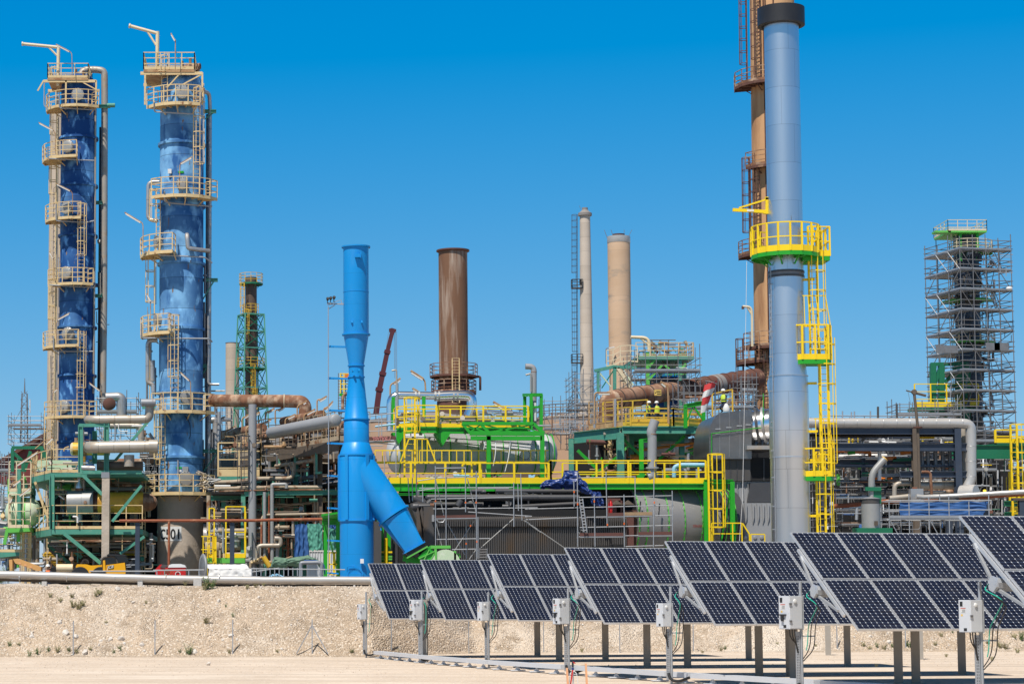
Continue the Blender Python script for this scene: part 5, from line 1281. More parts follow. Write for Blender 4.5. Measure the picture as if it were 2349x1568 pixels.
# ------------------------------------------------------------------ blue stack
Db = 108.; xb = W(1426,1900,Db).x; sb = 8722 / Db
root = T('exhaust_stack','bright blue exhaust stack with a slanting side branch','stack',(xb,Db,ZP))
zE_ = lambda y: zE(1227,y,Db).z; zD_ = lambda y: zD(1031,y,Db).z
R_ = lambda px, k=1.96: px / k / sb
prof = [(R_(132),ZP+.05),(R_(132),zD_(945)),(R_(137),zD_(940)),(R_(137),zD_(432)),(R_(104),zD_(340)),(R_(100),zD_(335)),(R_(99),zD_(152)),(R_(96),zE_(1520)),(R_(60),zE_(1195)),(R_(60),zE_(1103)),(R_(60),zE_(1098)),(R_(98),zE_(872)),(R_(100),zE_(860)),(R_(100),zE_(172))]
bs = MB(); bs.lathe((xb,Db,0),prof,64,caps=False); bs.lathe((xb,Db,0),[(R_(100),zE_(172)),(R_(96),zE_(172)),(R_(96),zE_(172)-2)],64,caps=False)
bs.build('shell','stack_blue',root)
for z, r, h in ((zE_(174),R_(114),.07),(zE_(860),R_(112),.07),(zE_(1103),R_(68),.06),(zE_(1192),R_(68),.06),(zE_(1525),R_(106),.06),(zD_(152),R_(107),.06),(zD_(432),R_(143),.08),(zD_(945),R_(143),.07)):
    ring(root,(xb,Db),z,R_(40),r-R_(40),h,'stack_blue')
ring(root,(xb,Db),zE_(527),R_(100.5),.012,.03,'stack_blue','weld_seam')
MB().lathe((xb,Db,zE_(180)),[(R_(95),-.4),(R_(95),-.38),(0,-.38)],32).build('dark_bore','black',root)
for a in (-75,-34,33,72): 
    d = ad(a); p = V((xb,Db,0)) + d * (R_(137)+.03); MB().beam(p+V((0,0,zD_(940))),p+V((0,0,zD_(437))),.17,.10,d).build('stiffener','stack_blue',root,smooth=False)
# small brackets, hooks
def stub(fn,x,y,l,dx=0,dz=0):
    p = fn(x,y,Db-.5); MB().beam(p,p+V((dx,-l,dz)),.07,.12).build('lug','stack_blue',root,smooth=False)
g = MB(); p = zE(1250,240,Db-.62); g.box((p.x-.1,p.y-.1,p.z-.09),.26,.3,.05).box((p.x+.06,p.y-.1,p.z),.04,.3,.3).box((p.x-.1,p.y-.22,p.z),.22,.03,.12); g.build('lifting_bracket','stack_blue',root,smooth=False)
for x, y in ((1186,768),(1263,768),(1195,1145),(1242,1145)): stub(zE,x,y,.18,.03,.05)
p = zD(1074,1260,Db-.95); MB().box(p,.17,.08,.22).build('instrument_box','white_paint',root,smooth=False)
hb = MB().lathe(zD(1018,1368,Db-.78),[(.40,0),(.40,.09),(0,.09)],24,axis=(0,-1,0)); hb.box(zD(1018,1385,Db-.82),.8,.16,.35); hb.build('hatch','stack_blue',root)
for k in range(12):
    t = pi * k / 11; p = zD(1018,1368,Db-.9) + V((cos(t)*.33,0,sin(t)*.33)); MB().box(p,.035,.05,.035).build('bolt','stack_blue',root,smooth=False)
MB().pipe([zD(958,1350,Db-.82),zD(958,1300,Db-.95),zD(1015,1298,Db-.95)],.02,6,R=.1).build('handrail','stack_blue',root)
# ladder standing clear on the left with its brackets and floodlights on top
xl = zE(1006,1000,Db).x; ztl = zE(1006,640,Db).z
lad = MB(); 
for dy in (-.2,.2): lad.rod((xl,Db+dy,ZP),(xl,Db+dy,ztl),.02,5)
z = ZP
while z < ztl: lad.rod((xl,Db-.2,z),(xl,Db+.2,z),.014,4); z += .3
lad.build('ladder','galv',root)
for fn, y, xr_ in ((zE,948,1150),(zE,1197,1175),(zE,1449,1140),(zD,335,935),(zD,590,900),(zD,843,900),(zD,1097,900),(zD,1352,890)):
    a = fn(1003 if fn is zE else 803,y,Db); b = fn(xr_,y+6,Db); MB().beam(a,b,.05,.07).beam(a+V((0,.35,0)),b+V((0,.2,0)),.05,.07).build('ladder_bracket','stack_blue',root,smooth=False)
fr = MB(); a, b = zE(995,612,Db), zE(1128,622,Db)
fr.beam(a,b,.06); fr.beam(a+V((0,0,-.08)),b+V((0,0,.05)),.04); fr.beam(zE(1045,605,Db),zE(1105,588,Db),.03); fr.beam(zE(1105,588,Db),zE(1112,618,Db),.03); fr.beam(zE(1005,660,Db),zE(1060,625,Db),.04); fr.build('floodlight_arm','galv',root,smooth=False)
for x, y in ((999,590),(1023,585),(1049,580)):
    p = zE(x,y,Db-.1); f = MB().lathe(p,[(.045,.0),(.075,.1),(.08,.16),(.06,.18)],12,axis=(.1,-.8,.5)); f.rod(p,p+V((0,0,-.15)),.02); f.build('spotlight','black',root)
# side branch
P0 = zD(1040,500,Db); P1 = zD(1322,905,Db-.35); dv = (P1-P0).normalized(); rb_ = .80
MB().lathe(P0,[(rb_*1.02,-.1),(rb_,(P1-P0).length)],48,axis=dv,caps=False).build('branch_duct','stack_blue',root)
MB().lathe(P1,[(rb_,-.04),(rb_+.09,-.04),(rb_+.09,.05),(rb_,.05)],48,axis=dv,caps=False).build('branch_flange','stack_blue',root)
E1 = zD(1478,1152,Db-.5); Lt = (E1-P1).dot(dv); cE = P1 + dv * Lt
# round-to-rectangle transition
sx_ = V((0,-1,0)); sy_ = dv.cross(sx_).normalized(); tr_ = MB(); n_ = 48
fl_n = V((-.62,.0,.80)); ex = zD(1572,1112,Db-.9) - zD(1432,1190,Db-.9); exl = ex.length; ex.normalize()
for i in range(n_):
    a = 2 * pi * i / n_; tr_.v.append(tuple(P1+(sx_*cos(a)+sy_*sin(a))*rb_))
for i in range(n_):
    a = 2 * pi * i / n_; c_, s__ = cos(a), sin(a); k = 1 / max(abs(c_),abs(s__))
    tr_.v.append(tuple(E1+V((0,-1,0))*c_*k*.60+(ex*-1 if sy_.dot(ex) < 0 else ex)*s__*k*exl*.5))
tr_.f = [(i,(i+1) % n_,n_+(i+1) % n_,n_+i) for i in range(n_)]
tr_.build('transition_duct','stack_blue',root,ang=25)
nv = ex.cross(V((0,1,0))).normalized(); nv = nv if nv.z < 0 else -nv
def plate(c,a,b,t,m,name,par):
    p = [c-ex*a-V((0,b,0)),c+ex*a-V((0,b,0)),c+ex*a+V((0,b,0)),c-ex*a+V((0,b,0))]; return MB().prism(p,nv*t).build(name,m,par,smooth=False)
plate(E1,exl*.58,.70,.06,'stack_blue','end_flange',root)
plate(E1+nv*.06,exl*.5,.62,.20,'black','bellows',root)
for k in range(12): 
    p = E1 + ex * (exl*.56*(k/5.5-1)) - V((0,.66,0)) + nv * -.03; MB().box(p,.03,.05,.03).build('bolt','stack_blue',root,smooth=False)
# small side lugs
stub(zD,1222,1010,.1); 
# ------------------------------------------------------------------ green blower below the branch
root = T('blower','bright green blower casing with a translucent looking pale drum below the blue branch','blower',zD(1600,1300,Db))
root['label'] = 'bright green blower casing under the end of the slanting blue branch'
E2 = E1 + nv * .26
plate(E2,exl*.58,.70,.07,'lime','inlet_flange',root)
q = [E2+nv*.07-ex*exl*.5,E2+nv*.07+ex*exl*.5]
G0 = zD(1610,1140,Db-.7); 
cas = MB(); cas.prism([zD(1512,1232,Db-1.1),zD(1588,1160,Db-1.1),zD(1612,1140,Db-1.1),zD(1660,1250,Db-1.1),zD(1560,1320,Db-1.1)],(0,1.2,0)); cas.build('inlet_box','green',root,smooth=False)
MB().beam(zD(1520,1240,Db-1.15),zD(1650,1180,Db-1.15),.06,.05).beam(zD(1560,1250,Db-1.15),zD(1600,1170,Db-1.15),.05,.05).beam(zD(1600,1270,Db-1.15),zD(1640,1200,Db-1.15),.05).build('ribs','lime',root,smooth=False)
dc = zD(1720,1290,Db-.4); MB().lathe(dc+V((0,-.75,0)),[(.74,0),(.74,1.2)],40,axis=(0,1,0)).build('volute','pale_green',root)
MB().prism([zD(1612,1138,Db-1.15),zD(1768,1138,Db-1.15),zD(1768,1160,Db-1.15),zD(1612,1162,Db-1.15)],(0,1.25,0)).build('top_flange','lime',root,smooth=False)
MB().prism([zD(1640,1165,Db-1.2),zD(1660,1165,Db-1.2),zD(1660,1270,Db-1.2),zD(1650,1270,Db-1.2)],(0,.1,0)).build('bolted_strip','lime',root,smooth=False)
MB().prism([zD(1795,1180,Db-1.15),zD(1812,1180,Db-1.15),zD(1812,1300,Db-1.15),zD(1795,1300,Db-1.15)],(0,1.2,0)).build('side_flange','lime',root,smooth=False)
MB().lathe(zD(1828,1220,Db-.9),[(.12,-.03),(.12,.03),(.05,.03),(.05,-.03)],16,axis=(0,1,0),caps=False).build('lifting_eye','lime',root)
MB().beam(zD(1395,1240,Db),zD(1530,1265,Db),.3,.25).beam(zD(1400,1215,Db),zD(1440,1300,Db),.1).beam(zD(1480,1225,Db),zD(1520,1300,Db),.1).build('base_frame','green',root,smooth=False)
# ------------------------------------------------------------------ bright green portal frames either side of the blue stack
root = T('portal_frame','bright green steel portal with a slanting brace just left of the blue stack','steel frame',zD(830,1380,118))
D = 118.
for x in (787,884): p = zD(x,950,D); MB().ibeam((p.x,D,ZP),(p.x,D,p.z),.2,.2,.03,up=(0,1,0)).build('column','green',root,smooth=False)
MB().ibeam(zD(762,958,D),zD(900,955,D),.24,.26,.03).build('beam','green',root,smooth=False)
MB().prism([zD(755,908,D-2),zD(900,888,D-2),zD(900,935,D),zD(765,935,D)],(0,0,.1)).build('top_plate','green',root,smooth=False)
bar(root,zD,(792,975),(878,1320),D-.3,.09,None,'lime','brace')
bar(root,zD,(812,1195),(875,1195),D-.4,.06,None,'yellow','rail'); 
for x in (815,855): bar(root,zD,(x,1195),(x,1365),D-.4,.12 if x == 815 else .14,.06,'yellow','rail_post')
for y in (1285,1365): bar(root,zD,(812,y),(878,y),D-.4,.06,None,'yellow','rail')
root = T('portal_frame','bright green steel portal with yellow rungs right of the blue stack','steel frame',zD(1260,1280,118))
for x in (1230,1283): p = zD(x,990,D); MB().ibeam((p.x,D,ZP),(p.x,D,p.z),.2,.2,.03,up=(0,1,0)).build('column','green',root,smooth=False)
for y, m_ in ((1190,'yellow'),(1225,'lime'),(1245,'lime'),(1275,'yellow')): bar(root,zD,(1222,y),(1310,y),D-.3,.09,None,m_,'rail')
MB().prism([zD(1172,950,D-1),zD(1225,950,D-1),zD(1225,1330,D-1),zD(1172,1330,D-1)],(0,1,0)).build('dark_duct','charcoal',root,smooth=False)
MB().pipe([zD(1262,1080,D-.4),zD(1262,1300,D-.4)],.1,8).build('ladder_pole','yellow',root)
for x in (1170,1322,1345): MB().pipe([zD(x,1050,D+.5),zD(x,1330,D+.5)],.12,8).build('pipe','charcoal_pipe',root)

# ------------------------------------------------------------------ grey boiler drum on top with its yellow and green platforms
DV = 124.6; ph = radians(5)
root = T('steam_drum','long horizontal grey drum with green bolted bands behind yellow railings','drum',zF(980,1440,DV))
ax = V((cos(ph),sin(ph),0)); va = zF(240,1082,DV); vb_ = va + ax * ((1800-240)/2.614/8722*DV/cos(ph))
rv_ = 212 / 2.614 / 8722 * DV
sh = vessel(root,va,vb_,rv_,'vessel_grey',48,.58)
Lv = (vb_-va).length
for f in (.0,.17,.335,.45,.52,.605,.69,.79,.91,1.0,1.035):
    MB().lathe(va+ax*Lv*f,[(rv_*(1 if f < 1.02 else .97),-.025),(rv_+.035,-.025),(rv_+.035,.025),(rv_*(1 if f < 1.02 else .97),.025)],48,axis=ax,caps=False).build('band','green',root)
for f, r_ in ((.255,.34),(.845,.30)):
    p = va + ax * Lv * f + V((0,-rv_*.98,-.12)); m_ = MB().lathe(p,[(r_*.8,0),(r_*.8,.2),(r_,.2),(r_,.27),(r_*.6,.29),(0,.29)],24,axis=(0,-1,0)).build('manhole','vessel_grey',root)
    bq = MB()
    for k in range(16): t = 2 * pi * k / 16; bq.lathe(p+V((cos(t)*r_*.9,-.24,sin(t)*r_*.9)),[(.03,0),(.03,.07)],6,axis=(0,-1,0))
    bq.build('bolts','brown_steel',m_)
hb = MB(); 
for k in range(20): 
    a_ = radians(20+k*2.2); c_ = va + V((0,-sin(a_)*(rv_+.02),cos(a_)*(rv_+.02))); hb.beam(c_+ax*Lv*.17,c_+ax*Lv*.91,.02,.03)
hb.build('cladding_ribs','vessel_grey',root,smooth=False)
# service platform above the drum
DP = 121.
root = T('service_platform','yellow railed platform on bright green beams above the grey drum','platform',zF(900,1440,DP))
zdk = zF(1000,800,DP).z
def fx(x,D=DP): return zF(x,800,D).x
def lvl(x,D,z): return V((fx(x,D),D,z))
front = [lvl(200,DP+2.5,zdk),lvl(225,DP+.9,zdk),lvl(450,DP-.1,zdk),lvl(640,DP-.1,zdk),lvl(664,DP+.4,zdk),lvl(1600,DP+.4,zdk),lvl(1625,DP+2.2,zdk)]
MB().prism(front+[lvl(1625,DP+2.3,zdk),lvl(200,DP+2.6,zdk)],(0,0,-.08)).build('deck','green',root,smooth=False)
YR = dict(h=1.12,sp=1.35,r=.026,mids=1,toe=.16,post=.10)
def yrail(root,pts,h=1.12,sp=1.35,mids=1,toe=.16,post=.09,r=.026,m='yellow'): return rail_part(root,pts,m,h,sp,toe,mids,post,r)
hR = zF(1000,578,DP).z - zdk
yrail(root,front,hR,1.15,1,.22,.10,.03)
yrail(root,[lvl(230,DP+2.2,zdk),lvl(1620,DP+2.2,zdk)],hR,1.5,1,.22,.10,.03)
bm = MB()
for a, b in zip(front[1:-1],front[2:-1]): bm.ibeam(a+V((0,.1,-.22)),b+V((0,.1,-.22)),.14,.26,.03)
bm.build('edge_beam','green',root,smooth=False)
for x, w_ in ((250,.8),(710,.9)):
    p = lvl(x,DP+.3,zdk-.3); MB().prism([p+V((-w_/2,0,0)),p+V((w_/2,0,0)),p+V((0,0,-w_*.8))],(0,1.5,0)).build('bracket','green',root,smooth=False)
# green hoist frame in front
Dh = DP - 1.2
for a, b, w_ in (((912,767),(1656,767),.18),((990,868),(1766,872),.24),((1000,920),(1742,922),.22),((912,767),(995,868),.15),((1656,767),(1766,872),.18),((1100,767),(1190,862),.16),((1000,850),(1110,775),.07),((1130,775),(1440,855),.07),((1660,780),(1200,855),.07),((940,780),(1180,865),.07),((1500,790),(1740,865),.06)):
    bar(root,zF,a,b,Dh,w_,None,'green','hoist_beam',D2=Dh)
for x, y0 in ((1187,890),(1748,880)):
    p, q = zF(x,y0,Dh), zF(x,1372,Dh); MB().ibeam(q,p,.22,.22,.03,up=(0,1,0)).build('post','green',root,smooth=False)
# ladder to it
zb0 = zF(360,1400,DP-.6)
ladder(root,(zF(362,1400,DP-.6).x,DP-.6,zb0.z),(zF(362,505,DP-.6).x,DP-.6,zF(362,505,DP-.6).z),(.35,-1,0),'yellow',wd=.62,cz=2.9,cr=.45,r=.05)
# chrome line above
root_c = T('chrome_pipe','shiny chrome-clad pipe arching over the upper yellow platform','pipe',zF(160,840,DP+5))
Dc = DP + 5.5
MB().pipe([zF(160,850,Dc),zF(160,470,Dc),zF(800,480,Dc)],.23,18,R=.55).build('pipe','chrome',root_c)
MB().pipe([zF(640,482,Dc),zF(860,472,Dc),zF(1012,478,Dc),zF(1012,600,Dc),zF(975,690,Dc)],.29,20,R=.75).build('pipe','chrome',root_c)
for x in (425,460,630,668,820,860):
    MB().lathe(zF(x,480,Dc),[(.3,-.05),(.3,.05)],20,axis=(1,0,0)).build('flange','cap_grey',root_c)
MB().pipe([zF(1010,660,Dc),zF(1130,660,Dc)],.13,12).build('pipe','chrome',root_c); MB().pipe([zF(1180,645,Dc),zF(1290,655,Dc),zF(1560,672,Dc)],.13,12).build('pipe','chrome',root_c); MB().pipe([zF(1230,650,Dc),zF(1230,780,Dc)],.12,12).build('pipe','chrome',root_c); MB().lathe(zF(1150,650,Dc),[(.17,-.1),(.17,.1)],12,axis=(1,0,0)).build('valve','brown_steel',root_c)
for x in (190,510): p, q = zF(x,490,Dc-.2), zF(x,800,Dc-.2); MB().ibeam(q,p,.2,.2,.03,up=(0,1,0)).build('support','green',root_c,smooth=False)
MB().pipe([zF(232,610,Dc-1),zF(230,350,Dc-1)],.085,10).build('thin_pipe','tin',root_c); MB().pipe([zF(226,360,Dc-1),zF(224,205,Dc-1),zF(175,215,Dc-1)],.05,8,R=.12).build('thin_pipe','warm_tin',root_c)
MB().pipe([zF(640,715,DP+2),zF(1040,712,DP+2)],.07,8).build('lower_pipe','brown_steel',root_c); MB().pipe([zF(420,745,DP+2),zF(0,800,DP+2)],.06,8).build('lower_pipe','sky_blue',root_c)
# grey vent in a green cage
Dv = DP + 1.2
root = T('vent_pipe','grey vent pipe with a bent top inside a green square cage','vent',zF(1660,830,Dv))
MB().pipe([zF(1658,830,Dv),zF(1660,175,Dv),zF(1572,170,Dv)],.165,16,R=.5).build('pipe','matt_grey',root); MB().lathe(zF(1660,232,Dv),[(.175,0),(.175,.03)],16).build('band','rust',root)
MB().pipe([zF(1630,440,Dv-.2),zF(1630,245,Dv-.2),zF(1575,260,Dv-.2)],.055,8,R=.1).build('thin_pipe','cap_grey',root)
MB().pipe([zF(1672,550,Dv-.3),zF(1672,740,Dv-.3)],.09,8).build('wrapping','cloth_white',root)
fr = MB()
for x, d in ((1565,.9),(1632,-.5),(1738,-.3)): fr.ibeam(zF(x,825,Dv+d),zF(x,462,Dv+d),.17,.17,.03,up=(0,1,0))
fr.beam(zF(1555,470,Dv+.9),zF(1632,468,Dv-.5),.17); fr.beam(zF(1625,468,Dv-.5),zF(1745,468,Dv-.3),.18); fr.beam(zF(1632,595,Dv-.5),zF(1738,595,Dv-.3),.12); fr.build('cage','green',root,smooth=False)
# ------------------------------------------------------------------ main yellow walkway in front of the drum
DM = 119.5
root = T('walkway','long yellow railed walkway on bright green girders across the boiler house','walkway',zF(1000,1440,DM))
zw = zF(1000,1392,DM).z
wx = lambda x: zF(x,1392,DM).x; hx = lambda x: zH(x,720,DM).x
xa, xm, xe = wx(-20), wx(1760), hx(1720)
MB().prism([(xa,DM,zw),(xe,DM,zw),(xe,DM+2.2,zw),(xa,DM+2.2,zw)],(0,0,-.06)).build('deck','green',root,smooth=False)
htop = zF(1000,1180,DM).z - zw
yrail(root,[(wx(15),DM,zw),(wx(1815),DM,zw)],htop,1.72,1,.32,.12,.03)
htop2 = zH(1000,541,DM).z - zw
yrail(root,[(hx(232),DM,zw),(hx(1620),DM,zw)],htop2,1.45,1,.30,.10,.035)
yrail(root,[(hx(232),DM,zw),(hx(225),DM+2.0,zw)],htop2,1.0,1,.3,.1,.035); yrail(root,[(hx(380),DM+2.1,zw),(hx(1620),DM+2.1,zw)],htop2,1.9,1,.30,.10,.03)
# guard rail of vertical bars higher up (stair landing level)
zu0, zu1 = zF(900,1168,DM+.8).z, zF(900,1048,DM+.8).z
g = MB(); xu0, xu1 = zF(0,1100,DM+.8).x, zF(1815,1100,DM+.8).x
g.beam((xu0,DM+.8,zu0),(xu1,DM+.8,zu0),.06); g.beam((xu0,DM+.8,zu1),(xu1,DM+.8,zu1),.06)
k = 0; x = xu0
while x <= xu1: g.beam((x,DM+.8,zu0),(x,DM+.8,zu1),.05); x += .41
g.build('upper_guard','yellow',root,smooth=False)
g = MB(); a = wx(320); g.beam(zF(265,1165,DM-.2),zF(350,935,DM-.2),.07); g.beam(zF(632,1165,DM-.2),zF(545,935,DM-.2),.07); g.beam(zF(350,930,DM-.2),zF(545,930,DM-.2),.05)
for x in (440,492,545): g.beam(zF(x,1165,DM-.2),zF(x,930,DM-.2),.05)
g.build('ladder_guard','yellow',root,smooth=False)
g = MB(); g.ibeam((xa,DM+.05,zw-.22),(xm+.3,DM+.05,zw-.22),.2,.42,.03); g.ibeam((xm+.3,DM+.05,zw-.18),(xe+.6,DM+.05,zw-.18),.2,.3,.03)
x = xa
while x < xm: g.beam((x,DM+.0,zw-.42),(x,DM+.0,zw-.03),.03,.16,(0,1,0)); x += .95
g.build('girder','green',root,smooth=False)
g = MB(); g.ibeam((xa,DM-.3,zw-.62),(wx(980),DM-.3,zw-.62),.25,.12,.03); g.build('lower_girder','green',root,smooth=False)
for x in (hx(225),hx(1040),hx(1605),wx(60)): MB().ibeam((x,DM+2.1,ZP),(x,DM+2.1,zw),.25,.25,.03,up=(0,1,0)).build('column','green',root,smooth=False)
for x0, x1 in ((915,1110),):
    a, b = zF(x0,1392,DM+1), zF(x1,1392,DM+1); yrail(root,[(a.x,DM+1,zw),(b.x,DM+1,zw)],htop,.6,1,.0,.1,.03)
# ladder at the right end with green gate frame
xl_ = hx(1650)
ladder(root,(xl_,DM-.3,ZP),(xl_,DM-.3,zH(1650,490,DM).z),(.9,-.6,0),'yellow',wd=.5,cz=3.3,cr=.5,r=.05)
g = MB(); z1_ = zH(1700,730,DM).z
for x in (hx(1615),hx(1850)): g.ibeam((x,DM-.1,ZP),(x,DM-.1,z1_),.24,.24,.03,up=(0,1,0))
g.ibeam((hx(1600),DM-.1,z1_),(hx(1862),DM-.1,z1_),.2,.22,.03); g.beam((hx(1840),DM,zH(1700,800,DM).z),(hx(1700),DM,ZP+1),.08); g.build('gate_frame','green',root,smooth=False)
for x0, x1, y in ((1675,1860,1100),(1860,1950,1100)): pass
a, b, c_ = zH(1675,1290,DM-.5), zH(1862,1290,DM-.5), zH(1945,1290,DM-.5); b.z = c_.z = a.z
g = MB(); railing(g,[a,b,c_],zH(1700,1100,DM-.5).z-a.z,1.0,.03,1,0,.06); g.beam(zH(1948,1102,DM-.5),zH(2010,1200,DM-.5),.07); g.beam(zH(2010,1200,DM-.5),zH(2012,1260,DM-.5),.07); g.build('lower_railing','yellow',root,smooth=False)
a, b = zH(2025,1290,DM-.5), zH(2148,1290,DM-.5); b.z = a.z; rail_part(root,[a,b],'yellow',zH(2025,1200,DM-.5).z-a.z,.8,0,0,.06,.03)
g = MB(); a, b = zH(1040,350,DM+.4), zH(1045,735,DM+.4); g.ibeam(b,a,.22,.22,.03,up=(0,1,0)); g.ibeam(zH(1035,365,DM+.4),zH(1185,350,DM+.4),.18,.2,.03); g.ibeam(zH(1130,735,DM+.4),zH(1130,360,DM+.4),.12,.12,.03,up=(0,1,0)); g.beam(zH(1010,700,DM+.4),zH(1070,660,DM+.4),.2); g.build('pipe_support','green',root,smooth=False)
MB().pipe([zH(1100,690,DM+.2),zH(1138,680,DM+.2),zH(1140,330,DM+.2),zH(1128,290,DM+.2),zH(1165,180,DM+.2)],.27*.95,16,R=.3).build('exhaust_pipe','matt_grey',root)
MB().lathe(zH(1140,615,DM+.2),[(.36,0),(.36,.1)],20).build('exhaust_flange','matt_grey',root); MB().lathe(zH(1140,310,DM+.2),[(.27,0),(.27,.05)],16).build('exhaust_band','rust',root)
for k in range(14):
    x = rr.uniform(1050,1350); p = zF(x,rr.uniform(1310,1370),DM+1); MB().pipe([p,p+V((rr.uniform(-.3,.3),0,rr.uniform(.1,.5))),p+V((rr.uniform(-.6,.6),.2,0))],.025,6,R=.2).build('loose_cable',rr.choice(('cable_black','white_paint','tarp_mesh_blue','galv')),root)
for x0, y0, x1, y1 in ((1130,930,1135,1040),(1260,940,1235,1210),(1415,950,1350,1300)): MB().pipe([zF(x0,y0,DM+.3),zF((x0+x1)/2+15,(y0+y1)/2,DM+.2),zF(x1,y1,DM+.3)],.025,6,R=.5).build('hanging_cable','white_paint',root)
for x0, x1 in ((520,850),(1430,1740)): 
    a = zF(x0,1345,DM+1.2); b = zF(x1,1345,DM+1.2); MB().box(((a.x+b.x)/2,DM+1.2,zw+.12),b.x-a.x,.8,.22).build('stacked_grating','galv',root,smooth=False)
MB().pipe([zH(1335,690,DM+1.5),zH(1335,600,DM+1.5),zH(1380,580,DM+1.5),zH(1620,580,DM+1.5)],.12,12,R=.4).build('blue_pipe','sky_blue',root)
# ------------------------------------------------------------------ boiler: dark corrugated casing, pipe bundle on top
DB = 116.
root = T('boiler','dark grey corrugated boiler casing with a bundle of charcoal pipes on top','boiler',q5(1400,1600,DB))
xb0, xb1 = q5(690,900,DB).x, zH(900,1000,DB).x
zc = q5(1500,885,DB).z
ztp = q5(1500,742,DB+2.3).z
pit = .115; n_ = int((xb1-xb0)/pit); w_ = MB()
prof_ = []
for k in range(n_+1):
    x = xb0 + k * pit; prof_ += [(x,0),(x+pit*.32,0),(x+pit*.42,-.085),(x+pit*.9,-.085)]
def col_(yo,z): return [V((x,DB+yo+d,z)) for x,d in prof_]
lo, hi, bk = col_(0,ZP-.2), col_(0,zc), [V((x,DB+2.3+d,ztp)) for x,d in prof_]
hi2 = [V((x,DB+d*1.6-.12,zc+.02)) for x,d in prof_]; hi3 = [V((x,DB+d*1.6-.12,zc-.38)) for x,d in prof_]
for A_, B_ in ((lo,hi),(hi3,hi2),(hi2,bk)):
    i0 = len(w_.v); w_.v += [tuple(p) for p in A_] + [tuple(p) for p in B_]; m_ = len(A_)
    w_.f += [(i0+i,i0+i+1,i0+m_+i+1,i0+m_+i) for i in range(m_-1)]
w_.build('corrugated_casing','charcoal',root,smooth=False,recalc=False)
MB().box(((xb0+xb1)/2,DB+2.6,(ZP+ztp)/2),xb1-xb0,4.4,ztp-ZP-.1).build('inner_casing','shade_black',root,smooth=False)
MB().box(((xb0+xb1)/2,DB+4.4,(ZP+q5(1500,405,DB+4).z)/2),xb1-xb0+3,.3,q5(1500,405,DB+4).z-ZP).build('gap_backdrop','shade_black',root,smooth=False)  # near-black sheet added to darken the gap behind the pipes
e = MB(); e.prism([q5(350,640,DB+.5),q5(480,600,DB+.5),q5(690,680,DB+.5),q5(690,1300,DB+.5),q5(560,1300,DB+.5),q5(560,1200,DB+.5)],(0,3,0)); e.build('end_casing','charcoal',root,smooth=False)
MB().ibeam(q5(640,1300,DB),q5(640,690,DB),.55,.5,.05,up=(0,1,0)).build('buckstay','charcoal',root,smooth=False)
for pts in (((450,800),(480,700),(500,800),(550,1200),(470,1180)),((510,760),(540,690),(560,820),(560,1000),(520,820))): MB().prism([q5(x,y,DB-.2) for x,y in pts],(0,.6,0)).build('gusset','charcoal',root,smooth=False)
MB().prism([q5(695,815,DB-.4),q5(732,815,DB-.4),q5(732,920,DB-.4),q5(695,920,DB-.4)],(0,.3,0)).build('box','matt_grey',root,smooth=False)
def hp(x0,y0,x1,y1,D,rpx,m='charcoal_pipe',ends=(1,0)):
    r = rpx / 3.915 / 8722 * D; return vessel(root,q5(x0,y0,D),q5(x1,y1,D),r,m,20,1.0,'pipe',ends)
hp(640,545,2350,545,DB+1,52); hp(640,545,3000,548,DB+1.05,50,ends=(1,0)); hp(430,548,560,548,DB+2.3,42); hp(1310,447,1500,447,DB+3,38,ends=(0,0)); hp(1500,455,1540,455,DB+2.5,34); hp(1690,447,3150,450,DB+3,42,ends=(0,0))
hp(420,690,640,690,DB+.6,62); hp(500,680,700,676,DB+.2,34); MB().lathe(q5(695,668,DB+.2),[(.12,-.1),(.12,.1)],14,axis=(1,0,0)).build('cap','rust',root); hp(720,655,1500,655,DB+1.6,40,ends=(0,0)); hp(1150,655,1480,655,DB+1.5,36,ends=(0,0)); hp(2000,690,3000,640,DB+2,34,ends=(0,0))
for x0, y0, x1, y1 in ((630,650,690,600),(1100,680,1160,590),(560,560,640,650),(420,560,580,640)): MB().pipe([q5(x0,y0,DB+.9),q5(x1,y1,DB+.9)],.2 if x0 != 560 else .05,12).build('connecting_pipe','charcoal_pipe',root)
for k in range(13): 
    x = 880 + 175 * k * .8; MB().box(q5(x,490,DB+.6),.06,.05,.1).build('lug','charcoal_pipe',root,smooth=False)
st_ = MB().beam(q5(2480,820,DB+1),q5(2480,1600,DB+1),.5)
for x, y0, y1, w__ in ((790,880,1310,.7),(930,1010,1310,.45),(840,900,1310,.3)):
    a, b = zH(x,y0,DB+.3), zH(x,y1,DB+.3); MB().ibeam(b,a,w__,.5,.05,up=(0,1,0)).build('red_oxide_column','red_plank',root,smooth=False)
for x, y in ((825,920),(925,920)): MB().prism([zH(x-55,y+15,DB-.2),zH(x,y-25,DB-.2),zH(x+55,y+15,DB-.2)],(0,.4,0)).build('lug_plate','brown_steel',root,smooth=False)
MB().prism([zH(750,985,DB+.4),zH(1000,985,DB+.4),zH(1000,1320,DB+.4),zH(750,1320,DB+.4)],(0,.4,0)).build('end_frame','rust_dark',root,smooth=False)
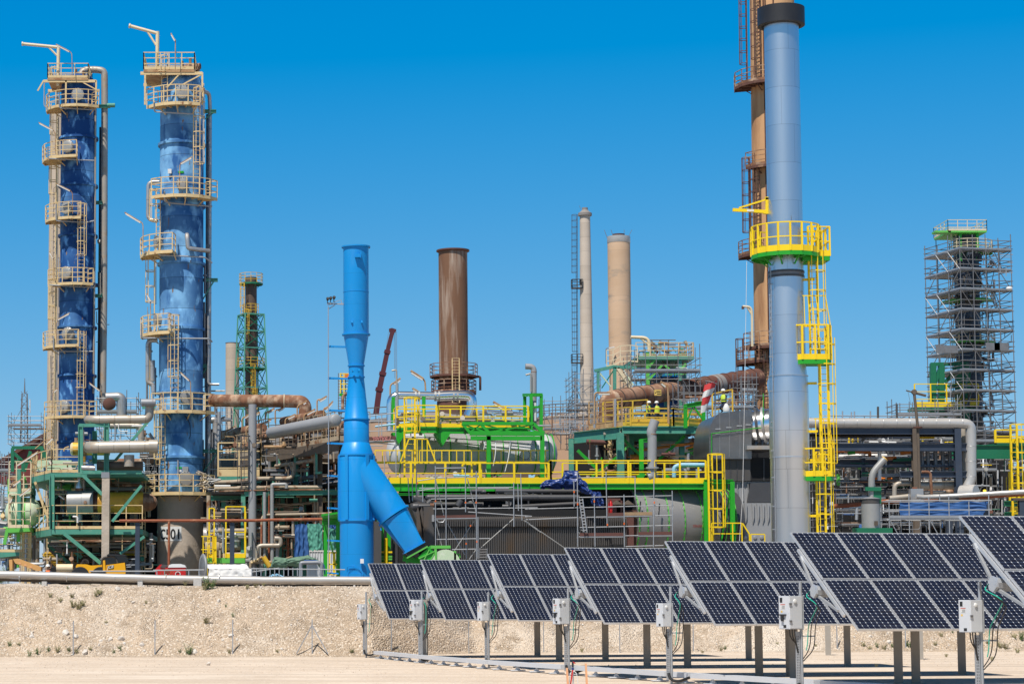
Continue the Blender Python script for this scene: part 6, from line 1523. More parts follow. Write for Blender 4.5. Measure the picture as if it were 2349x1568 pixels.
# ------------------------------------------------------------------ big grey drum with the red logo
DD = 121.; ph = radians(11); ax = V((cos(ph),sin(ph),0))
root = T('burner_drum','big matt grey drum with thin green bands and a red crescent logo','drum',zH(1300,1320,DD))
rD = 328 / 2.24 / 8722 * DD; d0 = zH(905,1095,DD); lx = lambda x: (zH(x,1095,DD).x-d0.x) / cos(ph)
Ld = lx(1660)
MB().lathe(d0,[(rD*.93,-.02),(rD,.0),(rD,Ld),(rD*.97,Ld+.05),(0,Ld+.05)],72,axis=ax,caps=False).build('shell','drum_grey',root)
MB().lathe(d0,[(rD*.93,0),(0,.02)],48,axis=ax,caps=False).build('end_plate','shade_black',root)
for x in (900,990,1180,1330,1490):
    z_ = lx(x-0); MB().lathe(d0+ax*max(.05,z_),[(rD,-.02),(rD+.05,-.02),(rD+.05,.02),(rD,.02)],72,axis=ax,caps=False).build('band','lime',root)
    bb = MB()
    for k in range(40):
        t = 2 * pi * k / 40; e_ = V((0,0,1)) * cos(t) + V((sin(ph),-cos(ph),0)) * sin(t); p = d0 + ax * max(.05,z_) + e_ * (rD+.05); bb.beam(p-ax*.08,p+ax*.02,.03)
    bb.build('band_bolts','green',root,smooth=False)
MB().prism([zH(1075,800,DD-1.2),zH(1120,755,DD-1.2),zH(1140,755,DD-1.2),zH(1158,800,DD-1.2)],(0,.2,0)).build('lifting_lug','matt_grey',root,smooth=False)
MB().lathe(zH(1328,742,DD),[(.32,0),(.32,.05),(.2,.05),(.2,.12),(.06,.14),(.06,.3)],20).build('top_nozzle','rust',root)
for x, y in ((1035,960),(1205,980)): MB().beam(zH(x,y-55,DD-rD-.1),zH(x-8,y+60,DD-rD-.1),.06).build('bracket','black',root,smooth=False)
# red lettering and crescent, wrapped on the shell
def drum_pt(u,t,off=.012):      # u metres along, t radians down from the side facing the camera
    e_ = V((sin(ph),-cos(ph),0)) * cos(t) + V((0,0,-1)) * sin(t); return d0 + ax * u + e_ * (rD+off)
cu = bpy.data.curves.new('t','FONT'); cu.body = 'STEIN ENERGY'; cu.size = .2; cu.align_x = 'CENTER'; ob = bpy.data.objects.new('t',cu); me = bpy.data.meshes.new_from_object(ob); bpy.data.objects.remove(ob)
mb = MB(); u0 = lx(1455); sc_t = (lx(1512)-lx(1400)) / max(.01,max(v.co.x for v in me.vertices)*2)
for v_ in me.vertices: mb.v.append(tuple(drum_pt(u0+v_.co.x*sc_t,.155-v_.co.y*1.05/rD)))
mb.f = [tuple(p.vertices) for p in me.polygons]; bpy.data.meshes.remove(me); mb.build('lettering','red_ink',root,smooth=False,recalc=False)
mb = MB(); uc = lx(1500); aR = lx(1548) - lx(1500)
for k in range(25):
    t = -pi / 2 + pi * k / 24; wv = cos(t) * .14
    for s_ in (0,1): mb.v.append(tuple(drum_pt(uc+cos(t)*(aR-wv*s_)-.02*s_,.15+sin(t)*(.30-.05*s_*cos(t))/rD*1.0,.014)))
mb.f = [(2*k,2*k+2,2*k+3,2*k+1) for k in range(24)]; mb.build('crescent','red_ink',root,smooth=False,recalc=False)
# narrower rear section
e0 = d0 + ax * (Ld+.05); MB().lathe(e0,[(rD*.8,0),(rD*.8,.25),(rD*.93,.3),(rD*.93,.95),(rD*.88,1.0),(rD*.88,1.45),(0,1.46)],56,axis=ax,caps=False).build('rear_section','charcoal_pipe',root)
for z_ in (.35,.65,.9): MB().lathe(e0+ax*z_,[(rD*.95,-.02),(rD*.97,-.02),(rD*.97,.02),(rD*.95,.02)],56,axis=ax,caps=False).build('band','lime',root)
# ------------------------------------------------------------------ exhaust duct between the drum and the silver stack
DX = 121.5
root = T('exhaust_duct','shiny dark clad exhaust duct with a ribbed grey base next to the silver stack','duct',zH(1950,1290,DX))
pts = [(1700,525),(1652,480),(1650,310),(1665,220),(1690,165),(1720,130),(1760,112),(2030,82),(2030,525)]
hd = MB().prism([zH(x,y,DX) for x,y in pts],(0,4.5,0)); ho = hd.build('hood','dark_clad',root,ang=60)
for x in (1745,1830,1925): MB().beam(zH(x,112-(x-1760)*.1,DX-.01),zH(x,510,DX-.01),.012,.03).build('seam','galv',ho,smooth=False)
for k, (x,y) in enumerate(((1728,258),(1825,245),(1920,230),(1730,305),(1915,285),(2000,220))): MB().box(zH(x,y,DX-.03),.30,.03,.06).build('clip','galv',ho,smooth=False)
MB().rod(zH(1670,300,DX-.1),zH(2130,245,DX-.1),.025).rod(zH(1672,300,DX-.1),zH(1672,480,DX-.1),.025).rod(zH(2132,245,DX-.1),zH(2135,-60,DX-.1),.025).build('green_line','green',root)
MB().prism([zH(1990,405,DX-.5),zH(2240,405,DX-.5),zH(2240,440,DX-.5),zH(1990,440,DX-.5)],(0,3,0)).build('ledge','tin',root,smooth=False)
MB().prism([zH(1780,522,DX+.3),zH(2020,515,DX+.3),zH(2020,720,DX+.3),zH(1785,725,DX+.3)],(0,4,0)).build('bellows_box','charcoal',root,smooth=False)
MB().prism([zH(2020,515,DX+.3),zH(2300,515,DX+.3),zH(2300,720,DX+.3),zH(2020,720,DX+.3)],(0,4,0)).build('bellows_side','shade_black',root,smooth=False)
for x in (1840,1900,1960,2140): MB().beam(zH(x,520,DX+.28),zH(x,720,DX+.28),.05,.03).build('rib','charcoal_pipe',root,smooth=False)
MB().prism([zH(1820,725,DX+.5),zH(2300,725,DX+.5),zH(2300,915,DX+.5),zH(1910,920,DX+.5)],(0,4,0)).build('hopper','matt_grey',root,smooth=False)
for k in range(9): 
    x = 1850 + 48 * k; MB().beam(zH(x,735,DX+.45),zH(x+10,905,DX+.45),.035,.12).build('rib','matt_grey',root,smooth=False)
MB().prism([zH(2020,740,DX+.2),zH(2260,735,DX+.2),zH(2260,915,DX+.2),zH(1995,915,DX+.2)],(0,1,0)).build('dark_panel','charcoal_pipe',root,smooth=False)
MB().prism([zH(1905,920,DX),zH(2300,920,DX),zH(2300,1300,DX),zH(1905,1300,DX)],(0,4.5,0)).build('base_duct','matt_grey',root,smooth=False)
for x in (1975,2040,2085,2130,2175): MB().prism([zH(x-7,925,DX-.12),zH(x+14,925,DX-.12),zH(x+14,1050,DX-.12),zH(x,1115,DX-.05)],(0,.15,0)).build('rib','matt_grey',root,smooth=False)
for x in (1972,2060,2120): MB().lathe(zH(x,1228,DX-.01),[(.11,0),(.11,.04),(.04,.06),(0,.06)],16,axis=(0,-1,0)).build('port','tin',root)
for x, y, r_, m_ in ((2085,245,1.05,'charcoal_pipe'),(2140,235,1.0,'chrome'),(2110,240,1.12,'tin')):
    pass
xS_ = W(3160,1900,110).x; a = zH(2026,245,DX+1.1); b = zH(2300,215,DX-8.); dx_ = (b-a).normalized()
dx_ = V((.93,-.34,.10)).normalized(); MB().pipe([a,a+dx_*2.1,V((xS_,110.6,a.z+1.2))],.92,32,R=1.5,k=9).build('round_duct','chrome',root)
for z_, r_ in ((.05,1.1),(.42,1.08),(.75,1.06)): MB().lathe(a+dx_*z_,[(.9,-.06),(r_,-.06),(r_,.06),(.9,.06)],40,axis=dx_,caps=False).build('ring','charcoal_pipe' if z_ < .7 else 'tin',root)
# ------------------------------------------------------------------ scaffolds in front of the boiler
def tubes(root,fn,D,segs,m='galv',r=.026):
    for (x0,y0), (x1,y1) in segs: MB().rod(fn(x0,y0,D),fn(x1,y1,D),r,6).build('tube',m,root)
DS = 112.
root = T('scaffold','tube scaffold with a brown plank in front of the left half of the boiler','scaffold',q5(1100,1600,DS))
tubes(root,q5,DS,[((752,1500),(748,50)),((918,1500),(912,130)),((1392,1560),(1388,130)),((1222,770),(1220,70)),((1978,1000),(1975,310)),((1415,1500),(1415,850))])
tubes(root,q5,DS+.1,[((750,85),(1222,80)),((470,285),(760,240)),((760,240),(1390,222)),((470,440),(760,400)),((480,398),(1975,385)),((680,570),(1975,540)),((710,722),(2350,705)),((760,880),(1400,868)),((760,1200),(1610,1185)),((1010,1358),(1400,1350)),((1260,770),(2260,838)),((1400,405),(1900,400))])
tubes(root,q5,DS+.5,[((748,250),(895,880)),((745,880),(850,1310)),((1250,250),(1390,790)),((1380,870),(1040,1390)),((1980,870),(1440,1350)),((1390,1350),(1280,1510)),((2130,900),(2400,1090))],'cap_grey')
tubes(root,q5,DS+1.2,[((320,240),(345,620)),((388,240),(390,600)),((452,120),(452,510)),((548,340),(552,610)),((2040,330),(2050,750)),((2085,170),(2105,900)),((1230,900),(1235,1500)),((940,950),(1210,1440))])
MB().prism([q5(758,825,DS),q5(1385,812,DS),q5(1385,858,DS),q5(760,868,DS)],(0,.05,0)).build('toe_board','red_plank',root,smooth=False)
MB().prism([q5(758,868,DS),q5(1385,858,DS),q5(1385,858,DS)+V((0,1.2,0)),q5(758,868,DS)+V((0,1.2,0))],(0,0,-.05)).build('deck','plank',root,smooth=False)
MB().pipe([q5(765,890,DS),q5(800,930,DS),q5(870,930,DS),q5(900,885,DS)],.03,6).build('bracket','galv',root)
for k in range(9): 
    x, y = rr.choice(((752,600),(1222,620),(1388,620),(1030,706),(1300,985),(1290,1188),(1232,1265),(1878,398),(1270,350))), 0
for x, y in ((752,600),(1222,620),(1388,620),(1300,985),(1232,1265),(468,320),(1398,1235)): MB().pipe([q5(x,y-12,DS-.02),q5(x,y+14,DS-.02)],.037,6).build('red_mark','hivis_orange',root)
ld = MB(); 
for s_ in (0,1): ld.rod(q5(1435+120*s_,1500,DS-.5),q5(1440+120*s_,1340,DS-.5),.03)
for k in range(4): ld.rod(q5(1437,1360+40*k,DS-.5),q5(1558,1356+40*k,DS-.5),.025)
ld.build('ladder','galv_dark',root)
root = T('scaffold','tube scaffold with red-brown boards and a short ladder in front of the grey drum','scaffold',zH(900,1320,DS+2))
DS += 2
tubes(root,zH,DS,[((472,1310),(468,640)),((627,1310),(620,845)),((890,1315),(886,845)),((1150,1315),(1155,640)),((1322,1260),(1318,810)),((735,1120),(725,640)),((440,950),(437,720)),((987,870),(985,690))])
tubes(root,zH,DS+.1,[((480,870),(1320,855)),((0,975),(1330,940)),((0,1070),(480,1050)),((490,1050),(1325,1030)),((490,1140),(1325,1120)),((480,1222),(1325,1205)),((470,695),(990,685)),((900,1310),(1240,1300)),((0,1045),(60,1040))])
tubes(root,zH,DS+.4,[((0,1080),(350,1320)),((490,1155),(560,1190)),((480,1180),(520,1260))],'cap_grey')
for x0, x1, y in ((742,882,1022),(892,1140,1016),(490,880,1202),(1015,1318,1192)):
    MB().prism([zH(x0,y-13,DS),zH(x1,y-16,DS),zH(x1,y+14,DS),zH(x0,y+15,DS)],(0,.05,0)).build('toe_board','wood' if x0 == 892 else 'red_plank',root,smooth=False)
    MB().prism([zH(x0,y+18,DS),zH(x1,y+16,DS),zH(x1,y+16,DS)+V((0,1.2,0)),zH(x0,y+18,DS)+V((0,1.2,0))],(0,0,-.05)).build('deck','plank',root,smooth=False)
for x, y in ((472,930),(620,905),(888,1105),(1158,915),(738,1115),(440,820)): MB().pipe([zH(x,y-9,DS-.02),zH(x,y+10,DS-.02)],.037,6).build('red_mark','hivis_orange',root)
ld = MB()
for s_ in (0,30): ld.rod(zH(485+s_,880,DS-.2),zH(525+s_,1180,DS-.2),.03)
for k in range(11): ld.rod(zH(487+k*4,895+k*27,DS-.2),zH(518+k*4,893+k*27,DS-.2),.022)
ld.build('ladder','galv',root)
p = zH(766,925,DS+.5)
tag(MB().lathe(p+V((0,0,-.5)),[(.1,0),(.11,.05),(.11,.5),(.06,.58),(.04,.66),(.07,.7)],14).build('fire_extinguisher','red_paint'),'red fire extinguisher bottle hanging on the scaffold by the grey drum','extinguisher')
# blue tarpaulin thrown over the walkway edge
def drape(name,label,fn,poly,D,m,nz_=.16,seed=1,group=None):
    """crumpled cloth: poly lists (x, top y, bottom y) columns"""
    mb = MB()
    def f(u,v_):
        t = u * (len(poly)-1); i = min(int(t),len(poly)-2); a = t - i
        x = poly[i][0] * (1-a) + poly[i+1][0] * a; y0 = poly[i][1] * (1-a) + poly[i+1][1] * a; y1 = poly[i][2] * (1-a) + poly[i+1][2] * a
        p = fn(x,y0*(1-v_)+y1*v_,D)
        n1 = noise.noise(V((u*9,v_*2.5,seed))) + .6 * noise.noise(V((u*22,v_*6,seed+3)))
        p.y += n1 * nz_ - .25 * sin(pi*v_) ; p.x += noise.noise(V((v_*8,u*6,seed+7))) * nz_ * .4; p.z += noise.noise(V((v_*6,u*10,seed+9))) * nz_ * .3
        return p
    mb.grid(f,70,40); n0 = len(mb.v); nf = len(mb.f); mb.v += [(x,y+.03,z) for x,y,z in mb.v[:n0]]; mb.f += [tuple(reversed([i+n0 for i in q])) for q in mb.f[:nf]]
    return tag(mb.build(name,m,ang=60,recalc=False),label,'tarpaulin',group)
drape('tarpaulin','crumpled dark blue tarpaulin thrown over the yellow walkway railing',zH,[(135,770,795),(185,715,795),(330,700,795),(352,632,795),(470,628,800),(505,700,820),(540,730,835),(560,760,850)],118.2,'tarp_blue',.22,3)
drape('tarpaulin','hanging tail of blue tarpaulin over the charcoal pipes',zH,[(505,770,830),(590,800,850),(600,815,930),(640,820,950),(672,820,962),(700,905,970)],115.2,'tarp_blue',.2,5)

# ------------------------------------------------------------------ distant stacks, tanks and the crane
def stack(name,label,fn,xt,yt,xb_,rt,rb,D,m,k=None,lip=.0,lipm=None,n=40):
    """a tapered stack: top centre (xt, yt), foot centre xb_, radii in metres"""
    p = fn(xt,yt,D); r = T(name,label,'stack' if 'stack' in name else 'chimney',(p.x,D,ZP))
    sh = MB().lathe((p.x,D,0),[(rb,ZP),(rt,p.z),(rt*.82,p.z),(rt*.82,p.z-1.2)],n,caps=False).build('shaft',m,r)
    MB().lathe((p.x,D,0),[(rt*.82,p.z-1.2),(0,p.z-1.2)],n,caps=False).build('bore','black',r)
    if lip: MB().lathe((p.x,D,p.z),[(rt,-lip),(rt+lip,-lip*.5),(rt+lip,0.02),(rt*.9,.02)],n,caps=False).build('rim',lipm or m,r)
    return r, p
D = 220.
root, p = stack('steel_stack','wide dark brown steel stack with pale streaks behind the grey drum',zE,1982,200,0,1.47,1.47,D,'brown_stack',lip=.22,lipm='rust_dark')
sb_ = (p.x,D); z0 = zF(850,250,D-2.2).z
platform(root,sb_,z0,1.5,2.4,-180,180,'rust_dark','rust',h=1.15,sp=1.2,toe=.0,mids=2,step=30,r=.03,post=.07)
ladder(root,(p.x-.05,D-3.3,z0-3),(p.x-.05,D-3.3,z0+1.5),(0,-1,0),'cream',wd=.7,cage=False,r=.05)
MB().lathe((p.x,D,0),[(2.0,ZP),(1.75,z0-3.2),(1.55,z0-.4)],36,caps=False).build('lower_shaft','rust_dark',root)
platform(root,sb_,zF(850,420,D-3).z,1.7,2.25,-180,180,'rust_dark','rust',h=1.2,toe=.2,step=30,r=.04,post=.08)
MB().pipe([zF(1060,280,D),zF(1100,275,D),zF(1100,420,D)],.12,8,R=.3).build('pipe','rust_dark',root)
D = 330.
root, p = stack('concrete_chimney','slim tapered pale concrete chimney with a ladder on its left side',zG,243,100,0,.78,1.36,D,'grey_chimney')
MB().lathe((p.x,D,p.z),[(.82,-.3),(1.05,-.25),(1.05,.15),(.8,.3),(.45,.65),(.45,1.0),(.36,1.0)],32,caps=False).build('cap','tank_grey',root)
for y0, y1 in ((105,560),(560,1110),(1110,1480)):
    a = zG(186 if y0 < 500 else 190,y1,D-.3); b = zG(186,y0,D-.3); ladder(root,(a.x,D-.3,a.z),(b.x,D-.3,b.z),(-1,-.2,0),'charcoal',wd=.55,rung=.6,r=.04,cz=1.2,cr=.5)
for y in (615,1135): 
    q = zG(188,y,D-.3); g = MB().box((q.x,D-.3,q.z),1.6,1.2,.12); railing(g,[(q.x-.8,D-.9,q.z),(q.x+.8,D-.9,q.z)],1.3,.8,.05,2); railing(g,[(q.x-.8,D+.3,q.z),(q.x-.8,D-.9,q.z)],1.3,.8,.05,2); g.build('rest_platform','charcoal',root,smooth=False)
MB().beam(zG(215,68,D),zG(205,40,D),.05).build('lightning_rod','galv_dark',root,smooth=False)
q = zG(213,570,D-1.2); MB().box(q,.35,.2,.8).build('hatch','shade_black',root,smooth=False)
D = 300.
root, p = stack('concrete_chimney','wide tan concrete chimney with a whitish top band',zG,478,258,0,1.56,1.56,D,'tan_chimney')
MB().lathe((p.x,D,p.z),[(1.57,-.9),(1.6,-.85),(1.6,.03),(1.4,.03)],40,caps=False).build('top_band','white_pipe',root)
MB().lathe((p.x,D,p.z),[(.82,0),(.86,.38),(.7,.38)],24,caps=False).build('liner','rust_dark',root)
for x0, y0, x1 in ((397,262,378),(440,255,425),(515,250,517),(545,258,570)): MB().beam(zG(x0,y0,D),zG(x1,208,D),.06).build('lightning_rod','galv_dark',root,smooth=False)
MB().pipe([zG(390,1140,D-2),zG(390,1035,D-2),zG(408,1030,D-2)],.07,6,R=.3).build('lamp_post','galv_dark',root); MB().beam(zG(408,1033,D-2),zG(448,1024,D-2),.3,.14).build('lamp_head','lamp_white',root,smooth=False)
D = 250.
root, p = stack('steel_stack','slim dark steel stack standing inside a green lattice tower',zE,400,412,0,.67,.67,D,'dark_stack')
sc_ = (p.x,D)
for y, ro in ((448,1.35),): platform(root,sc_,zE(400,y,D-1.3).z,.68,ro,-180,180,'dark_green','yellow_old',h=1.1,sp=.9,toe=.0,step=30,post=.05)
lt = T('lattice_tower','green braced lattice tower around the slim dark stack','tower',(p.x,D,ZP))
zt_ = zE(400,705,D).z; ht, hb = (zE(517,705,D).x-zE(284,705,D).x) / 2 * .82, (zE(552,1560,D).x-zE(242,1560,D).x) / 2 * .82
zl_ = zE(400,1560,D).z; hz = lambda z: ht + (hb-ht) * (zt_-z) / (zt_-zl_); rt_ = radians(22)
cn = lambda k, z: V((p.x,D,z)) + V((cos(rt_+pi/4+k*pi/2),sin(rt_+pi/4+k*pi/2),0)) * hz(z) * 1.18
for k in range(4): MB().beam(cn(k,ZP),cn(k,zt_),.16).build('leg','teal',lt,smooth=False)
lv = [zE(400,y,D).z for y in (705,838,970,1125,1280,1435)] + [zE(400,1435,D).z-5,zE(400,1435,D).z-10]
for a, b in zip(lv,lv[1:]):
    for k in range(4):
        MB().beam(cn(k,a),cn(k+1,a),.13).build('strut','teal',lt,smooth=False)
        MB().beam(cn(k,a),cn(k+1,b),.07).beam(cn(k+1,a),cn(k,b),.07).build('brace','dark_green',lt,smooth=False)
for y, ro in ((690,1.0),(1115,1.6)): platform(lt,sc_,zE(400,y,D-1.3).z,.68,ro,-180 if y == 1115 else-120,180 if y == 1115 else 60,'dark_green','yellow_old',h=1.1,sp=.9,toe=.0,step=30,post=.05)
for x, y0, y1 in ((332,695,455),(368,910,660),(417,1340,1090),(430,1500,1280)):
    a, b = zE(x,y0,D-1.1), zE(x,y1,D-1.1); ladder(lt,(a.x,D-1.1,a.z),(b.x,D-1.1,b.z),(0,-1,0),'yellow_old',wd=.42,r=.03,cz=.8,cr=.3)
root, p = stack('concrete_chimney','short weathered pale chimney behind the green lattice tower',zE,254,925,0,1.0,1.05,320.,'concrete_pale',lip=.05,lipm='rust_dark')
D = 262.
root = T('crane','dark red telescopic crane boom leaning to the right behind the blue stack','crane',zE(1385,1600,D))
pts = [zE(1380,1480,D),zE(1405,1290,D),zE(1432,1165,D),zE(1468,995,D),zE(1508,835,D)]
for i in range(4):
    MB().beam(pts[i],pts[i+1],.68-.07*i,.72-.07*i).build('boom_section','crane_red',root,smooth=False)
    if i: MB().beam(pts[i]-(pts[i+1]-pts[i]).normalized()*.2,pts[i]+(pts[i+1]-pts[i]).normalized()*.2,1.0-.09*i,1.0-.08*i).build('collar','crane_red',root,smooth=False)
MB().prism([zE(1485,835,D),zE(1482,812,D),zE(1505,806,D),zE(1540,818,D),zE(1535,840,D)],(0,.8,0)).build('head','crane_red',root,smooth=False)
for x, x2 in ((1522,1525),(1532,1535),(1541,1543)): MB().rod(zE(x,835,D),zE(x2,1200,D),.03,4).build('rope','galv_dark',root)
MB().rod(zE(1478,840,D),zE(1430,1150,D),.025,4).build('rope','galv_dark',root)
D = 290.
root = T('work_tower','small scaffold tower with yellow cage and orange winch peeping left of the blue stack neck','tower',zE(1125,1500,D))
g = MB()
for x in (1085,1110,1140,1165): g.rod(zE(x,1480,D),zE(x,1160,D),.06)
for y in range(1200,1480,22): g.rod(zE(1080,y,D),zE(1170,y,D),.05)
g.build('frame','galv_dark',root,smooth=False)
g = MB()
for x in (1100,1128,1165): g.beam(zE(x,1325,D-.5),zE(x,1160,D-.5),.14)
for y in (1165,1190,1245,1285,1325): g.beam(zE(1095,y,D-.5),zE(1168,y,D-.5),.12)
g.build('yellow_cage','yellow',root,smooth=False); MB().beam(zE(1135,1183,D-1),zE(1168,1183,D-1),.5).build('winch','orange',root,smooth=False); MB().beam(zE(1092,1330,D-.5),zE(1165,1330,D-.5),.35).build('green_floor','green',root,smooth=False)
MB().pipe([zE(1118,1440,D-.8),zE(1120,1340,D-.8),zE(1150,1315,D-.8)],.2,8,R=.6).build('pipe','rust',root)
def tank(label,cx,r,y_eave,y_apex,D,m,roofm):
    c = W(cx,y_eave,D); za = W(cx,y_apex,D).z; R_t = r / 8722 * D
    t = T('storage_tank',label,'tank',(c.x,D+R_t,ZP)); cc = (c.x,D+R_t)
    MB().lathe((cc[0],cc[1],0),[(R_t,ZP),(R_t,c.z)],64,caps=False).build('wall',m,t); MB().lathe((cc[0],cc[1],0),[(R_t+.1,c.z-.1),(R_t+.1,c.z+.05),(0,za)],48,caps=False).build('roof',roofm,t,ang=10)
    g = MB(); railing(g,[V((cc[0],cc[1],c.z))+ad(a)*R_t for a in range(-90,91,10)],1.2,2.2,.04,1); g.build('railing','brown_steel',t,smooth=False)
    for k in range(24): pass
    return t
tank('big pink-walled storage tank with a grey conical roof behind the upper yellow platform',1760,395,1672,1612,205.,'tank_pink','tank_grey')
tank('wide grey storage tank with a low conical roof behind the brown pipe rack',1250,230,1722,1668,190.,'tank_grey','tank_grey')
tank('pale pink storage tank half wrapped in scaffold right of the green vent cage',2350,190,1660,1630,215.,'tank_pink','concrete_pale')
# ------------------------------------------------------------------ scaffolds and structures round the two pale chimneys
scaffold('scaffold','tangled grey scaffold wrapped round the pink tank right of the green vent cage',zG,-40,190,1480,1700,190,6,bays=4,lift=1.5,decks=(1,3),r=.028)
scaffold('scaffold','tall grey scaffold at the foot of the slim concrete chimney',zG,175,350,1290,1700,185,6,bays=3,lift=1.7,decks=(1,3),r=.028)
tubes(bpy.data.objects[[o.name for o in bpy.data.objects if o.get('label','').startswith('tall grey scaffold')][0]],zG,184,[((190,1245),(260,1370)),((185,1380),(265,1500)),((200,1600),(300,1480)),((330,1560),(360,1400)),((170,1700),(180,1250))])
D = 168.
root = T('reactor','silver reactor vessel in a scaffolded green steel frame with a rusty top deck','reactor',zG(800,1600,D))
cxr = zG(800,1250,D).x; rr_ = 108 / 1.742 / 8722 * D
MB().lathe((cxr,D,0),[(rr_*1.05,ZP),(rr_*1.05,zG(0,1215,D).z),(rr_*.98,zG(0,1195,D).z),(rr_*.6,zG(0,1172,D).z),(rr_*.4,zG(0,1165,D).z)],40,caps=False).build('vessel','chrome',root)
MB().lathe((cxr,D,0),[(rr_*.9,ZP),(rr_*1.2,ZP),(rr_*1.12,zG(0,1240,D).z)],32,caps=False).build('skirt','column_blue_dark',root)
gx = lambda x, d=0: zG(x,1200,D+d).x; gz_ = lambda y, d=0: zG(700,y,D+d).z
for x, d in ((680,-2.6),(905,-2.6),(720,2.8),(935,2.8)): MB().ibeam((gx(x,d),D+d,ZP),(gx(x,d),D+d,gz_(1060,d)),.26,.26,.03,up=(0,1,0)).build('column','teal' if x != 680 else 'lime',root,smooth=False)
MB().prism([(gx(560),D-2.9,gz_(1140)),(gx(955),D-2.9,gz_(1140)),(gx(955),D+3,gz_(1140)),(gx(560),D+3,gz_(1140))],(0,0,.25)).build('deck','teal',root,smooth=False)
rail_part(root,[(gx(560),D-2.8,gz_(1130)),(gx(950),D-2.8,gz_(1130))],'cream',1.2,1.0,.2,3,.06); rail_part(root,[(gx(955),D-2.8,gz_(1130)),(gx(955),D+3,gz_(1130))],'rusty_cream',1.2,1.0,.2,3,.06)
for (x0,y0), (x1,y1) in (((690,1250),(780,1150)),((905,1190),(945,1140)),((690,1160),(750,1090)),((800,1150),(850,1200))): bar(root,zG,(x0,y0),(x1,y1),D-2.7,.16,None,'lime','brace')
for k in range(34):
    x = rr.uniform(690,945); y = rr.uniform(980,1130); d = rr.uniform(-2,2); dx, dy = rr.choice(((rr.uniform(20,70),0),(0,rr.uniform(20,90)),(rr.uniform(15,50),rr.uniform(15,60)))); MB().pipe([zG(x,y,D+d),zG(x+dx,y+dy*.8,D+d)],rr.uniform(.03,.12),6).build('top_pipework',rr.choice(('charcoal','rust','old_pipe','rust_dark','galv_dark','rusty_cream','teal')),root)
g = MB()
for x in (655,705,765,825): g.rod(zG(x,1130,D-1),zG(x,972,D-1),.045)
for y in (975,1010,1045,1085): g.rod(zG(650,y,D-1),zG(875,y,D-1),.04)
g.build('top_cage','galv_dark',root,smooth=False)
g = MB()
for x in (823,905,950): g.beam(zG(x,1135,D-1.5),zG(x,995,D-1.5),.07)
for y in (1000,1025,1050,1080,1105): g.beam(zG(823,y,D-1.5),zG(950,y,D-1.5),.05)
g.build('rusty_cage','rust',root,smooth=False)
MB().pipe([zG(690,1055,D-2),zG(690,960,D-2),zG(562,955,D-2)],.13,10,R=1.4).build('davit','cream_clean',root); MB().pipe([zG(688,1010,D-2),zG(628,962,D-2)],.07,8).build('davit_brace','cream_clean',root)
MB().pipe([zG(620,1120,D-2.4),zG(618,1055,D-2.4),zG(650,1052,D-2.4),zG(655,1100,D-2.4)],.06,8,R=.3).build('hoop','galv',root)
# teal stair tower left of it
for (x0,y0), (x1,y1), w__, m_ in (((310,1190),(450,1160),.3,'teal'),((450,1163),(600,1168),.3,'teal'),((450,1165),(450,1330),.3,'teal'),((335,1190),(335,1340),.24,'teal'),((345,1205),(425,1300),.12,'pale_green'),((440,1190),(360,1310),.1,'dark_green'),((470,1170),(565,1310),.3,'cream_clean'),((500,1165),(580,1290),.14,'pale_green'),((545,1170),(600,1280),.1,'galv')):
    bar(root,zG,(x0,y0),(x1,y1),D-3,w__*.8,None,m_,'stair_frame')
g = MB(); railing(g,[zG(395,1160,D-3),zG(440,1155,D-3),zG(490,1130,D-3),zG(560,1125,D-3),zG(610,1130,D-3)],1.25,.9,.03,2,.1,.06); g.build('stair_railing','cream_clean',root,smooth=False)
for k in range(7):
    y = 1190 + 20 * k; g = MB(); g.beam(zG(455+12*k,y,D-3),zG(520+12*k,y,D-3),.08,.05); g.build('step','cream_clean',root,smooth=False)
scaffold('scaffold','grey scaffold standing round the silver reactor',zG,590,1045,1195,1650,160,7,bays=6,lift=1.55,decks=(0,2),r=.028,extra_top=1.5,seed=4)
# ------------------------------------------------------------------ rusty sloping duct and ochre chimney
D0, D1 = 156., 168.
root = T('flue_duct','long rusty round flue duct with hoops rising to the ochre chimney','duct',zG(900,1600,160))
a = zG(438,1392,D0); b = zG(1440,1245,D1); ax = (b-a).normalized(); Lf = (b-a).length; r_ = .70
ax_split = .47
MB().lathe(a,[(r_,0),(r_,Lf*ax_split)],40,axis=ax,caps=False).build('duct','rust_duct',root); MB().lathe(a+ax*Lf*ax_split,[(r_*1.02,0),(r_*1.15,Lf*(1-ax_split))],40,axis=ax,caps=False).build('duct','rust_dark',root)
for k in range(15):
    rk = r_ * (1 if k < 7 else 1.02+.13*(k-7)/8); MB().lathe(a+ax*Lf*(.03+.066*k),[(rk,-.04),(rk+.05,-.04),(rk+.05,.04),(rk,.04)],40,axis=ax,caps=False).build('hoop','dark_stack' if k < 7 else 'rust_dark',root)
MB().lathe(a+ax*Lf*.70,[(r_*1.05,-.45),(r_*1.14,-.4),(r_*1.14,.4),(r_*1.05,.45)],40,axis=ax,caps=False).build('wrapping','tank_grey',root)
MB().pipe([a+ax*.3,a-ax*.5,a+V((-.3,.5,-2.5)),V((a.x-.3,a.y+.5,ZP))],r_,24,R=1.0).build('elbow','rust',root)
p = zG(742,1346,D0+1.2); MB().box(p+V((0,-.5,0)),.5,.04,.42).build('yellow_sign','amber',root,smooth=False)
g = MB(); [g.box(p+V((dx,-.53,dz)),w__,.02,.05) for dx,dz,w__ in ((.05,.08,.3),(.08,-.08,.28),(-.17,-.0,.08))]; g.build('sign_print','ink',root,smooth=False)
